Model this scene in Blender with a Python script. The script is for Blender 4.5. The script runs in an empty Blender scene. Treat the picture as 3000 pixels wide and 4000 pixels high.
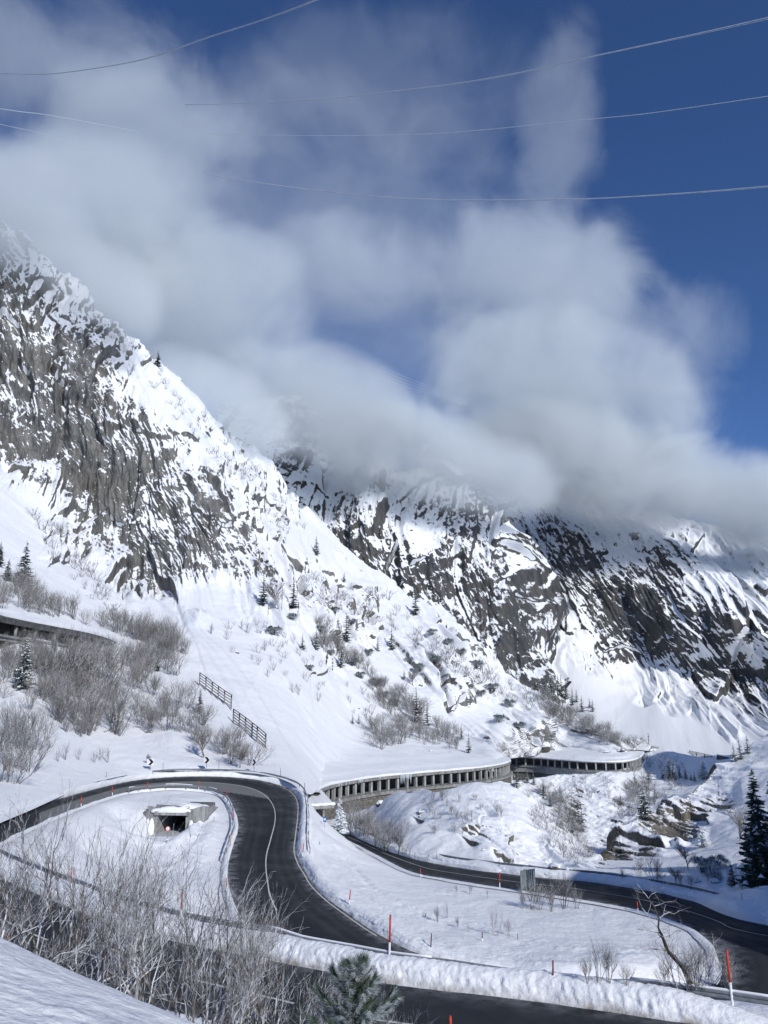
import bpy, math, random
import numpy as np
from mathutils import Vector, Matrix, Quaternion

C = bpy.context.scene
COL = C.collection
R = math.radians
random.seed(7)

# ------------------------------------------------------------------ camera
PITCH = 14.0
FPX = 3004.0
cam_d = bpy.data.cameras.new('camera')
cam = bpy.data.objects.new('camera', cam_d)
COL.objects.link(cam)
cam.location = (0, 0, 0)
cam.rotation_euler = (R(90 + PITCH), 0, 0)
cam_d.sensor_fit = 'VERTICAL'
cam_d.sensor_height = 36.0
cam_d.sensor_width = 27.0
cam_d.lens = 36.0 * FPX / 4000.0
cam_d.clip_start = 0.3
cam_d.clip_end = 20000
C.camera = cam

# ------------------------------------------------------------------ light
SUN_EL, SUN_AZ = 30.0, 146.0          # azimuth clockwise from +Y (view direction)
sdir = Vector((math.sin(R(SUN_AZ)) * math.cos(R(SUN_EL)), math.cos(R(SUN_AZ)) * math.cos(R(SUN_EL)), math.sin(R(SUN_EL))))
ld = bpy.data.lights.new('sun', 'SUN')
ld.energy = 2.9
ld.angle = R(0.6)
ld.color = (1.0, 0.965, 0.90)
sun = bpy.data.objects.new('sun', ld)
COL.objects.link(sun)
sun.rotation_euler = sdir.to_track_quat('Z', 'Y').to_euler()
w = bpy.data.worlds.new('World')
C.world = w
w.use_nodes = True
nt = w.node_tree
for n in list(nt.nodes):
    nt.nodes.remove(n)
out = nt.nodes.new('ShaderNodeOutputWorld')
bg = nt.nodes.new('ShaderNodeBackground')
sky = nt.nodes.new('ShaderNodeTexSky')
sky.sky_type = 'NISHITA'
sky.sun_disc = False
sky.sun_elevation = R(SUN_EL)
sky.sun_rotation = R(SUN_AZ)
sky.altitude = 2600
sky.air_density = 1.0
sky.dust_density = 0.05
sky.ozone_density = 4.5
bg.inputs['Strength'].default_value = 0.088
hs = nt.nodes.new('ShaderNodeHueSaturation')
hs.inputs['Saturation'].default_value = 1.10
nt.links.new(sky.outputs[0], hs.inputs['Color'])
tn = nt.nodes.new('ShaderNodeMix'); tn.data_type = 'RGBA'; tn.blend_type = 'MULTIPLY'; tn.inputs[0].default_value = 1.0
tn.inputs[7].default_value = (.98, .92, 1.05, 1)
nt.links.new(hs.outputs[0], tn.inputs[6])
nt.links.new(tn.outputs[2], bg.inputs['Color'])
nt.links.new(bg.outputs[0], out.inputs[0])
C.view_settings.view_transform = 'Standard'
C.view_settings.look = 'None'
C.view_settings.exposure = 0.34
C.view_settings.gamma = 1.0
C.view_settings.use_curve_mapping = False
C.render.engine = 'CYCLES'
C.cycles.max_bounces = 6
C.cycles.diffuse_bounces = 3
C.cycles.glossy_bounces = 2
C.cycles.transmission_bounces = 2
C.cycles.transparent_max_bounces = 12
C.cycles.volume_bounces = 3
C.cycles.volume_step_rate = .6
C.cycles.volume_max_steps = 256
C.cycles.use_denoising = True
C.cycles.sample_clamp_indirect = 4.0

# ------------------------------------------------------------------ pixel <-> world helpers
ct, st = math.cos(R(PITCH)), math.sin(R(PITCH))

def P(px, py, Y):
    """Point of the world seen at photo pixel (px, py) whose forward distance is Y metres."""
    cx = (np.asarray(px, float) - 1500) / FPX
    cy = (2000 - np.asarray(py, float)) / FPX
    dy = ct - cy * st
    dz = st + cy * ct
    k = np.asarray(Y, float) / dy
    return np.stack([cx * k, dy * k, dz * k], -1)

def Yz(py, z):
    cy = (2000 - np.asarray(py, float)) / FPX
    return z * (ct - cy * st) / (st + cy * ct)

def PZ(px, py, z):
    return P(px, py, Yz(py, z))

# ------------------------------------------------------------------ noise
def _h(ix, iy, s):
    n = (ix.astype(np.int64) * 374761393 + iy.astype(np.int64) * 668265263 + s * 1442695041) & 0xffffffff
    n = ((n ^ (n >> 13)) * 1274126177) & 0xffffffff
    n = ((n ^ (n >> 16)) * 2246822519) & 0xffffffff
    return (n ^ (n >> 15)) & 0xffffff

def hf(ix, iy, s):
    return _h(ix, iy, s) / float(0xffffff)

def perlin(x, y, s=0):
    x = np.asarray(x, float); y = np.asarray(y, float)
    ix = np.floor(x); iy = np.floor(y)
    fx = x - ix; fy = y - iy
    ux = fx * fx * fx * (fx * (fx * 6 - 15) + 10)
    uy = fy * fy * fy * (fy * (fy * 6 - 15) + 10)
    def g(i, j):
        a = hf(ix + i, iy + j, s) * 6.2831853
        return np.cos(a) * (fx - i) + np.sin(a) * (fy - j)
    a = g(0, 0) * (1 - ux) + g(1, 0) * ux
    b = g(0, 1) * (1 - ux) + g(1, 1) * ux
    return (a * (1 - uy) + b * uy) * 1.5

def fbm(x, y, o=4, s=0, gain=.5, lac=2.03):
    v = 0; a = 1; t = 0
    for k in range(o):
        v = v + a * perlin(x, y, s + k * 17)
        t += a; a *= gain
        x = x * lac + 13.7; y = y * lac - 7.1
    return v / t * 1.4

def voro(x, y, s=0):
    """facet noise cells: F1, F2, offset from cell centre, two random numbers per cell"""
    ix = np.floor(x); iy = np.floor(y)
    f1 = np.full(x.shape, 9.); f2 = np.full(x.shape, 9.)
    dx = np.zeros_like(x); dy = np.zeros_like(x)
    ca = np.zeros_like(x); cb = np.zeros_like(x)
    for i in (-1, 0, 1):
        for j in (-1, 0, 1):
            cx = ix + i; cy = iy + j
            px = cx + hf(cx, cy, s + 1); py = cy + hf(cx, cy, s + 2)
            ex = x - px; ey = y - py
            d = ex * ex + ey * ey
            m = d < f1
            f2 = np.where(m, f1, np.minimum(f2, d))
            f1 = np.where(m, d, f1)
            dx = np.where(m, ex, dx); dy = np.where(m, ey, dy)
            ca = np.where(m, cx, ca); cb = np.where(m, cy, cb)
    return np.sqrt(f1), np.sqrt(f2), dx, dy, hf(ca, cb, s + 3), hf(ca, cb, s + 4), hf(ca, cb, s + 5)

def sstep(a, b, x):
    t = np.clip((x - a) / (b - a), 0, 1)
    return t * t * (3 - 2 * t)

def tps(pts, vals, X, scale, lam=1e-4):
    """thin plate spline through scattered control points"""
    p = np.asarray(pts, float) / scale; v = np.asarray(vals, float)
    n = len(p)
    def U(r2):
        return 0.5 * r2 * np.log(r2 + 1e-12)
    d = ((p[:, None] - p[None]) ** 2).sum(-1)
    A = np.zeros((n + 3, n + 3))
    A[:n, :n] = U(d) + np.eye(n) * lam
    A[:n, n] = 1; A[:n, n + 1:] = p
    A[n, :n] = 1; A[n + 1:, :n] = p.T
    b = np.zeros(n + 3); b[:n] = v
    c = np.linalg.solve(A, b)
    X = np.asarray(X, float) / scale
    r = c[n] + X[:, 0] * c[n + 1] + X[:, 1] * c[n + 2]
    for i in range(n):
        r += c[i] * U((X[:, 0] - p[i, 0]) ** 2 + (X[:, 1] - p[i, 1]) ** 2)
    return r

def upsample(g, ny, nx):
    """smooth (cubic) resampling of a coarse grid"""
    def cub(a, n):
        m = a.shape[0]
        t = np.linspace(0, m - 1, n); i = np.clip(np.floor(t).astype(int), 0, m - 2); f = (t - i)[:, None]
        p0 = a[np.maximum(i - 1, 0)]; p1 = a[i]; p2 = a[i + 1]; p3 = a[np.minimum(i + 2, m - 1)]
        return .5 * (2 * p1 + (p2 - p0) * f + (2 * p0 - 5 * p1 + 4 * p2 - p3) * f * f + (-p0 + 3 * p1 - 3 * p2 + p3) * f ** 3)
    return cub(cub(g, ny).T, nx).T

# ------------------------------------------------------------------ mesh helpers
def grid_mesh(name, V, smooth=True, attrs=None):
    ny, nx = V.shape[:2]
    co = V.reshape(-1, 3).astype(np.float32)
    i = np.arange(ny * nx).reshape(ny, nx)
    q = np.stack([i[:-1, :-1], i[:-1, 1:], i[1:, 1:], i[1:, :-1]], -1).reshape(-1, 4)
    return np_mesh(name, co, q, smooth, attrs)

def np_mesh(name, co, q, smooth=True, attrs=None):
    me = bpy.data.meshes.new(name)
    co = np.asarray(co, np.float32); q = np.asarray(q, np.int32)
    k = q.shape[1]
    me.vertices.add(len(co)); me.vertices.foreach_set('co', co.ravel())
    me.loops.add(q.size); me.loops.foreach_set('vertex_index', q.ravel())
    me.polygons.add(len(q)); me.polygons.foreach_set('loop_start', np.arange(len(q), dtype=np.int32) * k)
    me.update(calc_edges=True)
    me.polygons.foreach_set('use_smooth', np.full(len(q), smooth, bool))
    for a, v in (attrs or {}).items():
        at = me.attributes.new(a, 'FLOAT', 'POINT')
        at.data.foreach_set('value', np.asarray(v, np.float32).ravel())
    return me

def link(name, me, mat=None, parent=None, loc=None):
    o = bpy.data.objects.new(name, me)
    COL.objects.link(o)
    if mat is not None and me is not None and not me.materials:
        me.materials.append(mat)
    if parent is not None:
        o.parent = parent
    if loc is not None:
        o.location = loc
    return o

def tag(o, label=None, cat=None, group=None, kind=None):
    if label: o['label'] = label
    if cat: o['category'] = cat
    if group: o['group'] = group
    if kind: o['kind'] = kind
    return o

def empty(name, loc=(0, 0, 0), label=None, cat=None, group=None):
    o = bpy.data.objects.new(name, None)
    COL.objects.link(o)
    o.location = loc
    o.empty_display_size = .2
    return tag(o, label, cat, group)

class MB:
    """collects simple solids; build() links them as one mesh object"""
    def __init__(self):
        self.v = []; self.f = []
    def box(self, c, s, R3=None):
        c = np.asarray(c, float); h = np.asarray(s, float) / 2
        b = len(self.v)
        for sx in (-1, 1):
            for sy in (-1, 1):
                for sz in (-1, 1):
                    p = np.array([sx * h[0], sy * h[1], sz * h[2]])
                    if R3 is not None: p = R3 @ p
                    self.v.append(tuple(c + p))
        for q in ((0, 1, 3, 2), (4, 6, 7, 5), (0, 4, 5, 1), (2, 3, 7, 6), (0, 2, 6, 4), (1, 5, 7, 3)):
            self.f.append(tuple(b + k for k in q))
        return self
    def bar(self, a, b_, wd, ht=None, up=(0, 0, 1)):
        a = np.asarray(a, float); b_ = np.asarray(b_, float); ht = ht or wd
        d = b_ - a; L = np.linalg.norm(d); d = d / max(L, 1e-9)
        u = np.asarray(up, float)
        if abs(d @ u) > .95: u = np.array([1., 0, 0])
        s = np.cross(d, u); s /= np.linalg.norm(s); u = np.cross(s, d)
        M3 = np.stack([d, s, u], 1)
        return self.box((a + b_) / 2, (L, wd, ht), M3)
    def tube(self, pts, rad, n=5, cap=True):
        pts = [np.asarray(p, float) for p in pts]
        if np.isscalar(rad): rad = [rad] * len(pts)
        b = len(self.v)
        for i, p in enumerate(pts):
            d = pts[min(i + 1, len(pts) - 1)] - pts[max(i - 1, 0)]
            d = d / (np.linalg.norm(d) + 1e-9)
            u = np.array([0, 0, 1.]) if abs(d[2]) < .9 else np.array([1., 0, 0])
            s = np.cross(d, u); s /= np.linalg.norm(s); u = np.cross(s, d)
            for k in range(n):
                a = 2 * math.pi * k / n
                self.v.append(tuple(p + rad[i] * (math.cos(a) * s + math.sin(a) * u)))
        for i in range(len(pts) - 1):
            for k in range(n):
                k2 = (k + 1) % n
                self.f.append((b + i * n + k, b + i * n + k2, b + (i + 1) * n + k2, b + (i + 1) * n + k))
        if cap and n > 2:
            self.f.append(tuple(b + k for k in range(n))[::-1])
            self.f.append(tuple(b + (len(pts) - 1) * n + k for k in range(n)))
        return self
    def poly(self, pts):
        b = len(self.v)
        self.v += [tuple(map(float, p)) for p in pts]
        self.f.append(tuple(range(b, b + len(pts))))
        return self
    def prism(self, pts, ext):
        """closed prism from polygon pts swept by vector ext"""
        b = len(self.v); n = len(pts); e = np.asarray(ext, float)
        self.v += [tuple(map(float, p)) for p in pts] + [tuple(np.asarray(p, float) + e) for p in pts]
        self.f.append(tuple(range(b, b + n))[::-1]); self.f.append(tuple(range(b + n, b + 2 * n)))
        for k in range(n):
            k2 = (k + 1) % n
            self.f.append((b + k, b + k2, b + n + k2, b + n + k))
        return self
    def mesh(self, name, mat=None, smooth=False):
        me = bpy.data.meshes.new(name)
        me.from_pydata(self.v, [], self.f)
        if smooth:
            me.polygons.foreach_set('use_smooth', [True] * len(me.polygons))
        if mat: me.materials.append(mat)
        return me
    def build(self, name, mat, parent=None, smooth=False, loc=None):
        return link(name, self.mesh(name, mat, smooth), None, parent, loc)

def cr(pts, n):
    """Catmull-Rom resample of a 3D polyline to n evenly spaced points"""
    p = np.asarray(pts, float)
    q = np.vstack([2 * p[0] - p[1], p, 2 * p[-1] - p[-2]])
    o = []
    for i in range(1, len(q) - 2):
        t = np.linspace(0, 1, 24, endpoint=False)[:, None]
        o.append(.5 * (2 * q[i] + (q[i + 1] - q[i - 1]) * t + (2 * q[i - 1] - 5 * q[i] + 4 * q[i + 1] - q[i + 2]) * t ** 2 + (-q[i - 1] + 3 * q[i] - 3 * q[i + 1] + q[i + 2]) * t ** 3))
    o = np.vstack(o + [p[-1:]])
    s = np.r_[0, np.cumsum(np.linalg.norm(np.diff(o, axis=0), axis=1))]
    t = np.linspace(0, s[-1], n)
    return np.stack([np.interp(t, s, o[:, k]) for k in range(o.shape[1])], 1)

def plen(p):
    return float(np.linalg.norm(np.diff(p, axis=0), axis=1).sum())

# ------------------------------------------------------------------ materials
def newmat(name):
    m = bpy.data.materials.new(name); m.use_nodes = True
    t = m.node_tree; b = t.nodes['Principled BSDF']
    b.inputs['Specular IOR Level'].default_value = .25
    return m, t, b
def N(t, kind, **kw):
    n = t.nodes.new(kind)
    for k, v in kw.items():
        if k in n.inputs: n.inputs[k].default_value = v
        else: setattr(n, k, v)
    return n
def noise(t, scale, detail=4, rough=.55, vec=None, dim=None):
    n = N(t, 'ShaderNodeTexNoise', Scale=scale, Detail=detail, Roughness=rough)
    if vec is not None: t.links.new(vec, n.inputs['Vector'])
    return n
def ramp(t, fac, stops):
    r = t.nodes.new('ShaderNodeValToRGB')
    while len(r.color_ramp.elements) < len(stops): r.color_ramp.elements.new(.5)
    for e, (p, c) in zip(r.color_ramp.elements, stops):
        e.position = p
        e.color = (c, c, c, 1) if np.isscalar(c) else (*c, 1)
    t.links.new(fac, r.inputs[0])
    return r
def mixc(t, fac, a, b, mode='MIX'):
    m = t.nodes.new('ShaderNodeMix'); m.data_type = 'RGBA'; m.blend_type = mode
    for s, v in ((m.inputs[0], fac), (m.inputs[6], a), (m.inputs[7], b)):
        if isinstance(v, (int, float)): s.default_value = v
        elif isinstance(v, tuple): s.default_value = (*v, 1) if len(v) == 3 else v
        else: t.links.new(v, s)
    return m.outputs[2]
def mth(t, op, a, b=None, clamp=False):
    m = t.nodes.new('ShaderNodeMath'); m.operation = op; m.use_clamp = clamp
    for s, v in ((m.inputs[0], a), (m.inputs[1], b)):
        if v is None: continue
        if isinstance(v, (int, float)): s.default_value = v
        else: t.links.new(v, s)
    return m.outputs[0]
def bump(t, b, h, strength=.3, dist=.05, prev=None):
    n = N(t, 'ShaderNodeBump', Strength=strength, Distance=dist)
    t.links.new(h, n.inputs['Height'])
    if prev is not None: t.links.new(prev, n.inputs['Normal'])
    if b is not None: t.links.new(n.outputs[0], b.inputs['Normal'])
    return n.outputs[0]
def simple(name, col, rough=.7, var=.12, scale=3., metal=0, bmp=0):
    m, t, b = newmat(name)
    g = t.nodes.new('ShaderNodeNewGeometry')
    n = noise(t, scale, 5, .6, g.outputs['Position'])
    lo = tuple(max(0, c * (1 - var * 2)) for c in col); hi = tuple(min(1, c * (1 + var * 2)) for c in col)
    r = ramp(t, n.outputs[0], [(.3, lo), (.7, hi)])
    t.links.new(r.outputs[0], b.inputs['Base Color'])
    b.inputs['Roughness'].default_value = rough; b.inputs['Metallic'].default_value = metal
    if bmp: bump(t, b, n.outputs[0], .5, bmp)
    return m

SNOW = (.80, .83, .87)

def terrain_mat(name, rock_lo, rock_hi, fine=1.0, brush=0.0, streak=(1, 1, 1), rocksoft=.12, shear=.0):
    """snow lying over rock; attribute 'rock' (0 snow .. 1 bare) says what each place is covered with"""
    m, t, b = newmat(name)
    g = t.nodes.new('ShaderNodeNewGeometry')
    def dotp(v):
        q = t.nodes.new('ShaderNodeVectorMath'); q.operation = 'DOT_PRODUCT'
        t.links.new(g.outputs['Position'], q.inputs[0]); q.inputs[1].default_value = v
        return q.outputs['Value']
    mp = t.nodes.new('ShaderNodeCombineXYZ')
    for i, v in enumerate(((1, 0, shear), (0, 1, 0), (0, 0, streak[2]))): t.links.new(dotp(v), mp.inputs[i])
    at = N(t, 'ShaderNodeAttribute', attribute_name='rock')
    n1 = noise(t, .35 * fine, 7, .68, mp.outputs[0])
    n2 = noise(t, 1.7 * fine, 5, .6, mp.outputs[0])
    s = mth(t, 'ADD', mth(t, 'MULTIPLY', mth(t, 'SUBTRACT', n1.outputs[0], .5), .7), mth(t, 'MULTIPLY', mth(t, 'SUBTRACT', n2.outputs[0], .5), 1.0))
    f = mth(t, 'ADD', at.outputs['Fac'], s)
    mask = ramp(t, f, [(.5 - rocksoft / 2, 0.), (.5 + rocksoft / 2, 1.)]).outputs[0]
    # rock colour: grain, lichen, dark cracks
    n3 = noise(t, .22 * fine, 8, .65, mp.outputs[0])
    rc = ramp(t, n3.outputs[0], [(.36, rock_lo), (.5, tuple((a + c) / 2 for a, c in zip(rock_lo, rock_hi))), (.64, rock_hi)]).outputs[0]
    n4 = noise(t, .06 * fine, 4, .5, g.outputs['Position'])
    rc = mixc(t, mth(t, 'MULTIPLY', ramp(t, n4.outputs[0], [(.45, 0.), (.7, 1.)]).outputs[0], .28), rc, (.15, .13, .095))
    mp2 = t.nodes.new('ShaderNodeMapping'); t.links.new(g.outputs['Position'], mp2.inputs[0])
    mp2.inputs['Scale'].default_value = (1, 1, .28)
    vo = N(t, 'ShaderNodeTexVoronoi', Scale=.55 * fine); vo.feature = 'DISTANCE_TO_EDGE'
    wv = mixc(t, .06, mp2.outputs[0], n2.outputs['Color'], 'ADD')
    t.links.new(wv, vo.inputs['Vector'])
    cr_ = ramp(t, vo.outputs[0], [(0., .62), (.05, 1.)]).outputs[0]
    rc = mixc(t, 1., rc, cr_, 'MULTIPLY')
    n5 = noise(t, .9, 3, .5, g.outputs['Position'])
    sn = ramp(t, n5.outputs[0], [(.3, (.78, .815, .86)), (.7, (.83, .85, .88))]).outputs[0]
    dt = N(t, 'ShaderNodeAttribute', attribute_name='dirt')
    n6 = noise(t, 2.2, 6, .7, g.outputs['Position'])
    dm = mth(t, 'MULTIPLY', dt.outputs['Fac'], ramp(t, n6.outputs[0], [(.35, 0.2), (.62, 1.)]).outputs[0], True)
    sn = mixc(t, dm, sn, (.22, .19, .15))
    t.links.new(mixc(t, mask, sn, rc), b.inputs['Base Color'])
    rg = mth(t, 'ADD', mth(t, 'MULTIPLY', mask, .15), .62)
    t.links.new(rg, b.inputs['Roughness'])
    hb = bump(t, None, n2.outputs[0], .35, .5 / fine)
    hh = mth(t, 'MULTIPLY', mth(t, 'MULTIPLY', cr_, mask), 1.)
    hb = bump(t, None, hh, .6, .5 / fine, hb)
    n7 = noise(t, 5.0 * fine, 4, .6, g.outputs['Position'])
    bump(t, b, n7.outputs[0], .25, .12, hb)
    return m

def asphalt_mat():
    m, t, b = newmat('asphalt')
    b.inputs['Specular IOR Level'].default_value = .1
    g = t.nodes.new('ShaderNodeNewGeometry')
    n = noise(t, .25, 5, .6, g.outputs['Position'])
    n2 = noise(t, 14, 3, .6, g.outputs['Position'])
    c = ramp(t, n.outputs[0], [(.3, (.013, .016, .021)), (.7, (.022, .026, .033))]).outputs[0]
    c = mixc(t, .35, c, ramp(t, n2.outputs[0], [(.3, .6), (.7, 1.3)]).outputs[0], 'MULTIPLY')
    dt = N(t, 'ShaderNodeAttribute', attribute_name='dirt')      # dried salt and slush along the edges
    n3 = noise(t, 1.1, 6, .7, g.outputs['Position'])
    f = mth(t, 'MULTIPLY', dt.outputs['Fac'], ramp(t, n3.outputs[0], [(.4, 0.), (.65, 1.)]).outputs[0])
    c = mixc(t, f, c, (.27, .28, .30))
    c = mixc(t, N(t, 'ShaderNodeAttribute', attribute_name='pale').outputs['Fac'], c, (.20, .205, .205))
    t.links.new(c, b.inputs['Base Color'])
    t.links.new(ramp(t, n.outputs[0], [(.35, .5), (.7, .8)]).outputs[0], b.inputs['Roughness'])
    bump(t, b, n2.outputs[0], .3, .01)
    return m

M_ASPH = asphalt_mat()
M_LINE = simple('road_paint', (.55, .55, .53), .6, .1, 6)
def conc_mat(name, lo, hi):
    """weathered concrete: cloudy tone, water streaks running down, formwork joints"""
    m, t, b = newmat(name)
    g = t.nodes.new('ShaderNodeNewGeometry')
    mp = t.nodes.new('ShaderNodeMapping'); t.links.new(g.outputs['Position'], mp.inputs[0]); mp.inputs['Scale'].default_value = (1, 1, .12)
    n1 = noise(t, .5, 5, .6, g.outputs['Position']); n2 = noise(t, 2.2, 5, .65, mp.outputs[0]); n3 = noise(t, 9, 3, .6, g.outputs['Position'])
    c = ramp(t, n1.outputs[0], [(.35, lo), (.65, hi)]).outputs[0]
    c = mixc(t, .75, c, ramp(t, n2.outputs[0], [(.36, .45), (.55, 1.), (.72, 1.25)]).outputs[0], 'MULTIPLY')
    c = mixc(t, .3, c, ramp(t, n3.outputs[0], [(.3, .7), (.7, 1.2)]).outputs[0], 'MULTIPLY')
    t.links.new(c, b.inputs['Base Color']); b.inputs['Roughness'].default_value = .85
    bump(t, b, n3.outputs[0], .4, .03)
    return m
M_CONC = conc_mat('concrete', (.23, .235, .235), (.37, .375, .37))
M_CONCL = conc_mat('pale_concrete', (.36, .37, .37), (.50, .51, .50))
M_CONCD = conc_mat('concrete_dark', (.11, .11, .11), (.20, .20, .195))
M_STEEL = simple('galvanised_steel', (.20, .22, .24), .55, .15, 3, .2)
M_WOOD = simple('weathered_wood', (.055, .042, .035), .8, .2, 2)
M_RED = simple('red_paint', (.50, .055, .03), .45, .05, 4)
M_WHITEP = simple('white_paint', (.72, .73, .74), .5, .05, 4)
M_BLACKP = simple('black_paint', (.012, .013, .016), .5, .05, 4)
M_BLUEP = simple('blue_paint', (.02, .11, .36), .5, .05, 4)
M_SNOW = terrain_mat('snow_cover', (.08, .08, .08), (.2, .19, .18))
M_SNOWP = simple('packed_snow', (.80, .825, .86), .65, .03, 2.2, 0, .05)
M_ICE = simple('ice', (.62, .70, .76), .25, .08, 4)
M_ROCKL = terrain_mat('rock_left_mountain', (.068, .071, .073), (.215, .213, .205), fine=.62, streak=(1, 1, .34), shear=.4)
M_ROCKF = terrain_mat('rock_far_mountain', (.032, .037, .046), (.10, .10, .10), fine=.52, streak=(1, 1, .3), shear=.5)  # bluish rock tone also stands in for distance haze
M_ROCKN = terrain_mat('rock_near', (.052, .05, .046), (.205, .192, .16), fine=1.1, streak=(1, 1, .45), shear=.5)
# ================================================================== ROADS (edges first: the ground is carved to them)
def zline(lst, z0, z1):
    """put heights linearly on a pixel polyline"""
    n = len(lst)
    return [PZ(x, y, z0 + (z1 - z0) * i / (n - 1)) for i, (x, y) in enumerate(lst)]

# --- hairpin road: from the off-frame left, round the top bend, down the S, (hidden) round the right hairpin, to the gallery portal
Wd = lambda *a: np.array(a, float)
S_out = [PZ(-300, 3290, -10.6), PZ(-120, 3240, -11.0), PZ(0, 3195, -11.4), PZ(120, 3157, -11.9), PZ(241, 3118, -12.4), PZ(422, 3070, -12.9), PZ(542, 3047, -13.2),
         PZ(663, 3036, -13.4), PZ(784, 3033, -13.5), PZ(904, 3036, -13.7), PZ(1000, 3046, -14.1), PZ(1060, 3058, -14.5), PZ(1108, 3073, -15.0), PZ(1145, 3092, -15.4),
         PZ(1166, 3118, -15.9), PZ(1174, 3150, -16.4), PZ(1172, 3200, -17.0), PZ(1165, 3262, -17.8), PZ(1160, 3322, -18.6), PZ(1175, 3372, -19.2), PZ(1200, 3413, -19.5),
         PZ(1229, 3460, -19.8), PZ(1289, 3517, -20.1), PZ(1362, 3570, -20.4), PZ(1446, 3629, -20.6), PZ(1542, 3684, -20.8), PZ(1681, 3741, -21.0),
         Wd(11.5, 68.0, -21.7), Wd(17, 66.4, -22.0), Wd(22, 66.4, -22.2), Wd(26.3, 69.0, -22.2), Wd(28.6, 72.5, -22.0),
         PZ(2802, 3735, -21.7), PZ(2784, 3692, -21.8), PZ(2741, 3653, -21.9), PZ(2705, 3629, -22.0), PZ(2633, 3599, -22.2), PZ(2542, 3569, -22.4), PZ(2422, 3542, -22.6), PZ(2289, 3518, -22.8),
         PZ(2108, 3490, -23.0), PZ(2000, 3474, -23.2), PZ(1880, 3457, -23.4), PZ(1741, 3434, -23.7), PZ(1603, 3405, -24.0), PZ(1480, 3345, -24.5), PZ(1385, 3295, -24.8), PZ(1300, 3260, -25.0), PZ(1215, 3232, -25.1), PZ(1160, 3210, -25.2)]
S_in = [PZ(-300, 3480, -10.6), PZ(-100, 3360, -11.0), PZ(0, 3300, -11.6), PZ(120, 3240, -12.1), PZ(277, 3171, -12.8), PZ(422, 3120, -13.6), PZ(512, 3097, -14.1),
        PZ(603, 3087, -14.4), PZ(663, 3083, -14.5), PZ(723, 3084, -14.6), PZ(808, 3092, -14.9), PZ(850, 3101, -15.1), PZ(880, 3116, -15.4), PZ(903, 3140, -15.8),
        PZ(918, 3170, -16.3), PZ(928, 3200, -16.7), PZ(930, 3240, -17.2), PZ(912, 3300, -18.0), PZ(893, 3370, -18.9), PZ(889, 3430, -19.2), PZ(898, 3480, -19.5),
        PZ(912, 3520, -19.8), PZ(940, 3580, -20.1), PZ(990, 3650, -20.4), PZ(1060, 3700, -20.6), PZ(1150, 3760, -20.8), Wd(-1.5, 63, -21.2),
        Wd(8, 59.5, -21.9), Wd(17, 57.8, -22.2), Wd(27, 57.2, -22.4), Wd(36, 59.0, -22.4), Wd(43.5, 64, -22.2),
        Wd(47.2, 71, -21.7), Wd(49.2, 78, -21.8), PZ(3000, 3611, -21.9), PZ(2930, 3586, -22.0), PZ(2844, 3557, -22.2), PZ(2723, 3521, -22.4), PZ(2603, 3494, -22.6), PZ(2446, 3467, -22.8),
        PZ(2301, 3445, -23.0), PZ(2120, 3430, -23.2), PZ(2000, 3416, -23.4), PZ(1860, 3398, -23.7), PZ(1723, 3378, -24.0), PZ(1567, 3340, -24.5), PZ(1460, 3300, -24.8), PZ(1370, 3258, -25.0), PZ(1290, 3223, -25.1), PZ(1235, 3205, -25.2)]
assert len(S_out) == len(S_in), (len(S_out), len(S_in))
# near road, crossing the bottom of the picture
N_far = [PZ(-500, 3150, -12.2), PZ(-250, 3290, -12.4), PZ(-50, 3405, -12.6), PZ(100, 3475, -12.7), PZ(229, 3527, -12.8), PZ(362, 3583, -12.8), PZ(512, 3634, -12.8), PZ(693, 3682, -12.75), PZ(1000, 3742, -12.6), PZ(1290, 3800, -12.5),
         PZ(1524, 3846, -12.4), PZ(2000, 3903, -12.25), PZ(2500, 3972, -12.1), PZ(3000, 4050, -11.95), PZ(3600, 4170, -11.8)]
nf = np.array(N_far)
NW = 8.0

def road_samples(A, B, n, m=9, smooth=True):
    """even stations along a road given its two edges; returns (n, m, 3)"""
    A = np.array(A); B = np.array(B)
    J = cr(np.hstack([A, B]), n * 2)
    k = 25
    if smooth:
        pad = np.vstack([np.repeat(J[:1], k, 0), J, np.repeat(J[-1:], k, 0)])
        ker = np.hanning(2 * k // 3 | 1); ker /= ker.sum()
        Js = np.stack([np.convolve(pad[:, c], ker, 'same') for c in range(6)], 1)[k:-k]
        e = len(ker) // 2
        Js[:e] = J[:e]; Js[-e:] = J[-e:]
        J = Js
    J = J[::2]
    t = np.linspace(0, 1, m)[None, :, None]
    return J[:, None, :3] * (1 - t) + J[:, None, 3:] * t

HP = road_samples(S_out, S_in, 900)            # index 0 across = island (outer of top bend) side
NF = cr(nf, 500)
tan = np.gradient(NF, axis=0); tan[:, 2] = 0; tan /= np.linalg.norm(tan, axis=1)[:, None]
side = np.stack([tan[:, 1], -tan[:, 0], np.zeros(len(tan))], 1)   # towards the camera
t = np.linspace(0, 1, 9)[None, :, None]
NR = NF[:, None, :] + side[:, None, :] * NW * t + np.array([0, 0, .12]) * t

def build_road(name, Rm, dirtw=1.0, pale=None):
    n, m = Rm.shape[:2]
    tt = np.linspace(0, 1, m)[None, :].repeat(n, 0)
    dirt = np.clip(1 - np.minimum(tt, 1 - tt) / .16, 0, 1) * dirtw
    pl = np.zeros_like(dirt) if pale is None else pale
    V = Rm.copy(); V[..., 2] += .03
    for c0 in (.2, .34, .66, .8): pl = pl + .09 * np.exp(-((tt - c0) / .035) ** 2) * (pl < .3)
    me = grid_mesh(name, V, True, {'dirt': dirt, 'pale': pl})
    o = link(name, me, M_ASPH)
    tag(o, kind='structure')
    return o

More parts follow.
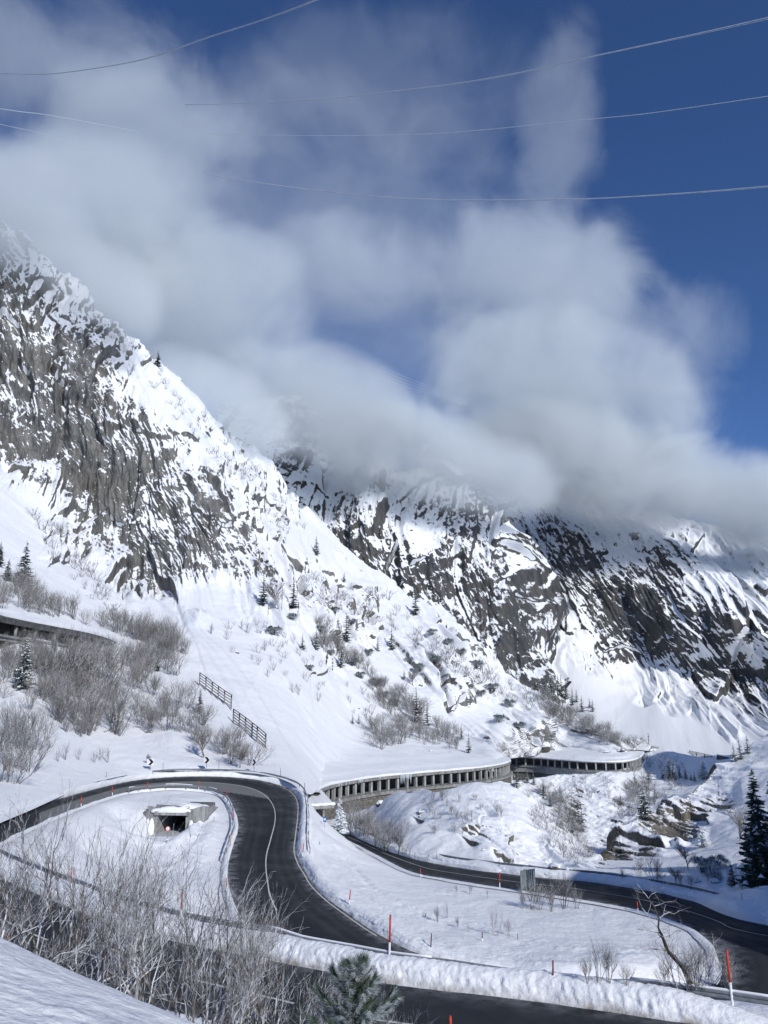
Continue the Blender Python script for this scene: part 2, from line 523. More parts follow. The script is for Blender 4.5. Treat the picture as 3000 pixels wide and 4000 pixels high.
def strip(name, Rm, tt, wd, i0, i1, parent, dash=None, dz=.012, mat=None):
    """painted line on a road at fraction tt across it"""
    mcol = Rm.shape[1] - 1
    Pm = Rm[i0:i1]
    a = Pm[:, 0]; b = Pm[:, -1]
    wid = np.linalg.norm(a - b, axis=1)[:, None]
    tv = tt if np.isscalar(tt) else tt[i0:i1, None]
    c = a + (b - a) * tv
    hw = (b - a) / wid * wd / 2
    L = np.r_[0, np.cumsum(np.linalg.norm(np.diff(c, axis=0), axis=1))]
    segs = [(0, len(c))]
    if dash:
        segs = []
        s = 0
        while s < L[-1]:
            j0, j1 = np.searchsorted(L, s), np.searchsorted(L, s + dash[0])
            if j1 - j0 > 1: segs.append((j0, min(j1 + 1, len(c))))
            s += dash[0] + dash[1]
    mb = MB()
    for j0, j1 in segs:
        for j in range(j0, j1 - 1):
            q = [c[j] - hw[j], c[j] + hw[j], c[j + 1] + hw[j + 1], c[j + 1] - hw[j + 1]]
            mb.poly([p + np.array([0, 0, .03 + dz]) for p in q])
    return mb.build(name, mat or M_LINE, parent)

# pale resurfaced patch on the top bend (inner lane)
n = HP.shape[0]
ctr = HP.mean(1)
cpx = lambda p: 1500 + FPX * p[..., 0] / (p[..., 1] * ct + p[..., 2] * st)
hp_px = cpx(HP)
hp_s = np.r_[0, np.cumsum(np.linalg.norm(np.diff(ctr, axis=0), axis=1))]
i_top = int(np.argmin(np.abs(cpx(ctr) - 760) + 1e3 * (np.arange(n) > n * .4)))
i_e = int(np.argmin(np.abs(cpx(ctr) - 1040) + 1e3 * (np.arange(n) > n * .28)))
tt = np.linspace(0, 1, 9)[None, :].repeat(n, 0)
HPf = road_samples(S_out, S_in, 1400, 25)
cf = cpx(HPf.mean(1)); nfi = np.arange(1400)
ie = int(1400 * i_e / n)
ttf = np.linspace(0, 1, 25)[None, :].repeat(1400, 0)
pale = ((ttf > .44) & (ttf < .93) & (nfi[:, None] > ie * .35) & (nfi[:, None] < 492 - 95 * ttf)).astype(float) * .8
road1 = build_road('hairpin_road', HPf, 1.0, pale)
road2 = build_road('near_road', NR, .6)
strip('edge_line', HP, .045, .16, int(n * .30), int(n * .50), road1)
kx = int(n * .47)
_py = lambda p: 2000 - FPX * ((p[..., 2] * ct - p[..., 1] * st) / (p[..., 1] * ct + p[..., 2] * st))
opy = _py(HP[:, 0]); top_i = int(n * .22)
tcl = np.where(np.arange(n) < top_i, .46, np.interp(opy, [3080, 3150, 3200, 3330, 3440, 3544, 3640, 3740], [.46, .43, .42, .46, .55, .66, .66, .60]))
tcl = smooth1(tcl, 41) if 'smooth1' in globals() else np.convolve(np.pad(tcl, 20, 'edge'), np.ones(41) / 41, 'valid')
i_c0 = int(np.argmin(np.abs(cpx(ctr[:n // 2]) - 905) + 1e3 * (np.arange(n // 2) > n * .25)))
strip('centre_line', HP, tcl, .17, i_c0, kx, road1)
strip('seam', HP, .40, .35, 30, int(n * .33), road1, mat=simple('bitumen_seam', (.022, .023, .026), .6))
strip('centre_line', HP, .50, .13, int(n * .56), n - 60, road1)
strip('centre_line', NR, .53, .16, 0, len(NR), road2, dash=(6, 3))

# ================================================================== FOREGROUND GROUND (height field over x,y)
ctrl = []
def cz(px, py, z): ctrl.append(PZ(px, py, z))
def cy_(px, py, Y): ctrl.append(P(px, py, Y))
def cw(x, y, z): ctrl.append(Wd(x, y, z))
# along the roads
for i in range(0, n, 26):
    ctrl.append(HP[i, 0]); ctrl.append(HP[i, -1])
for i in range(0, len(NR), 30):
    ctrl.append(NR[i, 0]); ctrl.append(NR[i, -1])
# near slope under the camera
cw(0, 4, -2.6); cw(-5, 5, -1.6); cw(6, 5, -4.2); cw(-12, 8, -.8); cw(14, 8, -7)
cz(0, 3690, -3.3); cz(200, 3785, -3.7); cz(400, 3868, -4.1); cz(560, 3940, -4.5); cz(760, 4040, -4.9)
cw(-14, 22, -6.6); cw(-8.5, 22, -8.1); cw(-3, 22, -9.3); cw(4, 22, -10.0); cw(14, 22, -10.5)
cw(-22, 22, -4.5); cw(-26, 34, -9.2); cw(-30, 12, 2)
cw(22, 20, -10.4); cw(30, 10, -9)
# bank on the far side of the near road, then the drop
for px, py in ((-250, 3270), (100, 3450), (362, 3556), (693, 3655), (1000, 3712), (1524, 3810), (2000, 3862), (2500, 3925), (3000, 4000)):
    p = PZ(px, py, -12.0); ctrl.append(p)
for i in range(40, 480, 40):
    p = NR[i, 0] - side[i] * 3.6 + Wd(0, 0, -.6); ctrl.append(p)
# inner island with the underpass
cz(560, 3300, -17.5); cz(660, 3330, -18.2); cz(800, 3330, -18.2); cz(700, 3440, -18.9); cz(820, 3500, -19.0); cz(480, 3420, -17.6); cz(330, 3350, -16.2)
cz(250, 3260, -14.2); cz(420, 3200, -15.3); cz(600, 3120, -14.7); cz(760, 3120, -15.0); cz(860, 3180, -16.2); cz(840, 3260, -17.2); cz(560, 3240, -16.0)
cz(700, 3550, -18.0); cz(850, 3620, -18.6); cz(430, 3480, -15.6)
# lens-shaped snow field between the S and the lower road
cz(1240, 3250, -18.2); cz(1250, 3330, -19.6); cz(1310, 3290, -21.8); cz(1400, 3335, -23.0); cz(1330, 3400, -20.4); cz(1500, 3392, -22.7); cz(1450, 3500, -20.8)
cz(1640, 3480, -22.3); cz(1600, 3580, -21.2); cz(1800, 3470, -22.9); cz(1850, 3600, -21.7); cz(2100, 3560, -22.5); cz(2400, 3620, -22.2)
cz(2000, 3700, -21.2); cz(2300, 3720, -21.1); cz(2600, 3700, -21.5); cz(2100, 3800, -20.6); cz(2450, 3800, -20.9); cz(2700, 3780, -21.3); cz(1800, 3760, -20.8)
# right margin beyond the lower road
cz(2700, 3480, -22.2); cz(2900, 3540, -21.4); cz(3100, 3600, -20.5); cz(2300, 3415, -23.4); cz(3300, 3560, -17); cw(60, 75, -18); cw(66, 55, -14); cw(52, 50, -15)
cw(70, 95, -12); cw(95, 60, -2); cw(80, 120, -8); cw(30, 45, -13.6); cw(42, 45, -12.5)
cz(2000, 3395, -24.2); cz(1700, 3355, -24.6)
# beyond the top bend
cz(0, 3150, -10.6); cz(400, 3030, -12.4); cz(784, 3005, -12.4); cz(1000, 3014, -13); cw(-50, 175, -8); cw(-90, 130, -3); cw(-120, 190, 10); cw(-100, 80, -6); cw(-60, 60, -10)
cw(-20, 190, -14); cw(8, 170, -25); cw(20, 185, -26); cw(45, 190, -30); cw(80, 190, -32); cw(30, 150, -26.5); cw(60, 150, -27)
ctrl = np.array(ctrl)
ny, nx = 1000, 760
tY = np.linspace(math.log(3.2), math.log(215), ny // 4)
sX = np.linspace(-.78, .80, nx // 4)
gY, gS = np.meshgrid(np.exp(tY), sX, indexing='ij')
gX = gS * (gY + 4)
Zc = tps(ctrl[:, :2], ctrl[:, 2], np.stack([gX.ravel(), gY.ravel()], 1), 100., 2e-5).reshape(gX.shape)
Z = upsample(Zc, ny, nx)
Yg = np.exp(np.linspace(math.log(3.2), math.log(215), ny))[:, None].repeat(nx, 1)
Sg = np.linspace(-.78, .80, nx)[None].repeat(ny, 0)
Xg = Sg * (Yg + 4)

from mathutils.kdtree import KDTree
def road_field(Rm):
    """distance outside a road surface and the road height, for every ground vertex"""
    X = Xg.ravel(); Y = Yg.ravel(); pts = Rm.reshape(-1, 3)
    kd = KDTree(len(pts))
    for i, p in enumerate(pts): kd.insert((p[0], p[1], 0), i)
    kd.balance()
    D = np.full(X.shape, 1e3); H = np.zeros(X.shape)
    cell = 12.0
    occ = set(zip((pts[:, 0] // cell).astype(int), (pts[:, 1] // cell).astype(int)))
    occ = {(i + a, j + b) for i, j in occ for a in (-1, 0, 1) for b in (-1, 0, 1)}
    key = [(i, j) in occ for i, j in zip((X // cell).astype(int), (Y // cell).astype(int))]
    find = kd.find
    for k in np.nonzero(key)[0]:
        _, j, d = find((X[k], Y[k], 0))
        D[k] = d; H[k] = pts[j, 2]
    sp = .32
    return np.maximum(D - sp, 0).reshape(Xg.shape), H.reshape(Xg.shape)

def carve(Z, Rm, blend=3.0, drop=.14):
    D, H = road_field(Rm)
    k = sstep(.1, blend, D)
    return (H - drop) * (1 - k) + Z * k, D
# relief of the snow: drifts, hollows, small lumps
amp = sstep(6, 40, Yg)
relief = .28 * fbm(Xg / 14, Yg / 14, 4, 3) + .07 * fbm(Xg / 2.6, Yg / 2.6, 3, 9) * (0.3 + amp)
crumb = sstep(.1, .5, fbm(Xg / 9, Yg / 9, 2, 71)) * .10 * fbm(Xg / .8, Yg / .8, 3, 55)
Z = Z + relief + crumb
# drift furrows (wind) under the camera
Z += (.022 * fbm(Xg * .9, Yg * .8, 4, 31) + .012 * fbm(Xg * 5, Yg * 5, 3, 33)) * sstep(24, 16, Yg)
# a shallow gutter along the crest at lower left
HPd = road_samples(S_out, S_in, 1000, 19)
NRd = NF[:, None, :] + side[:, None, :] * NW * np.linspace(0, 1, 17)[None, :, None] + np.array([0, 0, .12]) * np.linspace(0, 1, 17)[None, :, None]
def trench(Z, pts, wd, dp, seed):
    Q = cr([PZ(*p) for p in pts], 200); x0, y0 = Q[:, :2].min(0) - 2; x1, y1 = Q[:, :2].max(0) + 2
    ii = np.nonzero(((Xg > x0) & (Xg < x1) & (Yg > y0) & (Yg < y1)).ravel())[0]
    d = np.empty(len(ii)); xr, yr = Xg.ravel()[ii], Yg.ravel()[ii]
    for k in range(0, len(ii), 20000):
        d[k:k + 20000] = np.sqrt(((xr[k:k + 20000, None] - Q[None, :, 0]) ** 2 + (yr[k:k + 20000, None] - Q[None, :, 1]) ** 2).min(1))
    z = Z.ravel().copy(); nz_ = fbm(xr / .5, yr / .5, 3, seed)
    z[ii] += -dp * np.exp(-(d / wd) ** 2) * (.8 + .9 * nz_) + dp * .6 * np.exp(-((d - wd * 2) / wd) ** 2) * (.5 + nz_)
    return z.reshape(Z.shape)
Z = trench(Z, [(1320, 3330, -20.5), (1390, 3390, -20.8), (1440, 3450, -20.8), (1560, 3520, -21), (1640, 3560, -21.3)], .45, .22, 5)
Z = trench(Z, [(800, 3240, -18), (770, 3300, -18.2), (700, 3330, -18.3), (760, 3400, -18.6), (780, 3520, -18.8), (830, 3640, -18.8)], .8, .28, 6)
Z = trench(Z, [(1180, 3260, -19), (1300, 3400, -20.2), (1500, 3560, -21), (1750, 3700, -21)], .5, .16, 7)
Z = trench(Z, [(1900, 3700, -21.2), (2200, 3760, -20.9), (2500, 3740, -21.3)], .6, .12, 8)
rough_m = sstep(60, 20, np.hypot(Xg + 28, (Yg - 105) * .8)) * .0 + np.exp(-(((Xg + 27) / 9) ** 2 + ((Yg - 108) / 14) ** 2))
Z = Z + rough_m * (.16 * fbm(Xg / .9, Yg / .9, 4, 77) + .2 * fbm(Xg / 3, Yg / 3, 3, 78))
Z, D1 = carve(Z, HPd, 3.4)
Z, D2 = carve(Z, NRd, 2.2)
# hollow in front of the underpass; the ground over it is a piece of its own
UP = PZ(668, 3258, -18.1)                      # middle of the portal sill
UPD = Wd(.10, 1, 0); UPD /= np.linalg.norm(UPD)  # direction into the tunnel
UPS = Wd(UPD[1], -UPD[0], 0)
ex = (Xg - UP[0]) * UPS[0] + (Yg - UP[1]) * UPS[1]; ey = (Xg - UP[0]) * UPD[0] + (Yg - UP[1]) * UPD[1]
roofz = UP[2] + 3.0
k = sstep(5.2, 2.9, np.abs(ex)) * sstep(-.25, .35, ey) * sstep(9, 5, ey)
Z = np.where(k > 0, np.maximum(Z, Z * (1 - k) + (roofz + .12 + .06 * np.maximum(ey, 0)) * k), Z)
Ztop = Z.copy()
kin = sstep(4.4, 2.5, np.abs(ex)) * sstep(-13, -5.5, ey) * (ey < .3)
Z = np.where(kin > 0, Z * (1 - kin) + np.minimum(Z, UP[2] - .06) * kin, Z)
dirt = np.exp(-np.maximum(np.minimum(D1, D2), 0) / .7) * .5
hole = (np.abs(ex) < 2.05) & (ey > -.05) & (ey < 12)
vi = np.arange(ny * nx).reshape(ny, nx)
quads = np.stack([vi[:-1, :-1], vi[:-1, 1:], vi[1:, 1:], vi[1:, :-1]], -1).reshape(-1, 4)
hq = hole.ravel()[quads].any(1) | ((Yg.ravel() > 171) & (Xg.ravel() > -60))[quads].any(1) | ((Yg.ravel() > 180))[quads].any(1)
ground = link('ground', np_mesh('ground', np.stack([Xg, Yg, Z], -1).reshape(-1, 3), quads[~hq], True, {'rock': np.zeros_like(Z), 'dirt': dirt}), M_SNOW)
tag(ground, kind='structure')
near_h = ((np.abs(ex) < 2.9) & (ey > .0) & (ey < 12.5)).ravel()[quads].all(1)
uq, inv = np.unique(quads[near_h], return_inverse=True)
cov = link('ground', np_mesh('ground_over_underpass', np.stack([Xg, Yg, Ztop + .02], -1).reshape(-1, 3)[uq], inv.reshape(-1, 4), True, {'rock': np.zeros(len(uq)), 'dirt': np.zeros(len(uq))}), M_SNOW)
tag(cov, kind='structure')

# ================================================================== MOUNTAIN PATCHES
def icurve(pts, x):
    p = np.array(sorted(pts), float)
    return np.interp(x, p[:, 0], p[:, 1])

def smooth1(a, k):
    ker = np.hanning(k); ker /= ker.sum()
    return np.convolve(np.pad(a, k, 'edge'), ker, 'same')[k:-k]

def patch(name, x0, x1, lo, hi, depth, nx, ny, mat, disp, back=(60, 40, 10), lam=1e-3, ksm=None, kind='structure', skirt=0):
    """ground seen between two image curves; every point gets its own real distance from scattered depth marks"""
    u = np.linspace(x0, x1, nx)
    ksm = ksm or max(5, nx // 60)
    lo_ = smooth1(icurve(lo, u), ksm); hi_ = smooth1(icurve(hi, u), ksm)
    v = np.linspace(0, 1, ny)[:, None]
    py = lo_[None] + (hi_ - lo_)[None] * v
    px = u[None].repeat(ny, 0)
    d = []
    for q in depth:
        if isinstance(q[2], str): d.append((q[0], q[1], float(Yz(q[1], float(q[2])))))
        else: d.append(q)
    d = np.array(d, float)
    sub = 6
    us = np.linspace(0, nx - 1, nx // sub).astype(int); vs = np.linspace(0, ny - 1, ny // sub)
    pxc = np.linspace(x0, x1, nx // sub)[None].repeat(ny // sub, 0)
    lo_c = np.interp(pxc[0], u, lo_); hi_c = np.interp(pxc[0], u, hi_)
    pyc = lo_c[None] + (hi_c - lo_c)[None] * np.linspace(0, 1, ny // sub)[:, None]
    lg = tps(d[:, :2], np.log(d[:, 2]), np.stack([pxc.ravel(), pyc.ravel()], 1), 1000., lam).reshape(pxc.shape)
    Yd = np.exp(upsample(lg, ny, nx))
    V = P(px, py, Yd)
    # the far side of the crest
    if back:
        bl, bd, nb = back
        top = V[-1]
        k = (np.linspace(0, 1, nb + 1)[1:] ** 1.3)[:, None, None]
        B = top[None] + np.array([0, 1., 0]) * bl * k - np.array([0, 0, 1.]) * bd * k ** 1.5
        V = np.vstack([V, B])
    if skirt:
        V = np.vstack([V[:1] - np.array([0, 0, skirt]), V])
    fade = np.ones(V.shape[:2])
    Vn, rock, dirt = disp(V, px, py, Yd)
    me = grid_mesh(name, Vn, True, {'rock': rock, 'dirt': dirt})
    o = link(name, me, mat)
    return tag(o, kind=kind)

def normals(V):
    du = np.gradient(V, axis=1); dv = np.gradient(V, axis=0)
    n_ = np.cross(du, dv); n_ /= (np.linalg.norm(n_, axis=-1, keepdims=True) + 1e-9)
    return n_

def padmap(f, V):
    """f is given on the visible rows; continue it over the rows behind the crest"""
    e = V.shape[0] - f.shape[0]
    return f if e <= 0 else np.vstack([f, np.repeat(f[-1:], e, 0)])

def crags(a, b, sizes, seed, shear=.35, warp=.25, blur=3):
    """stacked facet noise: slabs and ledges; returns displacement and crack closeness"""
    disp = 0; crack = 0; blk = 0
    for k, (sa, sb, h, tilt) in enumerate(sizes):
        wa = a + warp * sa * fbm(a / sa, b / sb, 2, seed + 40 + k)
        wb = b + warp * sb * fbm(a / sa + 9, b / sb, 2, seed + 50 + k)
        x = (wa + shear * wb) / sa; y = wb / sb
        f1, f2, dx, dy, r1, r2, r3 = voro(x, y, seed + 7 * k)
        disp = disp + h * ((r1 - .5) * 1.1 + (r2 - .5) * tilt * dx - (r3 - .15) * tilt * dy)
        e = f2 - f1
        if k: blk = blk + (r1 + r3 - 1) * (.5, .9, 1., .8)[k] * .5
        crack = np.maximum(crack, (1 - np.clip(e / (.16 if k == 0 else .12), 0, 1)) * (1.15 - .26 * k))
    if np.ndim(disp) == 2:
        for _ in range(blur):
            q = np.pad(disp, 1, 'edge'); disp = (q[:-2, 1:-1] + 2 * q[1:-1, 1:-1] + q[2:, 1:-1]) / 4
            q = np.pad(disp, 1, 'edge'); disp = (q[1:-1, :-2] + 2 * q[1:-1, 1:-1] + q[1:-1, 2:]) / 4
    return disp, crack, blk

def lerpmap(px, py, pts, scale=1000., lam=2e-3):
    """smooth scalar map over the picture from marks (px,py,value); evaluated coarse"""
    ny, nx = px.shape; s = 8
    a = px[::s, ::s]; b = py[::s, ::s]
    p = np.array(pts, float)
    g = np.zeros(a.shape); W = np.zeros(a.shape)
    for x, y, v in p:
        w = 1 / (((a - x) ** 2 + (b - y) ** 2) / 1e4 + .05) ** 1.6
        g += w * v; W += w
    g /= W
    return upsample(g, ny, nx)
# ------------------------------------------------------------------ left mountain: talus, cliff and the long ridge
M_lo = [(-300, 3350), (-150, 3300), (0, 3215), (120, 3165), (250, 3105), (380, 3052), (520, 3022), (640, 3012), (850, 3010), (1000, 3022), (1080, 3036), (1140, 3060), (1180, 3090), (1215, 3108),
        (1250, 3075), (1300, 3040), (1400, 3015), (1600, 2998), (1800, 2982), (1960, 2966), (2100, 2950), (2250, 2948), (2400, 2935), (2500, 2930), (2560, 2935)]
M_hi = [(-300, 640), (0, 850), (70, 930), (130, 1000), (250, 1080), (330, 1130), (400, 1240), (480, 1300), (560, 1350), (630, 1410), (700, 1480), (760, 1530), (820, 1620), (900, 1690), (960, 1750), (1013, 1790),
        (1050, 1830), (1120, 1930), (1200, 1985), (1265, 2043), (1340, 2130), (1410, 2188), (1500, 2250), (1590, 2333), (1720, 2370), (1800, 2440), (1900, 2532), (1990, 2622), (2080, 2694), (2224, 2785), (2350, 2857), (2480, 2900), (2560, 2925)]
M_dep = [(-300, 3350, '-10.2'), (-150, 3290, '-10.5'), (0, 3190, '-11'), (250, 3100, '-12'), (520, 3022, '-12.6'), (850, 3010, '-12.7'), (1080, 3036, '-13.6'), (1180, 3090, '-15'), (1215, 3120, '-18.5'),
         (0, 3000, 115), (0, 2850, 145), (0, 2700, 175), (100, 2500, 204), (-250, 2700, 160), (-250, 2400, 190), (-250, 2100, 255), (0, 2400, 225), (0, 2200, 295), (0, 1950, 370), (0, 1745, 415), (-250, 1500, 415),
         (0, 1500, 440), (0, 1200, 462), (0, 1000, 485), (0, 850, 520), (-250, 1100, 450), (-250, 700, 510),
         (300, 2850, 165), (300, 2650, 205), (470, 2560, 258), (300, 2450, 262), (300, 2250, 345), (200, 1990, 405), (360, 2150, 402), (300, 1700, 440), (300, 1400, 470), (300, 1200, 505), (400, 1240, 530),
         (700, 2880, 180), (700, 2700, 228), (700, 2500, 295), (640, 2300, 385), (700, 2100, 412), (700, 1850, 440), (700, 1600, 480), (700, 1490, 540),
         (950, 2950, 175), (950, 2750, 232), (950, 2500, 320), (950, 2270, 400), (960, 2050, 432), (960, 1880, 480), (980, 1780, 580),
         (1200, 3000, 205), (1150, 2850, 240), (1150, 2650, 300), (1150, 2400, 385), (1150, 2200, 445), (1150, 2050, 500), (1200, 1985, 590),
         (1250, 3075, '-20.3'), (1400, 3015, 248), (1600, 2998, 262), (1800, 2980, 278), (1960, 2963, 300), (1400, 2950, 280), (1650, 2945, 300), (1850, 2940, 318), (1500, 2850, 340), (1500, 2700, 395), (1450, 2500, 450), (1400, 2300, 510), (1410, 2190, 590),
         (1800, 2850, 380), (1800, 2700, 430), (1750, 2530, 490), (1720, 2372, 590), (2020, 2940, 400), (2100, 2850, 440), (2050, 2760, 500), (1990, 2625, 590),
         (2100, 2940, 450), (2250, 2935, 450), (2300, 2880, 475), (2224, 2787, 560), (2400, 2928, 440), (2480, 2905, 500), (2560, 2930, 520)]
# rockiness marks
M_rock = [(0, 2900, -.3), (0, 2500, -.25), (0, 2100, -.25), (300, 2500, -.3), (100, 2030, -.05), (600, 2700, -.35), (600, 2420, -.3), (330, 2280, -.25), (750, 2480, -.3), (1000, 2600, -.3), (1300, 2850, -.35), (1600, 2900, -.3), (1100, 2980, -.4), (1500, 2970, -.4), (900, 2850, -.35), (1200, 3000, -.5), (1700, 2980, -.5), (1900, 2960, -.3),
          (50, 1650, .6), (50, 1450, .65), (40, 1200, .55), (0, 950, .3), (150, 1100, .2), (300, 1250, .28), (240, 1400, .55), (350, 1500, .62), (200, 1600, .55), (300, 1800, .62), (430, 1450, .35), (450, 1650, .5), (500, 1420, .12), (600, 1520, .08), (600, 1700, .22), (700, 1600, .02), (700, 1800, .16), (800, 1750, .08), (850, 1900, .25), (560, 1850, .48), (400, 1950, .66), (330, 2080, .7), (500, 2050, .68), (650, 2000, .5), (680, 2150, .78), (620, 2220, .8), (760, 2050, .62), (860, 1960, .7), (900, 2100, .5), (800, 2200, .45), (480, 2180, .62),
          (860, 2350, .02), (960, 2200, .42), (1050, 2300, .3), (1000, 1950, .2), (1050, 2050, .3), (1150, 2120, .02), (1200, 2260, .34), (1100, 2400, .18), (1300, 2330, .48), (1300, 2450, .28), (1390, 2380, .5), (1350, 2250, .08), (1250, 2130, -.05), (1430, 2460, .35), (1500, 2400, -.05), (1550, 2500, .15), (1200, 2550, -.05), (1500, 2620, 0), (1650, 2550, .3), (1720, 2620, .42), (1830, 2690, .45), (1740, 2740, .2), (1900, 2640, .15), (1860, 2780, .0), (1680, 2800, -.2), (1920, 2900, .42), (1990, 2860, .3), (2100, 2900, .38), (2180, 2915, .3), (2050, 2780, .25), (2280, 2880, .1), (780, 2350, .0), (760, 2430, .25)]
def d_left(V, px, py, Yd):
    Nn = normals(V)
    rk = padmap(lerpmap(px, py, M_rock), V)
    a = V[..., 0] * .95 + V[..., 1] * .25; b = V[..., 2] * 1.1
    gate = sstep(-.05, .35, rk)
    d, crack, blk = crags(a, b, [(30, 95, 6., 1.1), (11, 36, 2.7, 1.2), (4.2, 14, 1.1, 1.1), (1.8, 5.5, .42, 1.)], 11, shear=.16, blur=4)
    # deep vertical gullies
    gl = perlin(a / 34 + .25 * fbm(a / 30, b / 30, 3, 5) + b / 160, b / 300, 77)
    gul = sstep(.10, .0, np.abs(gl)) * 5.0
    wv = 6 * fbm(a / 40, b / 60, 3, 401)
    rib = 1 - 2 * np.abs(perlin((a + .12 * b + wv) / 9., b / 80, 403)); rib2 = 1 - 2 * np.abs(perlin((a + .2 * b + wv) / 3.6, b / 30, 405)); rib3 = 1 - 2 * np.abs(perlin((a + .35 * b + wv) / 1.6, b / 11, 407))
    ribs = 2.2 * rib + 1.0 * rib2 + .4 * rib3
    d = d + ribs * 1.15
    slope = fbm(V[..., 0] / 40, V[..., 1] / 40 + V[..., 2] / 60, 4, 21) * 3.2 * sstep(120, 260, V[..., 1]) + fbm(V[..., 0] / 7, V[..., 1] / 9, 3, 22) * .35
    trk = fbm((V[..., 0] - .35 * V[..., 1]) / 2.2, V[..., 1] / 60, 3, 431) * .16 * sstep(.0, .3, fbm(V[..., 0] / 30, V[..., 1] / 80, 2, 433)) + .07 * fbm(V[..., 0] / 1.4, V[..., 1] / 1.8, 2, 437)
    slope = slope + trk
    e = np.clip(np.arange(V.shape[0]) / 26., 0, 1)[:, None]
    Vn = V + Nn * ((d * (.06 + .94 * gate) - gul * gate + slope * (.35 + .65 * gate)) * e)[..., None]
    N2 = normals(Vn)
    nz = np.abs(N2[..., 2])
    big = fbm(a / 16 + b / 30, b / 22, 4, 91)
    bare = sstep(.72, .30, nz + .10 * big)
    s1 = fbm((a + .12 * b) / 4.0 + .4 * big, b / 30, 4, 611)
    s2 = fbm((a + .75 * b) / 6.5, (b - .5 * a) / 34, 3, 617)
    b2 = fbm(a / 45, b / 60, 3, 655)
    r = rk + .045 + .30 * blk + (bare - .5) * .35 + .10 * big - .42 * crack + .20 * s1 + .18 * s2 + .30 * b2 * gate + .14 * (rib - .35) + .08 * (rib2 - .35) + .05 * (rib3 - .35)
    r = np.where(rk < -.02, np.minimum(r, rk + .5 + .35 * big - .25), r)
    r = r - .5 * sstep(.72, .88, nz)
    r = r + .06 * sstep(.4, .7, rk)
    r = np.where(rk > -.12, np.maximum(r, sstep(.46, .24, nz) * .95), r)
    # frosted brushwood speckle on the rocky shoulders
    sp = fbm(a / 1.9, b / 1.9, 3, 301) * sstep(.0, .25, rk) * .28
    r = r + sp
    return Vn, np.clip(r, -.6, 1.1), np.zeros_like(r)
patch('mountain_slope', -300, 2560, M_lo, M_hi, M_dep, 1150, 780, M_ROCKL, d_left, back=(120, 60, 14))

# ------------------------------------------------------------------ middle mountain behind the ridge
D_hi = [(850, 1600), (1000, 1590), (1150, 1560), (1300, 1620), (1400, 1690), (1480, 1800), (1560, 1850), (1640, 1830), (1720, 1830), (1830, 1880), (1900, 1940), (1980, 2010), (2050, 2080), (2110, 2150), (2180, 2300), (2230, 2450)]
D_lo = [(850, 2100), (1100, 2200), (1400, 2500), (1700, 2650), (2000, 2850), (2230, 2900)]
D_dep = [(900, 2000, 680), (1000, 1700, 760), (1100, 1480, 860), (1200, 2000, 740), (1350, 2300, 690), (1350, 1900, 780), (1300, 1620, 880), (1500, 2000, 730), (1480, 1820, 850), (1600, 2200, 700), (1620, 1900, 800), (1700, 1840, 880), (1850, 2350, 690), (1850, 2100, 740), (1850, 1900, 830), (2000, 2650, 650), (2000, 2300, 700), (2000, 2100, 770), (2050, 2085, 860), (2150, 2500, 700), (2180, 2310, 840), (2230, 2800, 640)]
D_rock = [(1000, 1750, .15), (1150, 1750, .68), (1100, 1900, .4), (1200, 1900, .25), (1330, 1800, .22), (1400, 2000, .45), (1300, 2050, .5), (1450, 1850, .5), (1500, 2050, .62), (1450, 2250, .5), (1550, 2200, .35), (1620, 2100, .2), (1600, 2350, .5), (1700, 2000, .55), (1750, 2200, .62), (1750, 2400, .5), (1850, 2050, .75), (1850, 2300, .72), (1900, 2400, .85), (1950, 2200, .7), (2000, 2150, .5), (2000, 2500, .72), (2080, 2300, .6), (2100, 2600, .7)]
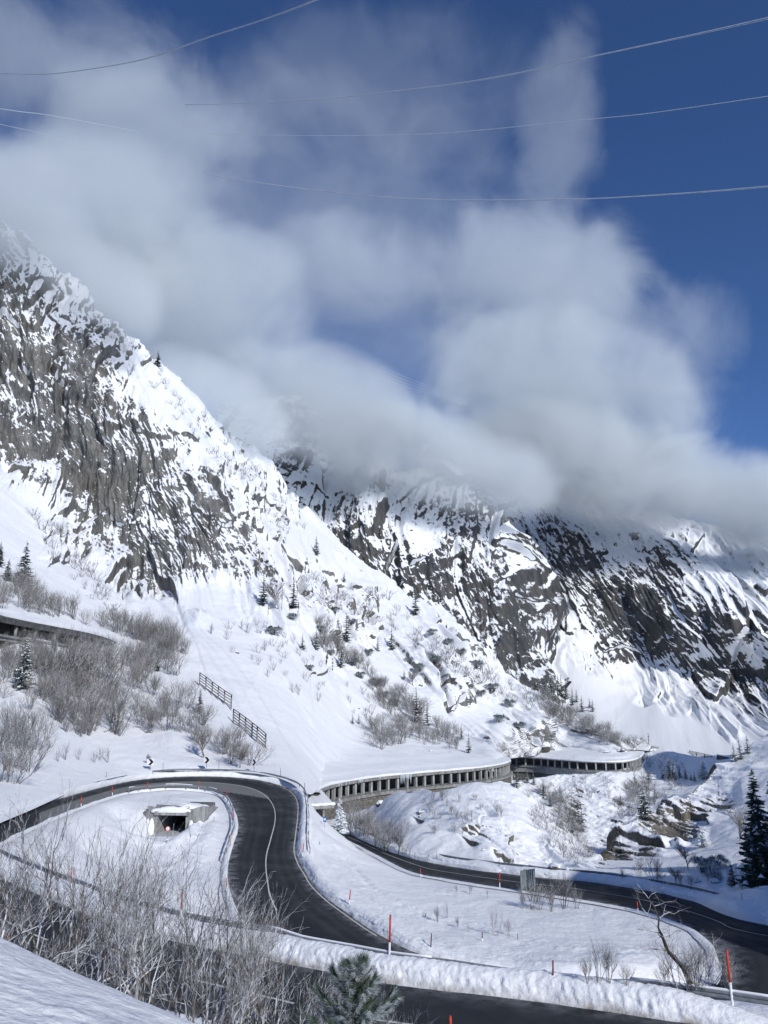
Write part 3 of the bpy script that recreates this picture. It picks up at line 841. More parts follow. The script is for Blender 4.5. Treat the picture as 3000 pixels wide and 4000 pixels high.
def mk_far(seed, sc, rockmap, shear, gain=1., ux=.9, uy=-.35):
    def f(V, px, py, Yd):
        Nn = normals(V)
        rk = padmap(lerpmap(px, py, rockmap), V)
        a = V[..., 0] * ux + V[..., 1] * uy; b = V[..., 2]
        gate = sstep(-.02, .35, rk)
        d, crack, blk = crags(a, b, [(46 * sc, 140 * sc, 10. * gain, 1.1), (17 * sc, 56 * sc, 4. * gain, 1.1), (6.5 * sc, 22 * sc, 1.7 * gain, 1.1), (2.8 * sc, 9 * sc, .7 * gain, 1.)], seed, shear=shear)
        big = fbm((a - b * .5) / 22, b / 60, 4, seed + 9)
        wv = 5 * fbm(a / 50, b / 70, 4, seed + 401)
        rib = 1 - 2 * np.abs(perlin((a + shear * .8 * b + wv) / 15., b / 130, seed + 403)); rib2 = 1 - 2 * np.abs(perlin((a + shear * b + wv) / 6., b / 50, seed + 405)); rib3 = 1 - 2 * np.abs(perlin((a + shear * 1.2 * b + wv) / 2.8, b / 20, seed + 407))
        d = d + (3.2 * rib + 1.0 * rib2 + .3 * rib3) * gain
        sl = fbm(a / 90, b / 90, 4, seed + 3) * 9
        Vn = V + Nn * (d * (.04 + .96 * gate) + sl * (.3 + .7 * gate))[..., None]
        nz = np.abs(normals(Vn)[..., 2])
        bare = sstep(.60, .28, nz + .08 * big)
        streak = fbm((a + shear * b) / (3.2 * sc), b / (14 * sc), 4, seed + 33)
        s2 = fbm((a + 1.2 * b) / (5 * sc), (b - .4 * a) / (40 * sc), 3, seed + 35)
        r = rk + .06 + (bare - .5) * .4 + .1 * big - .34 * crack + .26 * streak + .20 * s2 - .5 * sstep(.7, .88, nz) + .30 * blk + .08 * (rib - .35) + .07 * (rib2 - .35) + .05 * (rib3 - .35) + .16 * fbm(a / 4, b / 5, 3, seed + 88)
        r = r + .05 + .26 * fbm(a / 75, b / 90, 3, seed + 71) * gate
        r = np.where(rk < -.02, np.minimum(r, .1), r)
        r = np.where(rk > -.15, np.maximum(r, sstep(.42, .22, nz) * .95), r)
        return Vn, np.clip(r, -.6, 1.1), np.zeros_like(r)
    return f
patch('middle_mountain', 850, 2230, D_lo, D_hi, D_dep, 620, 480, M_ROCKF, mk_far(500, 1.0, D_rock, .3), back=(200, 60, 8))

# ------------------------------------------------------------------ right-hand mountain wall and the snow fan at its foot
E_hi = [(1650, 1750), (1900, 1850), (2100, 1900), (2280, 1935), (2380, 1950), (2470, 1962), (2560, 1985), (2650, 2030), (2750, 2060), (2850, 2085), (2950, 2095), (3050, 2100), (3300, 2150)]
E_lo = [(1650, 2750), (2000, 2800), (2250, 2960), (2500, 3010), (2700, 3020), (3000, 3050), (3300, 3050)]
E_dep = [(1700, 2600, 820), (1700, 1800, 1100), (2000, 2600, 800), (2000, 2100, 980), (2050, 1900, 1120), (2200, 2580, 800), (2200, 2300, 900), (2250, 2000, 1000), (2280, 1940, 1100), (2450, 2700, 780), (2450, 2400, 860), (2450, 2150, 930), (2460, 1965, 1060),
         (2700, 2760, 740), (2700, 2500, 800), (2700, 2200, 890), (2750, 2065, 1040), (2950, 2800, 700), (2950, 2500, 760), (2950, 2250, 840), (2950, 2100, 1000), (3300, 2800, 640), (3300, 2400, 720), (3300, 2160, 900),
         (2300, 2720, 700), (2350, 2830, 600), (2500, 2900, 540), (2560, 2960, 490), (2600, 2800, 640), (2750, 2880, 560), (2700, 3010, 450), (2950, 2900, 540), (3300, 2950, 480), (2250, 2960, 560), (1900, 2800, 760)]
E_rock = [(2050, 2120, .6), (2150, 2150, .62), (2200, 2300, .55), (2050, 2350, .5), (2100, 2480, .8), (2020, 2500, .75), (2250, 2450, .25), (2280, 2500, .05), (2350, 2200, .55), (2330, 2060, .35), (2450, 2050, .42), (2400, 2350, .78), (2450, 2160, .6), (2500, 2250, .72), (2550, 2350, .95), (2540, 2450, .9), (2450, 2480, .5), (2350, 2550, .45), (2600, 2150, .62), (2650, 2250, .45), (2700, 2400, .42), (2680, 2550, .45), (2780, 2300, .4), (2900, 2200, .45), (2950, 2130, .6), (2900, 2400, .35), (2800, 2600, .7), (2750, 2720, .8), (2680, 2680, .6), (2900, 2600, .4), (2950, 2750, .75), (2880, 2800, .8), (2850, 2860, .5), (3000, 2500, .5), (2300, 2600, .28), (2400, 2640, .3), (2240, 2560, .3), (2500, 2720, .35), (2600, 2760, .35), (2560, 2700, .4),
          (2250, 2690, -.4), (2350, 2720, -.5), (2450, 2800, -.5), (2300, 2800, -.5), (2600, 2850, -.4), (2550, 2790, -.35), (2700, 2900, -.25), (2450, 2880, -.5), (2780, 2900, -.15), (2600, 2950, -.2), (2850, 2950, -.1), (2200, 2640, -.3), (2380, 2690, -.3), (2900, 2900, .0)]
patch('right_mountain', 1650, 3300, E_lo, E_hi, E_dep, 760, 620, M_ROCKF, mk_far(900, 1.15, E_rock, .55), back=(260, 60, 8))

# ------------------------------------------------------------------ gorge walls under the far gallery
G_hi = [(1900, 3052), (2000, 3050), (2060, 3048), (2150, 3030), (2300, 3022), (2420, 3012), (2500, 2985), (2540, 2940), (2600, 2930), (2750, 2960), (2850, 2960), (3000, 2960)]
G_lo = [(1900, 3420), (2200, 3440), (2400, 3400), (2600, 3330), (3000, 3300)]
G_dep = [(1950, 3055, 400), (2050, 3060, 402), (2150, 3040, 408), (2300, 3028, 405), (2420, 3020, 405), (2500, 2990, 440), (2540, 2945, 480), (2600, 2935, 480), (2750, 2965, 460), (2850, 2965, 450), (3000, 2965, 440),
         (2050, 3150, 378), (2120, 3250, 352), (2200, 3350, 328), (2230, 3400, 305), (2150, 3120, 388), (2250, 3120, 387), (2350, 3110, 386), (2300, 3200, 369), (2400, 3200, 366), (2330, 3270, 352), (2450, 3100, 390), (2500, 3150, 372), (2550, 3060, 398), (2620, 3060, 388), (2700, 3050, 382), (2650, 3150, 345), (2800, 3100, 320), (2350, 3350, 330), (2450, 3300, 335), (2600, 3320, 300), (2900, 3050, 340), (1900, 3300, 330), (3000, 3300, 280)]
G_rock = [(2050, 3120, .4), (2100, 3080, .2), (2150, 3150, .15), (2170, 3060, .45), (2230, 3100, .85), (2240, 3160, .95), (2260, 3220, .9), (2200, 3080, .35), (2300, 3080, .25), (2330, 3130, .3), (2400, 3100, .2), (2300, 3200, .3), (2400, 3170, .5), (2420, 3180, .6), (2350, 3050, .25), (2440, 3060, .1), (2500, 3060, .2), (2400, 3230, .5), (2300, 3280, .3), (2450, 3230, .3), (2350, 3320, .5), (2380, 3290, .6), (2250, 3330, .3), (2550, 3000, .3), (2560, 3120, .1), (2650, 3000, -.1), (2620, 2960, -.3), (2750, 3020, -.2), (2150, 3250, .15), (2200, 3320, .15), (2800, 3050, .0), (2600, 3080, .35), (2300, 3380, .7)]
M_ROCKG = terrain_mat('rock_gorge', (.05, .05, .052), (.17, .155, .13), fine=.8, streak=(1, 1, .6))
def mk_near(seed, sc, rockmap, shear, gain=1., ux=.9, uy=.4, edge=14, lim=.6, pen=.6, add=.05, foot=0):
    def f(V, px, py, Yd):
        Nn = normals(V)
        rk = padmap(lerpmap(px, py, rockmap), V)
        a = V[..., 0] * ux + V[..., 1] * uy; b = V[..., 2]
        gate = sstep(-.05, .4, rk)
        d, crack, blk = crags(a, b, [(16 * sc, 20 * sc, 2.3 * gain, 1.2), (6 * sc, 8.5 * sc, 1.5 * gain, 1.3), (2.4 * sc, 3.6 * sc, .85 * gain, 1.2), (1. * sc, 1.3 * sc, .34 * gain, 1.1)], seed, shear=shear, blur=2)
        big = fbm(a / (9 * sc), b / (9 * sc), 4, seed + 9)
        sl = fbm(V[..., 0] / (15 * sc), V[..., 1] / (15 * sc), 4, seed + 3) * 1.6 * sc
        lump = fbm(V[..., 0] / 3.5, V[..., 1] / 3.5 + V[..., 2] / 4, 3, seed + 4) * .35 * sc * gate
        e = np.clip(np.arange(V.shape[0]) / edge, 0, 1)[:, None]
        Vn = V + Nn * ((d * (.05 + .95 * gate) + sl * .6 + lump) * e)[..., None]
        nz = np.abs(normals(Vn)[..., 2])
        bare = sstep(lim, lim - .32, nz + .1 * big)
        s1 = fbm((a + .5 * b) / (1.6 * sc) + .5 * big, b / (7 * sc), 4, seed + 61)
        r = rk + add + (bare - .5) * .5 + .2 * big - .30 * crack + .24 * s1 - pen * sstep(.66, .85, nz)
        r = np.where(rk < -.02, np.minimum(r, .12), r)
        r = np.where(rk > -.2, np.maximum(r, sstep(.34, .12, nz) * .95), r)
        if foot: r[:foot] = np.minimum(r[:foot], -.35)
        return Vn, np.clip(r, -.6, 1.1), np.zeros_like(r)
    return f
patch('gorge_terrain', 1900, 3000, G_lo, G_hi, G_dep, 560, 330, M_ROCKG, mk_near(1300, 1.5, G_rock, .4, .6, pen=.22, add=.28), back=(20, 4, 6))

# ------------------------------------------------------------------ snowy knoll below the near gallery
K_hi = [(1180, 3230), (1240, 3212), (1300, 3200), (1345, 3185), (1400, 3165), (1450, 3148), (1500, 3118), (1560, 3092), (1640, 3088), (1700, 3094), (1760, 3080), (1830, 3058), (1900, 3058), (1960, 3050), (2010, 3062), (2060, 3100), (2120, 3150), (2190, 3215), (2250, 3275), (2300, 3330), (2350, 3385), (2420, 3430)]
K_lo = [(1180, 3280), (1300, 3235), (1370, 3258), (1440, 3284), (1560, 3326), (1720, 3366), (1860, 3386), (2000, 3402), (2200, 3422), (2420, 3452)]
K_dep = [(1180, 3240, 185), (1300, 3232, '-25'), (1300, 3205, 195), (1400, 3168, 205), (1420, 3280, '-24.4'), (1450, 3210, 182), (1430, 3245, 166), (1500, 3125, 192), (1560, 3325, '-24.0'), (1560, 3230, 148), (1560, 3130, 172), (1640, 3092, 170), (1720, 3366, '-23.6'), (1700, 3290, 135), (1700, 3200, 145), (1700, 3098, 158),
         (1830, 3062, 156), (1860, 3388, '-23.2'), (1850, 3300, 131), (1840, 3200, 139), (1830, 3120, 148), (2000, 3405, '-23.2'), (1980, 3300, 131), (1980, 3200, 140), (1970, 3110, 150), (1960, 3055, 157), (2010, 3065, 157), (2090, 3390, 126), (2090, 3300, 135), (2080, 3200, 146), (2060, 3103, 156),
         (2190, 3218, 152), (2190, 3400, 124), (2200, 3430, '-24.6'), (2200, 3320, 138), (2300, 3335, 144), (2300, 3400, 128), (2350, 3390, 134), (2420, 3435, 124), (2420, 3470, 114)]
K_rock = [(1250, 3230, 0), (1400, 3230, -.3), (1500, 3200, -.4), (1600, 3150, -.3), (1640, 3180, .32), (1660, 3172, .3), (1680, 3200, -.4), (1600, 3280, -.4), (1750, 3120, -.2), (1750, 3300, -.4), (1800, 3200, .02), (1840, 3190, .72), (1870, 3220, .8), (1900, 3240, .75), (1950, 3250, .6), (1940, 3200, .1), (1980, 3290, .7), (2000, 3330, .6), (2030, 3360, .35), (1890, 3320, -.2), (1950, 3325, .3), (1900, 3380, -.3), (2000, 3200, .0), (2060, 3250, .2), (2100, 3320, .35), (2130, 3350, .3), (2050, 3160, .15), (2130, 3250, .12), (2200, 3300, .1), (2180, 3380, .1), (2280, 3350, .2), (2240, 3400, .3), (2020, 3110, .1), (1800, 3090, -.1), (1850, 3150, -.15), (2030, 3400, .0), (2320, 3400, .4)]
patch('snowy_knoll', 1180, 2420, K_lo, K_hi, K_dep, 620, 300, M_ROCKN, mk_near(1700, .8, K_rock, .5, .6, pen=.2, add=.12, foot=18), back=(12, 8, 8), skirt=1.5)

# ------------------------------------------------------------------ rocky spur and snow slope on the right
R_hi = [(2195, 3420), (2230, 3375), (2260, 3345), (2330, 3325), (2395, 3290), (2420, 3240), (2470, 3225), (2520, 3205), (2555, 3185), (2590, 3150), (2640, 3115), (2700, 3085), (2735, 3050), (2770, 3015), (2800, 2990), (2860, 2960), (2920, 2925), (2960, 2895), (3000, 2870), (3100, 2800), (3350, 2600)]
R_lo = [(2195, 3438), (2300, 3436), (2450, 3456), (2600, 3482), (2720, 3510), (2850, 3548), (3000, 3598), (3350, 3740)]
R_dep = [(2200, 3430, '-26'), (2230, 3380, 140), (2260, 3350, 143), (2330, 3330, 146), (2330, 3432, '-24.4'), (2450, 3455, '-23'), (2300, 3400, 134), (2400, 3390, 136), (2395, 3295, 149), (2420, 3250, 152), (2450, 3330, 142), (2500, 3345, 140), (2520, 3210, 157), (2560, 3320, 143), (2600, 3470, '-22.4'), (2600, 3400, 122), (2650, 3290, 147), (2600, 3160, 160), (2560, 3200, 157), (2700, 3265, 149),
         (2640, 3120, 165), (2720, 3505, '-22'), (2730, 3440, 106), (2730, 3200, 156), (2735, 3055, 171), (2800, 3150, 160), (2770, 3100, 164), (2800, 2995, 176), (2850, 3450, 100), (2850, 3300, 128), (2900, 3150, 151), (2900, 3050, 164), (2860, 2965, 180), (3000, 3590, '-21.4'), (3000, 3480, 92), (2980, 3350, 113), (3000, 3150, 144), (3000, 3000, 165), (3000, 2875, 188), (3350, 3740, '-19'), (3350, 3400, 90), (3350, 3000, 130), (3350, 2620, 175)]
R_rock = [(2220, 3400, .5), (2240, 3385, .8), (2290, 3385, .9), (2250, 3365, .7), (2340, 3360, .95), (2380, 3380, .9), (2400, 3350, .7), (2430, 3370, .4), (2400, 3310, .5), (2440, 3290, .25), (2480, 3300, .3), (2520, 3320, .5), (2560, 3310, .6), (2450, 3250, .1), (2520, 3240, .5), (2560, 3240, .7), (2600, 3260, .9), (2650, 3270, .95), (2620, 3210, .4), (2680, 3210, .75), (2700, 3190, .8), (2720, 3240, .5), (2740, 3180, .4), (2700, 3120, .15), (2750, 3120, .3), (2800, 3110, .4), (2850, 3110, .15), (2770, 3060, .25), (2830, 3050, .12), (2860, 2990, .05), (2930, 2980, .25), (2700, 3060, .1), (2780, 3180, .3), (2950, 2920, .05), (3000, 2950, -.1),
          (2350, 3440, -.4), (2450, 3430, -.5), (2550, 3380, -.4), (2620, 3330, -.2), (2700, 3330, -.4), (2800, 3250, -.4), (2600, 3450, -.5), (2750, 3480, -.5), (2850, 3350, -.4), (2950, 3400, -.4), (2900, 3200, -.4), (2930, 3080, -.3), (3000, 3100, -.4), (2780, 3430, .1), (2770, 3440, .3), (2860, 3440, .1), (2930, 3440, .2), (2900, 3550, -.5), (3300, 3000, -.3), (3300, 3400, -.4)]
patch('rocky_spur_terrain', 2195, 3350, R_lo, R_hi, R_dep, 760, 520, M_ROCKN, mk_near(2100, .8, R_rock, .45, .8, pen=.10, add=.36, foot=26), back=(22, 26, 10), skirt=2.0)
print('terrain built')
# ================================================================== SNOW BANKS, GUARD RAILS
def edge_frame(E, Other):
    """outward horizontal direction at each station of a road edge"""
    o = E - Other; o[:, 2] = 0
    o /= np.linalg.norm(o, axis=1)[:, None] + 1e-9
    return o

def snow_bank(E, O, h, wd, seed, name='snow_bank', step=.2, hv=.25, dirt=.8, rough=1.0, fade=4.):
    L = plen(E); m = int(L / step)
    J = cr(np.hstack([E, O])[::max(1, len(E) // 160)], m); E = J[:, :3]; O = J[:, 3:]; O /= np.linalg.norm(O, axis=1)[:, None]
    s = np.linspace(0, L, m)
    prof = np.array([(-.12, -.15), (.0, .10), (.05, .24), (.10, .38), (.15, .52), (.20, .66), (.27, .80), (.36, .92), (.50, 1.0), (.64, 1.02), (.78, .95), (.90, .80), (1.0, .58), (1.15, .28), (1.35, -.25)])
    # finer profile
    t0 = np.linspace(0, 1, len(prof)); t1 = np.linspace(0, 1, 34)
    pf = np.stack([np.interp(t1, t0, prof[:, 0]), np.interp(t1, t0, prof[:, 1])], 1)
    hh = h * (1 + hv * fbm(s / 7, s * 0 + seed, 4, seed))
    ends = np.clip(np.minimum(s, L - s) / fade, 0, 1) ** .6
    hh = hh * ends
    S, T = np.meshgrid(s, np.linspace(0, 1, 34), indexing='ij')
    off = pf[None, :, 0] * wd * (.9 + .2 * fbm(S / 5, S * 0 + 3, 2, seed + 5)) + .10 * fbm(S / 2.3, T * 2, 3, seed + 8) * rough
    z = pf[None, :, 1] * hh[:, None]
    face = np.exp(-((T - .3) / .2) ** 2)
    # chewed blower face: slanting grooves and clods
    gro = fbm(S / .22 + T * 3.2, T * 3, 3, seed + 21) * .13 + fbm(S / 1.1 - T * 2, T * 3, 3, seed + 22) * .12
    off = off - face * gro * rough
    z = z + (.06 * fbm(S / .5, T * 8, 3, seed + 31) + .05 * fbm(S / .22, T * 14, 2, seed + 32)) * rough * np.clip(pf[None, :, 1] + .3, 0, 1) * ends[:, None]
    V = E[:, None, :] + O[:, None, :] * off[..., None]
    V[..., 2] = E[:, None, 2] + z
    d = np.clip((.42 - pf[None, :, 1]) / .42, 0, 1) * (T < .45) * (1 + .8 * fbm(S / 1.5, T * 4, 2, seed + 44)) * dirt
    o = link(name, grid_mesh(name, V, True, {'rock': np.full(V.shape[:2], -.5), 'dirt': np.clip(d, 0, 1)}), M_SNOWB)
    return tag(o, kind='structure')
M_SNOWB = terrain_mat('bank_snow', (.2, .2, .2), (.3, .3, .3), fine=1.5)

outE = HP[:, 0].copy(); inE = HP[:, -1].copy()
outO = edge_frame(HP[:, 0], HP[:, -1].copy()); inO = edge_frame(HP[:, -1], HP[:, 0].copy())
n = len(HP)
def ipx(E, x, lo=0, hi=None):
    hi = hi or len(E); k = np.abs(cpx(E[lo:hi]) - x); return lo + int(k.argmin())
i_ap = int(n * .30)
iA = ipx(outE, 1174, 0, n // 2)                # apex of the top bend, outer side
snow_bank(outE[8:iA + 20], outO[8:iA + 20], .85, 1.9, 5, step=.25, dirt=.5)
iS = ipx(outE, 1681, int(n * .35), int(n * .55))
snow_bank(outE[iA:iS + 60], outO[iA:iS + 60], .75, 2.0, 6, step=.22, hv=.35, dirt=.5)
snow_bank(inE[8:iS - 30], inO[8:iS - 30], .26, .8, 7, step=.22, hv=.6, dirt=.35, rough=.7)
jR = ipx(inE, 2990, int(n * .6), n)
snow_bank(inE[int(n * .60):n - 40], inO[int(n * .60):n - 40], .95, 1.9, 8, step=.25, dirt=.55)
snow_bank(outE[int(n * .62):n - 60], outO[int(n * .62):n - 60], .10, .8, 9, step=.3, hv=.6, dirt=.15, rough=.5)
nearO = -side
snow_bank(NR[20:480, 0], nearO[20:480], .90, 1.75, 10, step=.08, hv=.14, dirt=1.0, rough=.75)
snow_bank(NR[20:480, -1], side[20:480].copy(), .5, 1.4, 11, step=.2, hv=.4, dirt=.5)

def guard_rail(E, O, off, dz, spacing, label, h=.62, group='guard rails along the pass road', dzf=None):
    L = plen(E); m = max(8, int(L / .8)); J = cr(np.hstack([E, O])[::max(1, len(E) // 120)], m)
    E2 = J[:, :3] + J[:, 3:] / np.linalg.norm(J[:, 3:], axis=1)[:, None] * off; O2 = J[:, 3:]
    c = E2[len(E2) // 2]
    if dzf: E2 = E2 + np.array([0, 0, 1.]) * dzf(cpx(E2))[:, None]
    root = empty('guard_rail', c, label, 'guard rail', group)
    prof = [(0, -.16), (.05, -.11), (.05, -.05), (0, 0), (.05, .05), (.05, .11), (0, .16), (-.02, .16), (-.02, -.16)]
    V = np.array([[E2[i] - c + np.array([0, 0, dz]) - O2[i] * a + np.array([0, 0, b]) for a, b in prof] for i in range(len(E2))])
    k = V.shape[1]; i = np.arange(V.shape[0] * k).reshape(-1, k); j = np.roll(i, -1, 1)
    q = np.stack([i[:-1], j[:-1], j[1:], i[1:]], -1).reshape(-1, 4)
    link('rail_beam', np_mesh('rail_beam', V.reshape(-1, 3), q, False), M_STEEL, root)
    # snow cap lying on the beam
    cap = [tuple(p) for p in (V[:, 6] * .5 + V[:, 7] * .5 + np.array([0, 0, .02]))]
    seg = []
    for q_i, p in enumerate(cap):
        if fbm(np.array([q_i * .13]), np.array([1.7]), 2, 3)[0] > -.22: seg.append(p)
        else:
            if len(seg) > 2: MB().tube(seg, .06, 5).build('snow_cap', M_SNOWP, root, smooth=True)
            seg = []
    if len(seg) > 2: MB().tube(seg, .06, 5).build('snow_cap', M_SNOWP, root, smooth=True)
    pm = MB().box((0, 0, -.35), (.10, .14, .95)).mesh('post', M_STEEL)
    npst = int(L / spacing); P2 = cr(E2, max(2, npst))
    for p in P2:
        o = link('post', pm, None, root, loc=p - c + np.array([0, 0, dz - .05]))
    return root
i0 = ipx(outE, 590, 0, n // 3)
guard_rail(outE[i0:iA + 70], outO[i0:iA + 70], 1.75, 1.15, 4, 'long guard rail on the outer snow bank of the upper bend, below the arrow boards')
i1 = ipx(inE, 505, 0, n // 3); i2 = ipx(inE, 893, int(n * .28), int(n * .42))
guard_rail(inE[i1:i2], inO[i1:i2], .75, .78, 3.2, 'guard rail curving round the inner edge of the upper bend above the underpass')
guard_rail(NR[20:480, 0], nearO[20:480], 1.9, .80, 4, 'frosted guard rail behind the thick snow bank of the nearest road', dzf=lambda x: -.22 * sstep(1050, 1200, x) - .12 * sstep(1700, 2000, x) + .16 * sstep(2350, 2500, x))
j0 = ipx(inE, 3000, int(n * .6), n)
guard_rail(inE[int(n * .63):n - 45], inO[int(n * .63):n - 45], 1.7, .95, 4, 'guard rail on the outer bank of the lower road beside the gorge')
# ================================================================== GALLERIES (avalanche sheds)
def masonry_mat():
    m, t, b = newmat('retaining_masonry')
    g = t.nodes.new('ShaderNodeNewGeometry')
    n = noise(t, 1.2, 6, .65, g.outputs['Position'])
    c = ramp(t, n.outputs[0], [(.3, (.10, .095, .085)), (.7, (.25, .24, .215))]).outputs[0]
    oi = t.nodes.new('ShaderNodeObjectInfo')
    c = mixc(t, .5, c, ramp(t, oi.outputs['Random'], [(0., .55), (1., 1.35)]).outputs[0], 'MULTIPLY')
    t.links.new(c, b.inputs['Base Color']); b.inputs['Roughness'].default_value = .85
    bump(t, b, n.outputs[0], .6, .06)
    return m
M_MAS = masonry_mat()
M_SNOWR = terrain_mat('roof_snow_cover', (.2, .2, .2), (.3, .3, .3), fine=.8)

def gallery(label, front, zr, zf, depth, ncol, colw, cold, fascia, wall_drop, mat_f, hill=1, snow_h=.7, back_rise=2.2, panel=4.0, round_=False, snow_back=None, stones=None, parapet=.55):
    """front: world polyline of the open side (x,y), hill: side on which the slope lies"""
    F = cr(front, 160); F[:, 2] = 0
    T = np.gradient(F, axis=0); T /= np.linalg.norm(T, axis=1)[:, None]
    H = np.stack([-T[:, 1], T[:, 0], T[:, 2] * 0], 1) * hill            # towards the hill
    H = np.stack([smooth1(H[:, k], 31) for k in range(3)], 1); H /= np.linalg.norm(H, axis=1)[:, None]
    c = np.array([F[80, 0], F[80, 1], zf])
    root = empty('road_gallery', c, label, 'gallery', 'avalanche galleries over the pass road')
    def ribbon(name, offs, zs, mat, closed=True, smooth=False, jit=None):
        V = np.stack([F + H * o + np.array([0, 0, z]) for o, z in zip(offs, zs)], 1) - c
        if jit is not None: V = V + jit
        k = V.shape[1]; i = np.arange(V.shape[0] * k).reshape(-1, k)
        if closed:
            j = np.roll(i, -1, 1); q = np.stack([i[:-1], i[1:], j[1:], j[:-1]], -1).reshape(-1, 4)
        else:
            q = np.stack([i[:-1, :-1], i[1:, :-1], i[1:, 1:], i[:-1, 1:]], -1).reshape(-1, 4)
        return link(name, np_mesh(name, V.reshape(-1, 3), q, smooth), mat, root)
    D = depth
    ribbon('roof_slab', [.15, .15, D, D], [zr - .05, zr - .5, zr - .5, zr - .05], mat_f)
    ribbon('floor_slab', [-.35, -.35, D, D], [zf, zf - .5, zf - .5, zf], M_CONC)
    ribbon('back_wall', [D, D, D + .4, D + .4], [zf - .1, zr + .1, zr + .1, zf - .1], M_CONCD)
    ribbon('parapet', [-.30, -.30, .05, .05], [zf - .02, zf + parapet, zf + parapet, zf - .02], M_CONC)
    ribbon('deck_edge', [-.62, -.62, -.352, -.352], [zf + .12, zf - .38, zf - .38, zf + .12], M_CONC)
    # railing on the deck edge
    if parapet > .4:
        rb = MB()
        P2 = F + H * -.5 - c; P2[:, 2] = zf - c[2]
        for dz in (.55, .95): rb.tube([p + np.array([0, 0, dz]) for p in P2[::2]], .035, 4)
        for p in cr(P2, max(2, int(plen(P2) / 2.2))): rb.bar(p + np.array([0, 0, .1]), p + np.array([0, 0, .98]), .06)
        tag(rb.build('railing', M_STEEL, root), kind='stuff')
    L = plen(F)
    # fascia panels, each a piece of its own, slightly uneven
    npn = max(2, int(L / panel)); rnd = random.Random(int(abs(zf) * 10))
    idx = np.linspace(0, 159, npn + 1)
    for a, b in zip(idx[:-1], idx[1:]):
        ia, ib = a + .04, b - .04
        pa = np.array([np.interp(ia, range(160), F[:, k]) for k in range(3)]); pb = np.array([np.interp(ib, range(160), F[:, k]) for k in range(3)])
        hh = H[int(a)]; j = rnd.uniform(-.05, .05)
        w2 = .34
        m = MB().bar(pa + hh * (-.17 + j) + np.array([0, 0, zr - fascia / 2]) - c, pb + hh * (-.17 + j) + np.array([0, 0, zr - fascia / 2]) - c, w2, fascia + rnd.uniform(-.03, .03))
        m.build('fascia_panel', mat_f, root)
    # columns
    cm = None
    for k in range(ncol):
        s = (k + .5) / ncol * 159
        p = np.array([np.interp(s, range(160), F[:, q]) for q in range(3)]); hh = H[int(s)]
        if cm is None:
            ch = zr - .45 - (zf + .0)
            if round_:
                cm = MB().tube([(0, 0, 0), (0, 0, ch)], colw / 2, 10).mesh('column', M_CONC, True)
            else:
                cm = MB().box((0, 0, ch / 2), (colw, cold, ch)).mesh('column', M_CONC)
                cm.materials.clear(); cm.materials.append(M_CONCL)
        o = link('column', cm, None, root, loc=p + hh * (cold / 2 + .12) + np.array([0, 0, zf]) - c)
        o.rotation_euler = (0, 0, math.atan2(T[int(s)][1], T[int(s)][0]))
    # snow lying on the roof, running up to the slope behind
    sb = snow_back if snow_back is not None else D + 6
    offs = np.array([-.30, -.34, -.24, -.05, .3, 1.0, 2.2, 4, 6, 8, sb * .8, sb]); offs = np.sort(offs)
    zs = np.array([zr - .02, zr + snow_h * .35, zr + snow_h * .7, zr + snow_h * .92, zr + snow_h, zr + snow_h * 1.08, zr + snow_h * 1.15, zr + snow_h * 1.2 + back_rise * .05, zr + snow_h * 1.25 + back_rise * .15, zr + snow_h * 1.3 + back_rise * .3, zr + snow_h * 1.3 + back_rise * .6, zr + snow_h + back_rise])
    t0 = np.linspace(0, 1, 12); t1 = np.linspace(0, 1, 40)
    offs = np.interp(t1, t0, offs); zs = np.interp(t1, t0, zs)
    nn = 420
    Fi = cr(F, nn); Hi = cr(H, nn); Hi /= np.linalg.norm(Hi, axis=1)[:, None]
    V = np.stack([Fi + Hi * o + np.array([0, 0, z]) for o, z in zip(offs, zs)], 1)
    S = np.linspace(0, L, nn)[:, None].repeat(40, 1)
    V[..., 2] += (.10 * fbm(S / 3, V[..., 0] / 3, 3, 61) + .25 * fbm(V[..., 0] / 12, V[..., 1] / 12, 3, 62)) * sstep(0, .4, t1)[None]
    ov = .22 * fbm(S / 4, S * 0 + 1, 3, 63)
    V += Hi[:, None, :] * (-np.abs(ov) * sstep(.5, 0, t1)[None] * 1.2)[..., None]
    i = np.arange(nn * 40).reshape(nn, 40)
    q = np.stack([i[:-1, :-1], i[1:, :-1], i[1:, 1:], i[:-1, 1:]], -1).reshape(-1, 4)
    me = np_mesh('roof_snow', (V - c).reshape(-1, 3), q, True, {'rock': np.full(nn * 40, -.4), 'dirt': np.zeros(nn * 40)})
    link('roof_snow', me, M_SNOWR, root)
    # retaining wall
    if wall_drop:
        ribbon('retaining_wall', [-.1, -.1 - wall_drop * .08, 1.2, 1.2], [zf - .49, zf - wall_drop, zf - wall_drop, zf - .49], M_CONC if stones is None else M_MAS)
    if stones:
        s0, s1, rows = stones; bw, bh = 1.45, .66
        nb = int((s1 - s0) / bw); meshes = []
        for v in range(4):
            rr = random.Random(v); x, z_, y = bw * .46, bh * .43, .10
            mbx = MB()
            b0 = [(-x + rr.uniform(-.05, .05), 0, -z_), (x, 0, -z_ + rr.uniform(-.04, .04)), (x + rr.uniform(-.05, .05), 0, z_), (-x, 0, z_ + rr.uniform(-.04, .04))]
            b1 = [(p[0] * .9, -y - rr.uniform(0, .06), p[2] * .84) for p in b0]
            mbx.v = [tuple(p) for p in b0] + [tuple(p) for p in b1]
            mbx.f = [(4, 5, 6, 7), (0, 1, 5, 4), (1, 2, 6, 5), (2, 3, 7, 6), (3, 0, 4, 7)]
            meshes.append(mbx.mesh('stone_block', M_MAS))
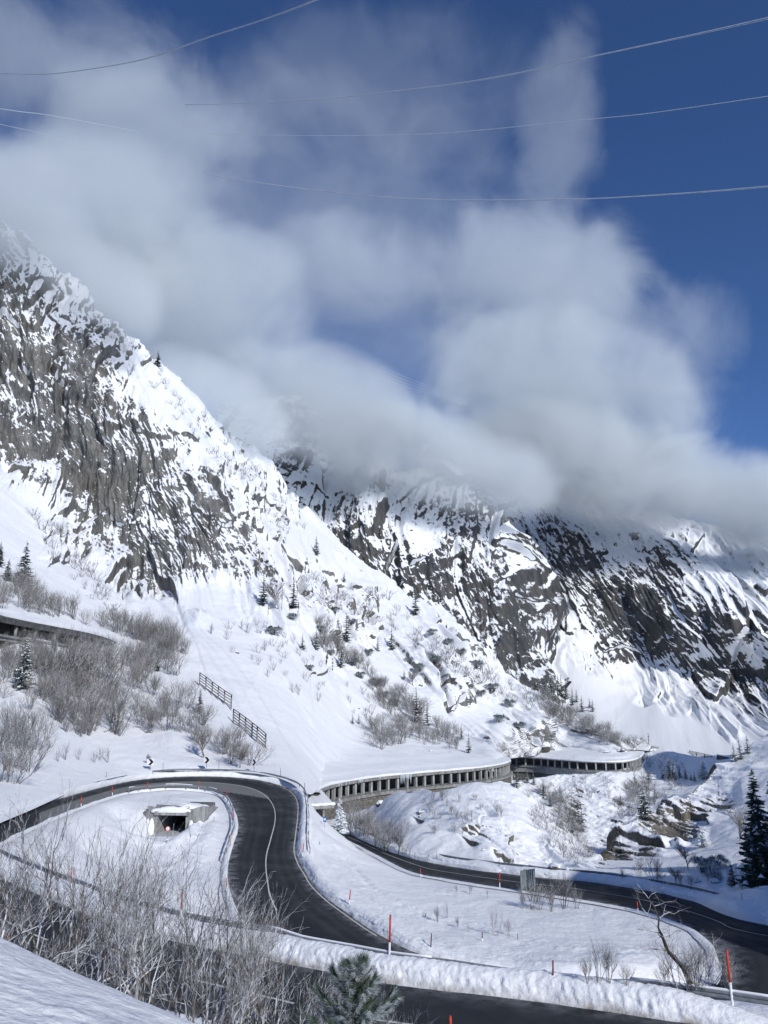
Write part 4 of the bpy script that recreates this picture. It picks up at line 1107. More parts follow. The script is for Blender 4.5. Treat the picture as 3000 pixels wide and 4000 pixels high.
        for r in range(rows):
            for k in range(nb):
                s = s0 + (k + .5 * (r % 2)) * bw
                q_ = s / L * 159
                if q_ > 158: continue
                p = np.array([np.interp(q_, range(160), F[:, a]) for a in range(3)])
                zz = zf - .85 - r * bh
                hh = H[int(q_)]
                o = link('stone_block', meshes[rnd.randrange(4)], None, root, loc=p + hh * (-.1 - (zf - zz) * .08 - .012) + np.array([0, 0, zz]) - c)
                tv = T[int(q_)]
                ang = math.atan2(-hh[1], -hh[0]) + math.pi / 2
                o.rotation_euler = (0, 0, ang)
    return root, F, H

# near gallery
g1 = [PZ(1247, 3112, -20.9), PZ(1240, 3099, -20.6), PZ(1243, 3088, -20.5), PZ(1258, 3077, -20.4), PZ(1290, 3066, -20.4), PZ(1340, 3055, -20.4), PZ(1400, 3045, -20.4), PZ(1500, 3032, -20.4), PZ(1600, 3023, -20.4), PZ(1700, 3014, -20.4), PZ(1800, 3006, -20.4), PZ(1880, 2998, -20.4), PZ(1940, 2989, -20.4), PZ(1975, 2981, -20.4), PZ(1992, 2972, -20.4), PZ(1985, 2964, -20.4)]
G1, F1, H1 = gallery('long curved avalanche gallery with open concrete columns above a stone retaining wall', g1, -20.4, -25.0, 8.0, 36, .72, .8, .85, 7.5, M_CONC, hill=1, snow_h=.55, back_rise=2.4, panel=3.3, snow_back=22, stones=(8, 50, 8))
# far gallery
g2 = [PZ(1930, 2955, -28.6), PZ(2000, 2957, -28.6), PZ(2080, 2960, -28.6), PZ(2160, 2966, -28.6), PZ(2240, 2972, -28.6), PZ(2320, 2976, -28.6), PZ(2390, 2977, -28.6), PZ(2440, 2975, -28.6), PZ(2475, 2969, -28.6), PZ(2498, 2960, -28.6), PZ(2512, 2948, -28.6), PZ(2514, 2940, -28.6)]
G2, F2, H2 = gallery('far avalanche gallery with thin columns spanning the gorge head, beyond the nearer gallery', g2, -28.6, -33.2, 9.0, 32, .6, .8, .5, 3.0, M_CONC, hill=1, snow_h=.7, back_rise=3.5, panel=5.0, snow_back=34)
mb = MB(); pa = F2[14]; pb = F2[52]
for f0, f1, d in ((10, 48, 8.5),):
    for i in range(f0, f1, 2):
        a, b_ = F2[i] + H2[i] * .3, F2[min(i + 2, 159)] + H2[i] * .3
        mb.prism([a + np.array([0, 0, -36.2]), b_ + np.array([0, 0, -36.2]), b_ + np.array([0, 0, -33.7 - d]), a + np.array([0, 0, -33.7 - d])], H2[i] * 1.2)
mbc = np.array(G2.location)
mb.v = [tuple(np.array(v) - mbc) for v in mb.v]
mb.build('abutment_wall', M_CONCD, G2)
# upper left gallery
g3 = [PZ(-260, 2330, 20.9), PZ(-120, 2368, 20.9), PZ(0, 2404, 20.9), PZ(90, 2424, 20.9), PZ(181, 2442, 20.9), PZ(270, 2458, 20.9), PZ(344, 2473, 20.9), PZ(416, 2493, 20.9), PZ(470, 2516, 20.9)]
G3, F3, H3 = gallery('dark avalanche gallery with round pillars under snow, high on the brushy slope', g3, 20.9, 16.3, 6.5, 13, .9, .9, 1.6, 1.2, simple('stained_concrete', (.10, .10, .105), .85, .25, 1.0), hill=1, snow_h=1.1, back_rise=3.0, panel=9.0, round_=True, snow_back=14, parapet=.2)

# icicles at the broken roof edge of the near gallery
ic = empty('icicles', F1[70] + np.array([0, 0, -20.6]), 'cluster of icicles hanging from the roof edge of the nearer gallery', 'icicles')
def cat_px(F, z, x): return int(np.abs(cpx(np.stack([F[:, 0], F[:, 1], F[:, 0] * 0 + z], 1)[20:]) - x).argmin()) + 20
base = np.array(ic.location)
icb = MB()
rr = random.Random(4)
for x0, x1, k, lm in ((1560, 1598, 20, 3.0), (1395, 1420, 8, 1.6), (1318, 1345, 7, 1.8), (1470, 1480, 4, 1.2)):
    for j in range(k):
        i = cat_px(F1, -21, rr.uniform(x0, x1)); p = F1[i] - H1[i] * (.42 + rr.random() * .1) + np.array([0, 0, -20.3]) - base + np.array([rr.uniform(-.3, .3), 0, 0])
        Lc = rr.uniform(.4, 1) * lm
        icb.tube([p, p - np.array([0, 0, Lc * .5]), p - np.array([0, 0, Lc])], [.17, .09, .01], 5)
tag(icb.build('icicle', M_ICE, ic), kind='stuff')

# short open shelter roof at the lower gallery mouth
pf = PZ(1186, 3152, -21.3); pr = PZ(1306, 3150, -21.6); 
dY = np.array([-.18, 1, 0]) * 26; zfp = -25.1
sh = empty('gallery_mouth', (pf + pr) / 2, 'flat-roofed mouth of the lower gallery with slim pillars beside the blue sign', 'gallery')
o0 = np.array(sh.location)
def q4(a, b_, z0, z1, dep):
    m = MB(); m.prism([np.array([a[0], a[1], z0]) - o0, np.array([b_[0], b_[1], z0]) - o0, np.array([b_[0], b_[1], z1]) - o0, np.array([a[0], a[1], z1]) - o0], dep); return m
q4(pf, pr, -21.95, -21.35, dY).build('roof_slab', M_CONC, sh)
sm = MB()
rows = []
for k, (dz, ins) in enumerate(((-21.34, -.15), (-21.1, -.3), (-20.85, -.1), (-20.75, .6))):
    a = pf + (pf - pr) / np.linalg.norm(pf - pr) * -ins; b_ = pr - (pf - pr) / np.linalg.norm(pf - pr) * -ins
    rows.append([a * (1 - t_) + b_ * t_ for t_ in np.linspace(0, 1, 14)])
    for t_i in range(14):
        rows[-1][t_i] = np.array([rows[-1][t_i][0], rows[-1][t_i][1] + ins * 1.0, dz + .07 * math.sin(t_i * 1.9 + k)])
rows.append([np.array([p[0], p[1], p[2] + .1]) + dY for p in rows[-1]])
V = np.array(rows) - o0; i = np.arange(V.shape[0] * 14).reshape(-1, 14)
link('roof_snow', np_mesh('roof_snow', V.reshape(-1, 3), np.stack([i[:-1, :-1], i[:-1, 1:], i[1:, 1:], i[1:, :-1]], -1).reshape(-1, 4), True), M_SNOWP, sh)
er = (pr - pf) / np.linalg.norm(pr - pf)
for k in range(7):
    p = pr - er * (2.4 - k * .0) + dY / 26 * (.6 + k * 3.4)
    MB().box((0, 0, 1.6), (.42, .42, 3.2)).build('pillar', M_CONC, sh, loc=np.array([p[0], p[1], zfp]) - o0)
bw_ = MB().prism([np.array([pf[0] + .2, pf[1] + .3, zfp - .3]) - o0, np.array([pf[0] + .2, pf[1] + .3, -21.9]) - o0, np.array([pf[0] + .7, pf[1] + .3, -21.9]) - o0, np.array([pf[0] + .7, pf[1] + .3, zfp - .3]) - o0], dY)
bw_.build('side_wall', M_CONCD, sh)
link('back_panel', MB().prism([np.array([pf[0], pf[1], zfp - .3]) + dY - o0, np.array([pr[0], pr[1], zfp - .3]) + dY - o0, np.array([pr[0], pr[1], -21.9]) + dY - o0, np.array([pf[0], pf[1], -21.9]) + dY - o0], (0, .3, 0)).mesh('back_panel', M_CONCD), None, sh)

# ------------------------------------------------------------------ underpass portal
up = empty('underpass_portal', UP, 'concrete underpass mouth half covered in snow inside the upper bend', 'underpass')
RU = np.stack([UPS, UPD, np.array([0, 0, 1.])], 1)
up.rotation_euler = (0, 0, math.atan2(UPS[1], UPS[0]))
w2, hh_ = 2.05, 2.55
MB().box((-w2 - .2, 6, hh_ / 2 - .1), (.4, 12, hh_ + .2)).build('side_wall', M_CONC, up)
MB().box((w2 + .2, 6, hh_ / 2 - .1), (.4, 12, hh_ + .2)).build('side_wall', M_CONC, up)
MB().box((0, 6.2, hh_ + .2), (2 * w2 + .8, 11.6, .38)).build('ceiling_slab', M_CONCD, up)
MB().box((0, 5, -.12), (2 * w2 + .8, 14, .2)).build('floor_slab', simple('lit_frosted_floor', (.45, .47, .50), .7, .1, 2), up)  # frosty floor, its colour lightened so it reads as sunlit
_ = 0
MB().box((0, 12.1, hh_ / 2), (2 * w2 + .8, .3, hh_ + .6)).build('dark_closure', M_CONCD, up)  # added dark closure in place of the unlit passage running on beyond
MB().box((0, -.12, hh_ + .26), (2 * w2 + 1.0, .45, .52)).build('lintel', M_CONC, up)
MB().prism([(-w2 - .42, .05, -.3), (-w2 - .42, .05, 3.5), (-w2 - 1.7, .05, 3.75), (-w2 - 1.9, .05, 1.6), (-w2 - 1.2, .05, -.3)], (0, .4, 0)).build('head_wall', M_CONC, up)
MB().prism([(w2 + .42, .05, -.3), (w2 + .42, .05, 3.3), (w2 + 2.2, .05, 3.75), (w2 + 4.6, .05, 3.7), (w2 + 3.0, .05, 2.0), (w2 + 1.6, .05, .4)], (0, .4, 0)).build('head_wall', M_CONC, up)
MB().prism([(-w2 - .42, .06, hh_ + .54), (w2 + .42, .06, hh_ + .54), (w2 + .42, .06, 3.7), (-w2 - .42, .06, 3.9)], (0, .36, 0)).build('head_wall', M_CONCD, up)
# wing wall running down to the left
MB().prism([(-w2 - 1.75, .0, -.5), (-w2 - 1.75, .0, 3.3), (-w2 - 3.4, -2.6, 1.6), (-w2 - 4.9, -5.2, .25), (-w2 - 6.9, -8.2, -.5), (-w2 - 6.9, -8.2, -1.2), (-w2 - 4.6, -4.8, -1.2)], (.3, .15, 0)).build('wing_wall', M_CONCD, up)
def snow_lump(name, cx_, cy__, cz_, sx, sy, sz, seed, parent, mat=M_SNOWP, nu=26, nv=12):
    u = np.linspace(0, 2 * math.pi, nu); v = np.linspace(0, math.pi / 2 * 1.15, nv)
    U_, V_ = np.meshgrid(u, v)
    r = 1 + .28 * fbm(np.cos(U_) * 1.2 + seed, np.sin(U_) * 1.2 + V_, 3, seed)
    r[:, -1] = r[:, 0]
    X = np.stack([cx_ + sx * r * np.cos(U_) * np.sin(V_), cy__ + sy * r * np.sin(U_) * np.sin(V_), cz_ + sz * r * np.cos(V_)], -1)
    me = grid_mesh(name, X[::-1], True, {'rock': np.full(X.shape[:2], -.5), 'dirt': np.zeros(X.shape[:2])})
    return link(name, me, mat, parent)
snow_lump('snow_cap', -.2, .05, hh_ + .5, 3.0, .55, .62, 3, up)
snow_lump('snow_cap', 1.6, 1.6, 3.5, 2.6, 1.8, .45, 4, up)
snow_lump('snow_cap', -w2 - .85, -.25, 0.0, .5, .4, 1.9, 5, up)
snow_lump('snow_cap', w2 + .9, -.3, -.1, .5, .4, 2.0, 6, up)
snow_lump('snow_cap', w2 + 2.0, -.7, -.3, 1.7, .9, 1.7, 8, up)

# ================================================================== placing on the ground
bpy.context.view_layer.update()
DG = bpy.context.evaluated_depsgraph_get()
def hit(px, py):
    d = Vector(P(px, py, 100.)).normalized()
    ok, loc, nor, idx, ob, mt_ = C.ray_cast(DG, (0, 0, 0), d)
    return (Vector(loc), ob.name) if ok else (None, None)
def drop(x, y, z0=60):
    ok, loc, nor, idx, ob, mt_ = C.ray_cast(DG, (x, y, z0), (0, 0, -1))
    return Vector(loc) if ok else None
def ztop(loc, py):
    """height of the thing that stands at loc and reaches picture row py"""
    cyy = (2000 - py) / FPX
    return loc.y * (st + cyy * ct) / (ct - cyy * st)
# ================================================================== SNOW POLES
POLES = [  # px top, py top, px base, py base, colour, radius, label
 (439, 3072, 439, 3106, 'r', .045, 'red snow pole on the inner edge of the upper bend, left of the underpass'),
 (318, 3112, 317, 3150, 'r', .045, 'red snow pole at the left end of the upper road, behind the frosty twigs'),
 (577, 3054, 577, 3092, 'r', .045, 'red snow pole beside the inner guard rail, just above the left side of the underpass'),
 (776, 3048, 776, 3088, 'r', .045, 'red snow pole at the inner guard rail straight above the underpass roof end'),
 (884, 3088, 884, 3118, 'r', .045, 'red snow pole where the inner guard rail starts turning down'),
 (910, 3174, 911, 3216, 'r', .045, 'red snow pole low on the turning guard rail right of the underpass'),
 (901, 3256, 900, 3304, 'o', .04, 'faded orange snow pole on the inner verge of the road, below the guard rail'),
 (884, 3430, 884, 3480, 'r', .045, 'red snow pole on the inner verge where the road bends towards the near bank'),
 (712, 3477, 706, 3584, 'r', .05, 'tall leaning red snow pole standing in the snow between frosty twigs'),
 (280, 3389, 279, 3474, 'r', .045, 'red snow pole deep inside the frosty brush at left'),
 (37, 3641, 35, 3690, 'r', .045, 'red snow pole at the left frame edge beside the nearest road'),
 (637, 2978, 637, 3012, 'g', .035, 'thin grey pole between the first two arrow boards'),
 (855, 2977, 855, 3009, 'g', .035, 'thin grey pole right of the second arrow board'),
 (417, 3015, 415, 3036, 'g', .03, 'short dark stick in the snow left of the first arrow board'),
 (1096, 3000, 1096, 3032, 'g', .035, 'thin grey pole right of the third arrow board'),
 (1190, 3058, 1190, 3112, 'g', .04, 'tall pale pole on the outer bank before the gallery mouth'),
 (1187, 3295, 1181, 3344, 'r', .045, 'red snow pole on the outer bank of the descending road, below the gallery mouth'),
 (1369, 3476, 1364, 3531, 'r', .045, 'red snow pole on the snow bank halfway down the descending road'),
 (1525, 3576, 1521, 3726, 'r', .05, 'large red snow pole on top of the nearest bank in front of the dark road'),
 (1686, 3646, 1683, 3699, 'd', .04, 'dark red-topped pole in the snow field right of the large red pole'),
 (1884, 3643, 1884, 3674, 'g', .05, 'short grey post in the middle of the snow field'),
 (1642, 3393, 1644, 3424, 'r', .045, 'red snow pole at the near end of the lower road'),
 (1952, 3408, 1952, 3466, 'r', .045, 'red snow pole beside the lower road left of the grey sign board'),
 (1706, 3322, 1706, 3354, 'g', .03, 'thin grey pole behind the bank of the lower road under the knoll'),
 (1950, 3349, 1950, 3382, 'g', .03, 'thin grey pole behind the lower road bank, left of the sign board'),
 (2489, 3521, 2492, 3559, 'r', .045, 'red snow pole on the inside of the lower bend, before the dead tree'),
 (2838, 3708, 2858, 3892, 'r', .05, 'thick leaning red snow pole on the near bank at right'),
 (2160, 3751, 2160, 3808, 'd', .035, 'dark thin pole in the snow field behind the near bank'),
 (2898, 3488, 2898, 3516, 'g', .03, 'thin grey pole on the shaded snow beyond the lower bend'),
 (1249, 3286, 1249, 3299, 'g', .03, 'short grey stick poking from the snow below the gallery mouth'),
 (2021, 3646, 2022, 3668, 'g', .03, 'small grey stake between the snow-field shrubs'),
 (1665, 3568, 1660, 3582, 'g', .04, 'stubby grey stake left of the snow-field shrubs'),
 (1759, 3968, 1762, 4060, 'r', .05, 'red snow pole cut off by the bottom edge of the picture'),
 (745, 3255, 745, 3270, 'g', .03, 'short thin stick right of the round sign'),
 (836, 3190, 836, 3207, 'g', .03, 'dark stick in the snow right of the underpass'),
]
PC = {'r': M_RED, 'o': simple('faded_orange', (.62, .28, .15), .6), 'g': simple('grey_post', (.16, .16, .17), .7), 'd': simple('dark_red', (.16, .04, .035), .6)}
for (x0, y0, x1, y1, c_, r_, lab) in POLES:
    if y1 > 4000:
        p = Vector(PZ(x1, y1, -11.9))
    elif x1 == 35:
        p = Vector(PZ(35, 3742, -12.6))
    else:
        p, nm = hit(x1, y1)
    if p is None: continue
    T = np.array([(x0 - 1500) / FPX / (ct - (2000 - y0) / FPX * st) * p.y, p.y, ztop(p, y0)])
    root = empty('snow_pole', p, lab, 'snow pole', 'marker poles along the pass road')
    v = T - np.array(p)
    k = .30 if r_ >= .045 else .0
    R_ = r_ * (1.0 if p.y < 60 else 1.25)
    MB().tube([v * k * .98, v * .6, v], [R_, R_, R_ * .95], 8).build('shaft', PC[c_], root, smooth=True)
    MB().tube([-v * .3, v * k] if k else [-v * .2, v * .02], [R_ * 1.05] * 2, 8).build('frosted_foot', M_SNOWP if k else PC[c_], root)
    if k:
        MB().tube([v, v * 1.012], R_ * 1.02, 8).build('cap', PC['d'], root)

# ================================================================== ARROW BOARDS
def arrow_board(px, pyt, pyb, pfoot, wpx, yaw, lab):
    p, _ = hit(px, pfoot)
    zt, zb = ztop(p, pyt), ztop(p, pyb)
    h = zt - zb; zc = p.y * ct + (zt + zb) / 2 * st; wd = wpx * zc / FPX
    root = empty('arrow_board', p, lab, 'road sign', 'arrow boards on the outside of the upper bend')
    root.rotation_euler = (0, 0, R(yaw))
    c = zb + h / 2 - p.z
    MB().box((0, 0, c), (wd, .05, h)).build('panel', M_WHITEP, root)
    MB().bar((0, .06, -.6), (0, .06, c + h * .45), .08).build('post', M_STEEL, root)
    w_, y = wd * .46, -.035
    ch = [(-w_ * .75, h * .46), (w_ * .1, h * .46), (w_ * .95, 0), (w_ * .1, -h * .46), (-w_ * .75, -h * .46), (w_ * .05, 0)]
    m = MB()
    for a in ((0, 1, 2, 5), (5, 2, 3, 4)):
        m.prism([(ch[i][0], y, c + ch[i][1]) for i in a], (0, .012, 0))
    m.build('arrow_marking', M_BLACKP, root)
arrow_board(586, 2964, 2989, 3010, 27, 8, 'black arrow board leftmost of the three on the upper bend')
arrow_board(806, 2956, 2982, 3004, 26, -4, 'black arrow board in the middle of the three on the upper bend')
arrow_board(991, 2966, 2990, 3012, 22, -25, 'black arrow board rightmost of the three, by the bare bush')

# ================================================================== ROUND SIGN AT THE UNDERPASS
p, _ = hit(652, 3296)
root = empty('round_sign', p, 'round red and white sign on a thin post before the underpass', 'road sign')
zc_ = ztop(p, 3237) - p.z; rad = .30
def disc(r0, r1, y, t_, n_=28):
    m = MB()
    for k in range(n_):
        a, b_ = 2 * math.pi * k / n_, 2 * math.pi * (k + 1) / n_
        P4 = [(r0 * math.cos(a), y, zc_ + r0 * math.sin(a)), (r1 * math.cos(a), y, zc_ + r1 * math.sin(a)), (r1 * math.cos(b_), y, zc_ + r1 * math.sin(b_)), (r0 * math.cos(b_), y, zc_ + r0 * math.sin(b_))]
        m.poly(P4[::-1])
    return m
tb = MB()
tb.tube([(0, -.02, zc_), (0, .01, zc_)], rad, 28)
# tube runs along y
tb.build('plate', M_WHITEP, root)
disc(rad * .74, rad, -.026, 0).build('red_ring', M_RED, root)
pm = MB()
pm.box((0, -.027, zc_ + .02), (.03, .004, .16)); pm.box((.03, -.027, zc_ - .03), (.10, .004, .03)); pm.box((-.03, -.027, zc_ + .05), (.08, .004, .03))
pm.build('pictogram', simple('sign_print', (.45, .12, .10), .5), root)
MB().tube([(0, .03, -.8), (0, .03, zc_ - .05)], .035, 8).build('post', M_STEEL, root)
snow_lump('snow_cap', 0, .03, zc_ * .28, .16, .14, .10, 12, root, nu=12, nv=6)

# ================================================================== BLUE SIGN BY THE GALLERY MOUTH
p, _ = hit(1268, 3232)
if p is not None:
    root = empty('parking_sign', p, 'small blue sign with a white square beside the gallery mouth', 'road sign')
    zt, zb = ztop(p, 3190) - p.z, ztop(p, 3211) - p.z
    wd = 11 * (p.y) / FPX; zm = (zt + zb) / 2; hh2 = zt - zb
    MB().box((0, 0, zm), (wd, .04, hh2)).build('panel', M_BLUEP, root)
    MB().box((0, -.03, zm), (wd * .62, .012, wd * .62)).build('white_field', M_WHITEP, root)
    MB().box((0, -.042, zm), (wd * .22, .01, wd * .22)).build('centre_mark', M_BLUEP, root)
    MB().bar((0, .05, -.5), (0, .05, zt), .07).build('post', M_STEEL, root)

# ================================================================== GREY SIGN BOARD SEEN FROM BEHIND
M_BOARD = simple('aluminium_back', (.20, .25, .28), .55, .15, 2, .3)
a = PZ(2034, 3472, -22.6); 
p, _ = hit(2046, 3482)
root = empty('sign_board', p, 'large grey-blue direction sign seen from behind beside the lower road', 'sign board')
zt0, zt1 = ztop(p, 3404) - p.z, ztop(p, 3392) - p.z
zb0 = ztop(p, 3470) - p.z
def xoff(px): return (px - 1500) / FPX / (ct - (2000 - 3430) / FPX * st) * p.y - p.x
xa, xb, xc = xoff(2032), xoff(2058), xoff(2089)
m = MB().prism([(xa, 0, zb0 * .3), (xb, .9, zb0 * .3), (xb, .9, zt1 - .2), (xa, 0, zt0 - .0)], (.05, .06, 0)); m.build('panel', M_BOARD, root)
m = MB().prism([(xb, .9, .35), (xc, -.1, .35), (xc, -.1, zt1), (xb, .9, zt1 - .35)], (.05, .06, 0)); m.build('panel', simple('board_dark', (.085, .11, .125), .6, .15, 2), root)
for k in range(5):
    t_ = (k + .3) / 5; x_, y_ = xb + (xc - xb) * t_, .9 - t_ * 1.0
    MB().bar((x_, y_ - .05, .3), (x_, y_ - .05, zt1 - .35 + .3 * t_), .05).build('rib', M_BOARD, root)
for z_ in (.8, 1.3, 1.8, 2.3):
    if z_ < zt1 - .3: MB().bar((xa, -.05, z_), (xb, .82, z_), .05).build('crossbar', M_STEEL, root)
for x_, y_ in ((xa + .1, .05), (xb, .85), (xc - .1, 0.)):
    MB().bar((x_, y_, -.8), (x_, y_, zt0 + .05), .12).build('post', M_STEEL, root)

# ================================================================== MANHOLE
p, _ = hit(921, 3329)
if p is not None:
    man = MB().tube([p + Vector((0, 0, -.04)), p + Vector((0, 0, .012))], .48, 20).build('manhole_cover', simple('cast_iron', (.02, .02, .022), .6), None)
    tag(man, 'dark round manhole cover in the bend of the road', 'manhole cover')

# ================================================================== AVALANCHE FENCES
def snow_fence(pts, hpx, lab, back=1.6):
    """steel fence on a slope: posts, struts behind, planks between"""
    P3 = [hit(x, y)[0] for x, y in pts]; P3 = [np.array(q) for q in P3 if q is not None]
    if len(P3) < 2: return
    P3 = np.array(P3); P3[:, 1] = np.poly1d(np.polyfit(range(len(P3)), P3[:, 1], 1))(range(len(P3))); 
    for k, (x, y) in enumerate(pts): P3[k] = P(x, y, P3[k][1])
    hgt = np.mean([P3[k][1] * ct * hp / FPX for k, hp in enumerate(hpx)])
    o0 = P3[0]; root = empty('avalanche_fence', o0, lab, 'avalanche fence', 'snow barriers on the slope')
    for q in P3:
        b_ = q - o0
        MB().bar(b_ - np.array([0, 0, 1.0]), b_ + np.array([0, -.2, hgt]), .3, .3).build('post', M_WOOD, root)
        MB().bar(b_ + np.array([.4, -back * 1.3, -1.2]), b_ + np.array([0, -.25, hgt * .72]), .16, .16).build('strut', M_CONC, root)
    for q, r_ in zip(P3[:-1], P3[1:]):
        for t_ in (.12, .34, .56, .78, .98):
            a_, b_ = q - o0 + np.array([0, .12, hgt * t_]), r_ - o0 + np.array([0, .12, hgt * t_])
            MB().bar(a_, b_, .10, .17 + .04 * (t_ > .9)).build('plank', M_WOOD if t_ < .9 else M_CONCD, root)
snow_fence([(779, 2674), (803, 2692), (828, 2712), (852, 2730), (876, 2748), (903, 2765)], [48] * 6, 'upper dark avalanche fence on the slope above the upper bend', 1.5)
snow_fence([(911, 2818), (934, 2836), (958, 2854), (984, 2876), (1004, 2892), (1037, 2922)], [50] * 6, 'lower dark avalanche fence nearer the road, next below the upper fence', 1.5)
snow_fence([(2694, 2944), (2720, 2950), (2752, 2957), (2782, 2964)], [12] * 4, 'low dark barrier on the shaded snow slope beyond the gorge', .8)
q_ = P(2806, 2966, 455.); q0 = drop(q_[0], q_[1]); q1 = 1
if q0:
    q0 = Vector(P(2800, 2962, q0.y))
    q1 = Vector(P(2862, 2976, q0.y - 4))
    root = empty('valley_wall', q0, 'short dark wall beside the spruces beyond the rocky spur', 'wall')
    MB().bar((0, 0, .5), tuple(np.array(q1 - q0) + np.array([0, 0, .5])), .5, 3.0).build('wall_face', M_CONCD, root)
    MB().bar((0, 0, 2.15), tuple(np.array(q1 - q0) + np.array([0, 0, 2.15])), .7, .28).build('snow_cap', M_SNOWP, root)
# small far gallery and bridge rail
q0 = hit(2292, 2862)[0]; 
if q0:
    A_ = P(2290, 2848, q0.y); B_ = P(2345, 2862, q0.y - 6); C_ = P(2400, 2884, q0.y - 14)
    root = empty('road_gallery', A_, 'tiny distant gallery roof half hidden by brown brush above the far gallery', 'gallery', 'avalanche galleries over the pass road')
    for u_, v_ in ((A_, B_), (B_, C_)):
        MB().bar(u_ - A_, v_ - A_, 3.5, .7).build('roof_slab', M_CONCD, root)
        MB().bar(u_ - A_ + np.array([0, 0, .6]), v_ - A_ + np.array([0, 0, .6]), 3.6, .5).build('roof_snow', M_SNOWP, root)
        MB().bar(u_ - A_ - np.array([0, -1.6, 2.2]), v_ - A_ - np.array([0, -1.6, 2.2]), .3, 3.8).build('back_wall', M_CONCD, root)
        for t_ in np.linspace(0, 1, 6):
            e_ = u_ - A_ + (v_ - u_) * t_
            MB().bar(e_ - np.array([0, 1.3, .2]), e_ - np.array([0, 1.3, 4.2]), .35).build('column', M_CONC, root)
q0 = hit(2540, 2925)[0]
if q0:
    A_ = P(2462, 2900, q0.y + 4); B_ = P(2572, 2922, q0.y + 4)
    root = empty('guard_rail', A_, 'far bridge railing where the road leaves the far gallery', 'guard rail', 'guard rails along the pass road')
    MB().bar((0, 0, 0), B_ - A_, .3, .6).build('rail_beam', M_CONCD, root)
    MB().bar((0, 0, 1.0), B_ - A_ + np.array([0, 0, 1.0]), .12, .12).build('top_rail', M_STEEL, root)
    for t_ in np.linspace(0, 1, 9):
        MB().bar((B_ - A_) * t_ + np.array([0, 0, -.8]), (B_ - A_) * t_ + np.array([0, 0, 1.1]), .15).build('post', M_STEEL, root)
    pl = P(2535, 2908, q0.y + 2)
    root = empty('utility_pole', pl, 'thin dark pole beside the road beyond the far gallery', 'pole')
    hgt = ztop(Vector(pl), 2864) - pl[2]
    MB().tube([(0, 0, -2), (0, 0, hgt)], [.22, .15], 6).build('pole_shaft', M_WOOD, root)
    MB().bar((-.5, 0, hgt * .7), (.5, 0, hgt * .7), .25).build('crossarm', M_WOOD, root)
    MB().box((0, -.2, hgt * .35), (.5, .4, .9)).build('switch_box', M_CONCD, root)

# ================================================================== OVERHEAD LINES
M_CABLE = simple('frosted_cable', (.62, .66, .72), .6, .05, .5)
def cable(pts, Y0, Y1, r0, lab, twin=0):
    """pts in picture order left..right; distance runs from Y0 (left) to Y1 (right)"""
    pts = np.array(pts, float) * 1.8083
    xs = pts[:, 0]; f = (xs - xs[0]) / (xs[-1] - xs[0])
    Ys = np.exp(np.log(Y0) * (1 - f) + np.log(Y1) * f)
    Q = cr(P(pts[:, 0], pts[:, 1], Ys), 60)
    root = empty('overhead_cable', Q[0], lab, 'cable', 'overhead power cables')
    m = MB()
    rl = [r0 * (1 + .9 * min(1, max(0, (q[1] - 80) / 220))) for q in Q]
    m.tube([q - Q[0] for q in Q], rl, 5); m.build('conductor', M_CABLE, root, smooth=True)
    if twin:
        m = MB(); m.tube([q - Q[0] + np.array([.0, 0, -twin * (1 + .3 * math.sin(i * .35))]) for i, q in enumerate(Q)], r0 * .8, 5); m.build('conductor', M_CABLE, root, smooth=True)
cable([(-60, 155), (0, 158), (75, 160), (150, 155), (300, 130), (450, 80), (560, 45), (680, 0), (800, -55)], 230, 75, .055, 'frosted cable crossing the upper left corner, highest of all', .16)
cable([(400, 226), (450, 225), (560, 221), (700, 213), (850, 197), (1000, 178), (1130, 155), (1250, 128), (1450, 85), (1659, 38), (1760, 14)], 330, 75, .06, 'long frosted double cable rising to the right, topmost of the three on the right', .2)
cable([(450, 289), (540, 291), (700, 293), (900, 290), (1025, 282), (1150, 270), (1280, 257), (1400, 245), (1659, 208), (1760, 192)], 300, 80, .045, 'thin frosted cable in the middle of the three on the right')
cable([(440, 375), (520, 389), (600, 400), (700, 413), (800, 423), (925, 430), (1050, 432), (1180, 431), (1300, 428), (1480, 417), (1659, 402), (1760, 390)], 300, 85, .06, 'sagging frosted cable lowest of the three on the right', .12)
cable([(-60, 226), (0, 235), (50, 242), (100, 248), (190, 264), (300, 285)], 140, 300, .06, 'short frosted cable in the blue gap at the upper left')
cable([(-60, 250), (0, 268), (40, 277), (80, 285), (145, 303), (220, 325)], 160, 320, .04, 'faint cable below the short one at the upper left')
for k in range(4):
    cable([(820, 790 + k * 8), (860, 808 + k * 7), (900, 824 + k * 6), (960, 848 + k * 4), (1010, 866 + k * 3)], 700, 760, .05, 'distant cable number %s from the top in the bundle showing in the cloud gap' % ['one', 'two', 'three', 'four'][k])
# ================================================================== VEGETATION
def bark_mat(name, dark, frost, amt):
    m, t, b = newmat(name)
    g = t.nodes.new('ShaderNodeNewGeometry')
    n_ = noise(t, 6, 3, .6, g.outputs['Position'])
    sx = t.nodes.new('ShaderNodeSeparateXYZ'); t.links.new(g.outputs['Normal'], sx.inputs[0])
    f = mth(t, 'ADD', mth(t, 'MULTIPLY', sx.outputs[2], .35), mth(t, 'ADD', n_.outputs[0], amt - .5))
    f = ramp(t, f, [(.4, 0.), (.62, 1.)]).outputs[0]
    t.links.new(mixc(t, f, dark, frost), b.inputs['Base Color'])
    b.inputs['Roughness'].default_value = .85
    return m
M_TWIG = bark_mat('bare_twigs', (.115, .10, .088), (.54, .56, .59), .43)
M_FTWIG = bark_mat('frosted_twigs', (.10, .085, .068), (.58, .61, .66), .44)
M_BARK = bark_mat('bark', (.06, .052, .045), (.45, .46, .48), .12)
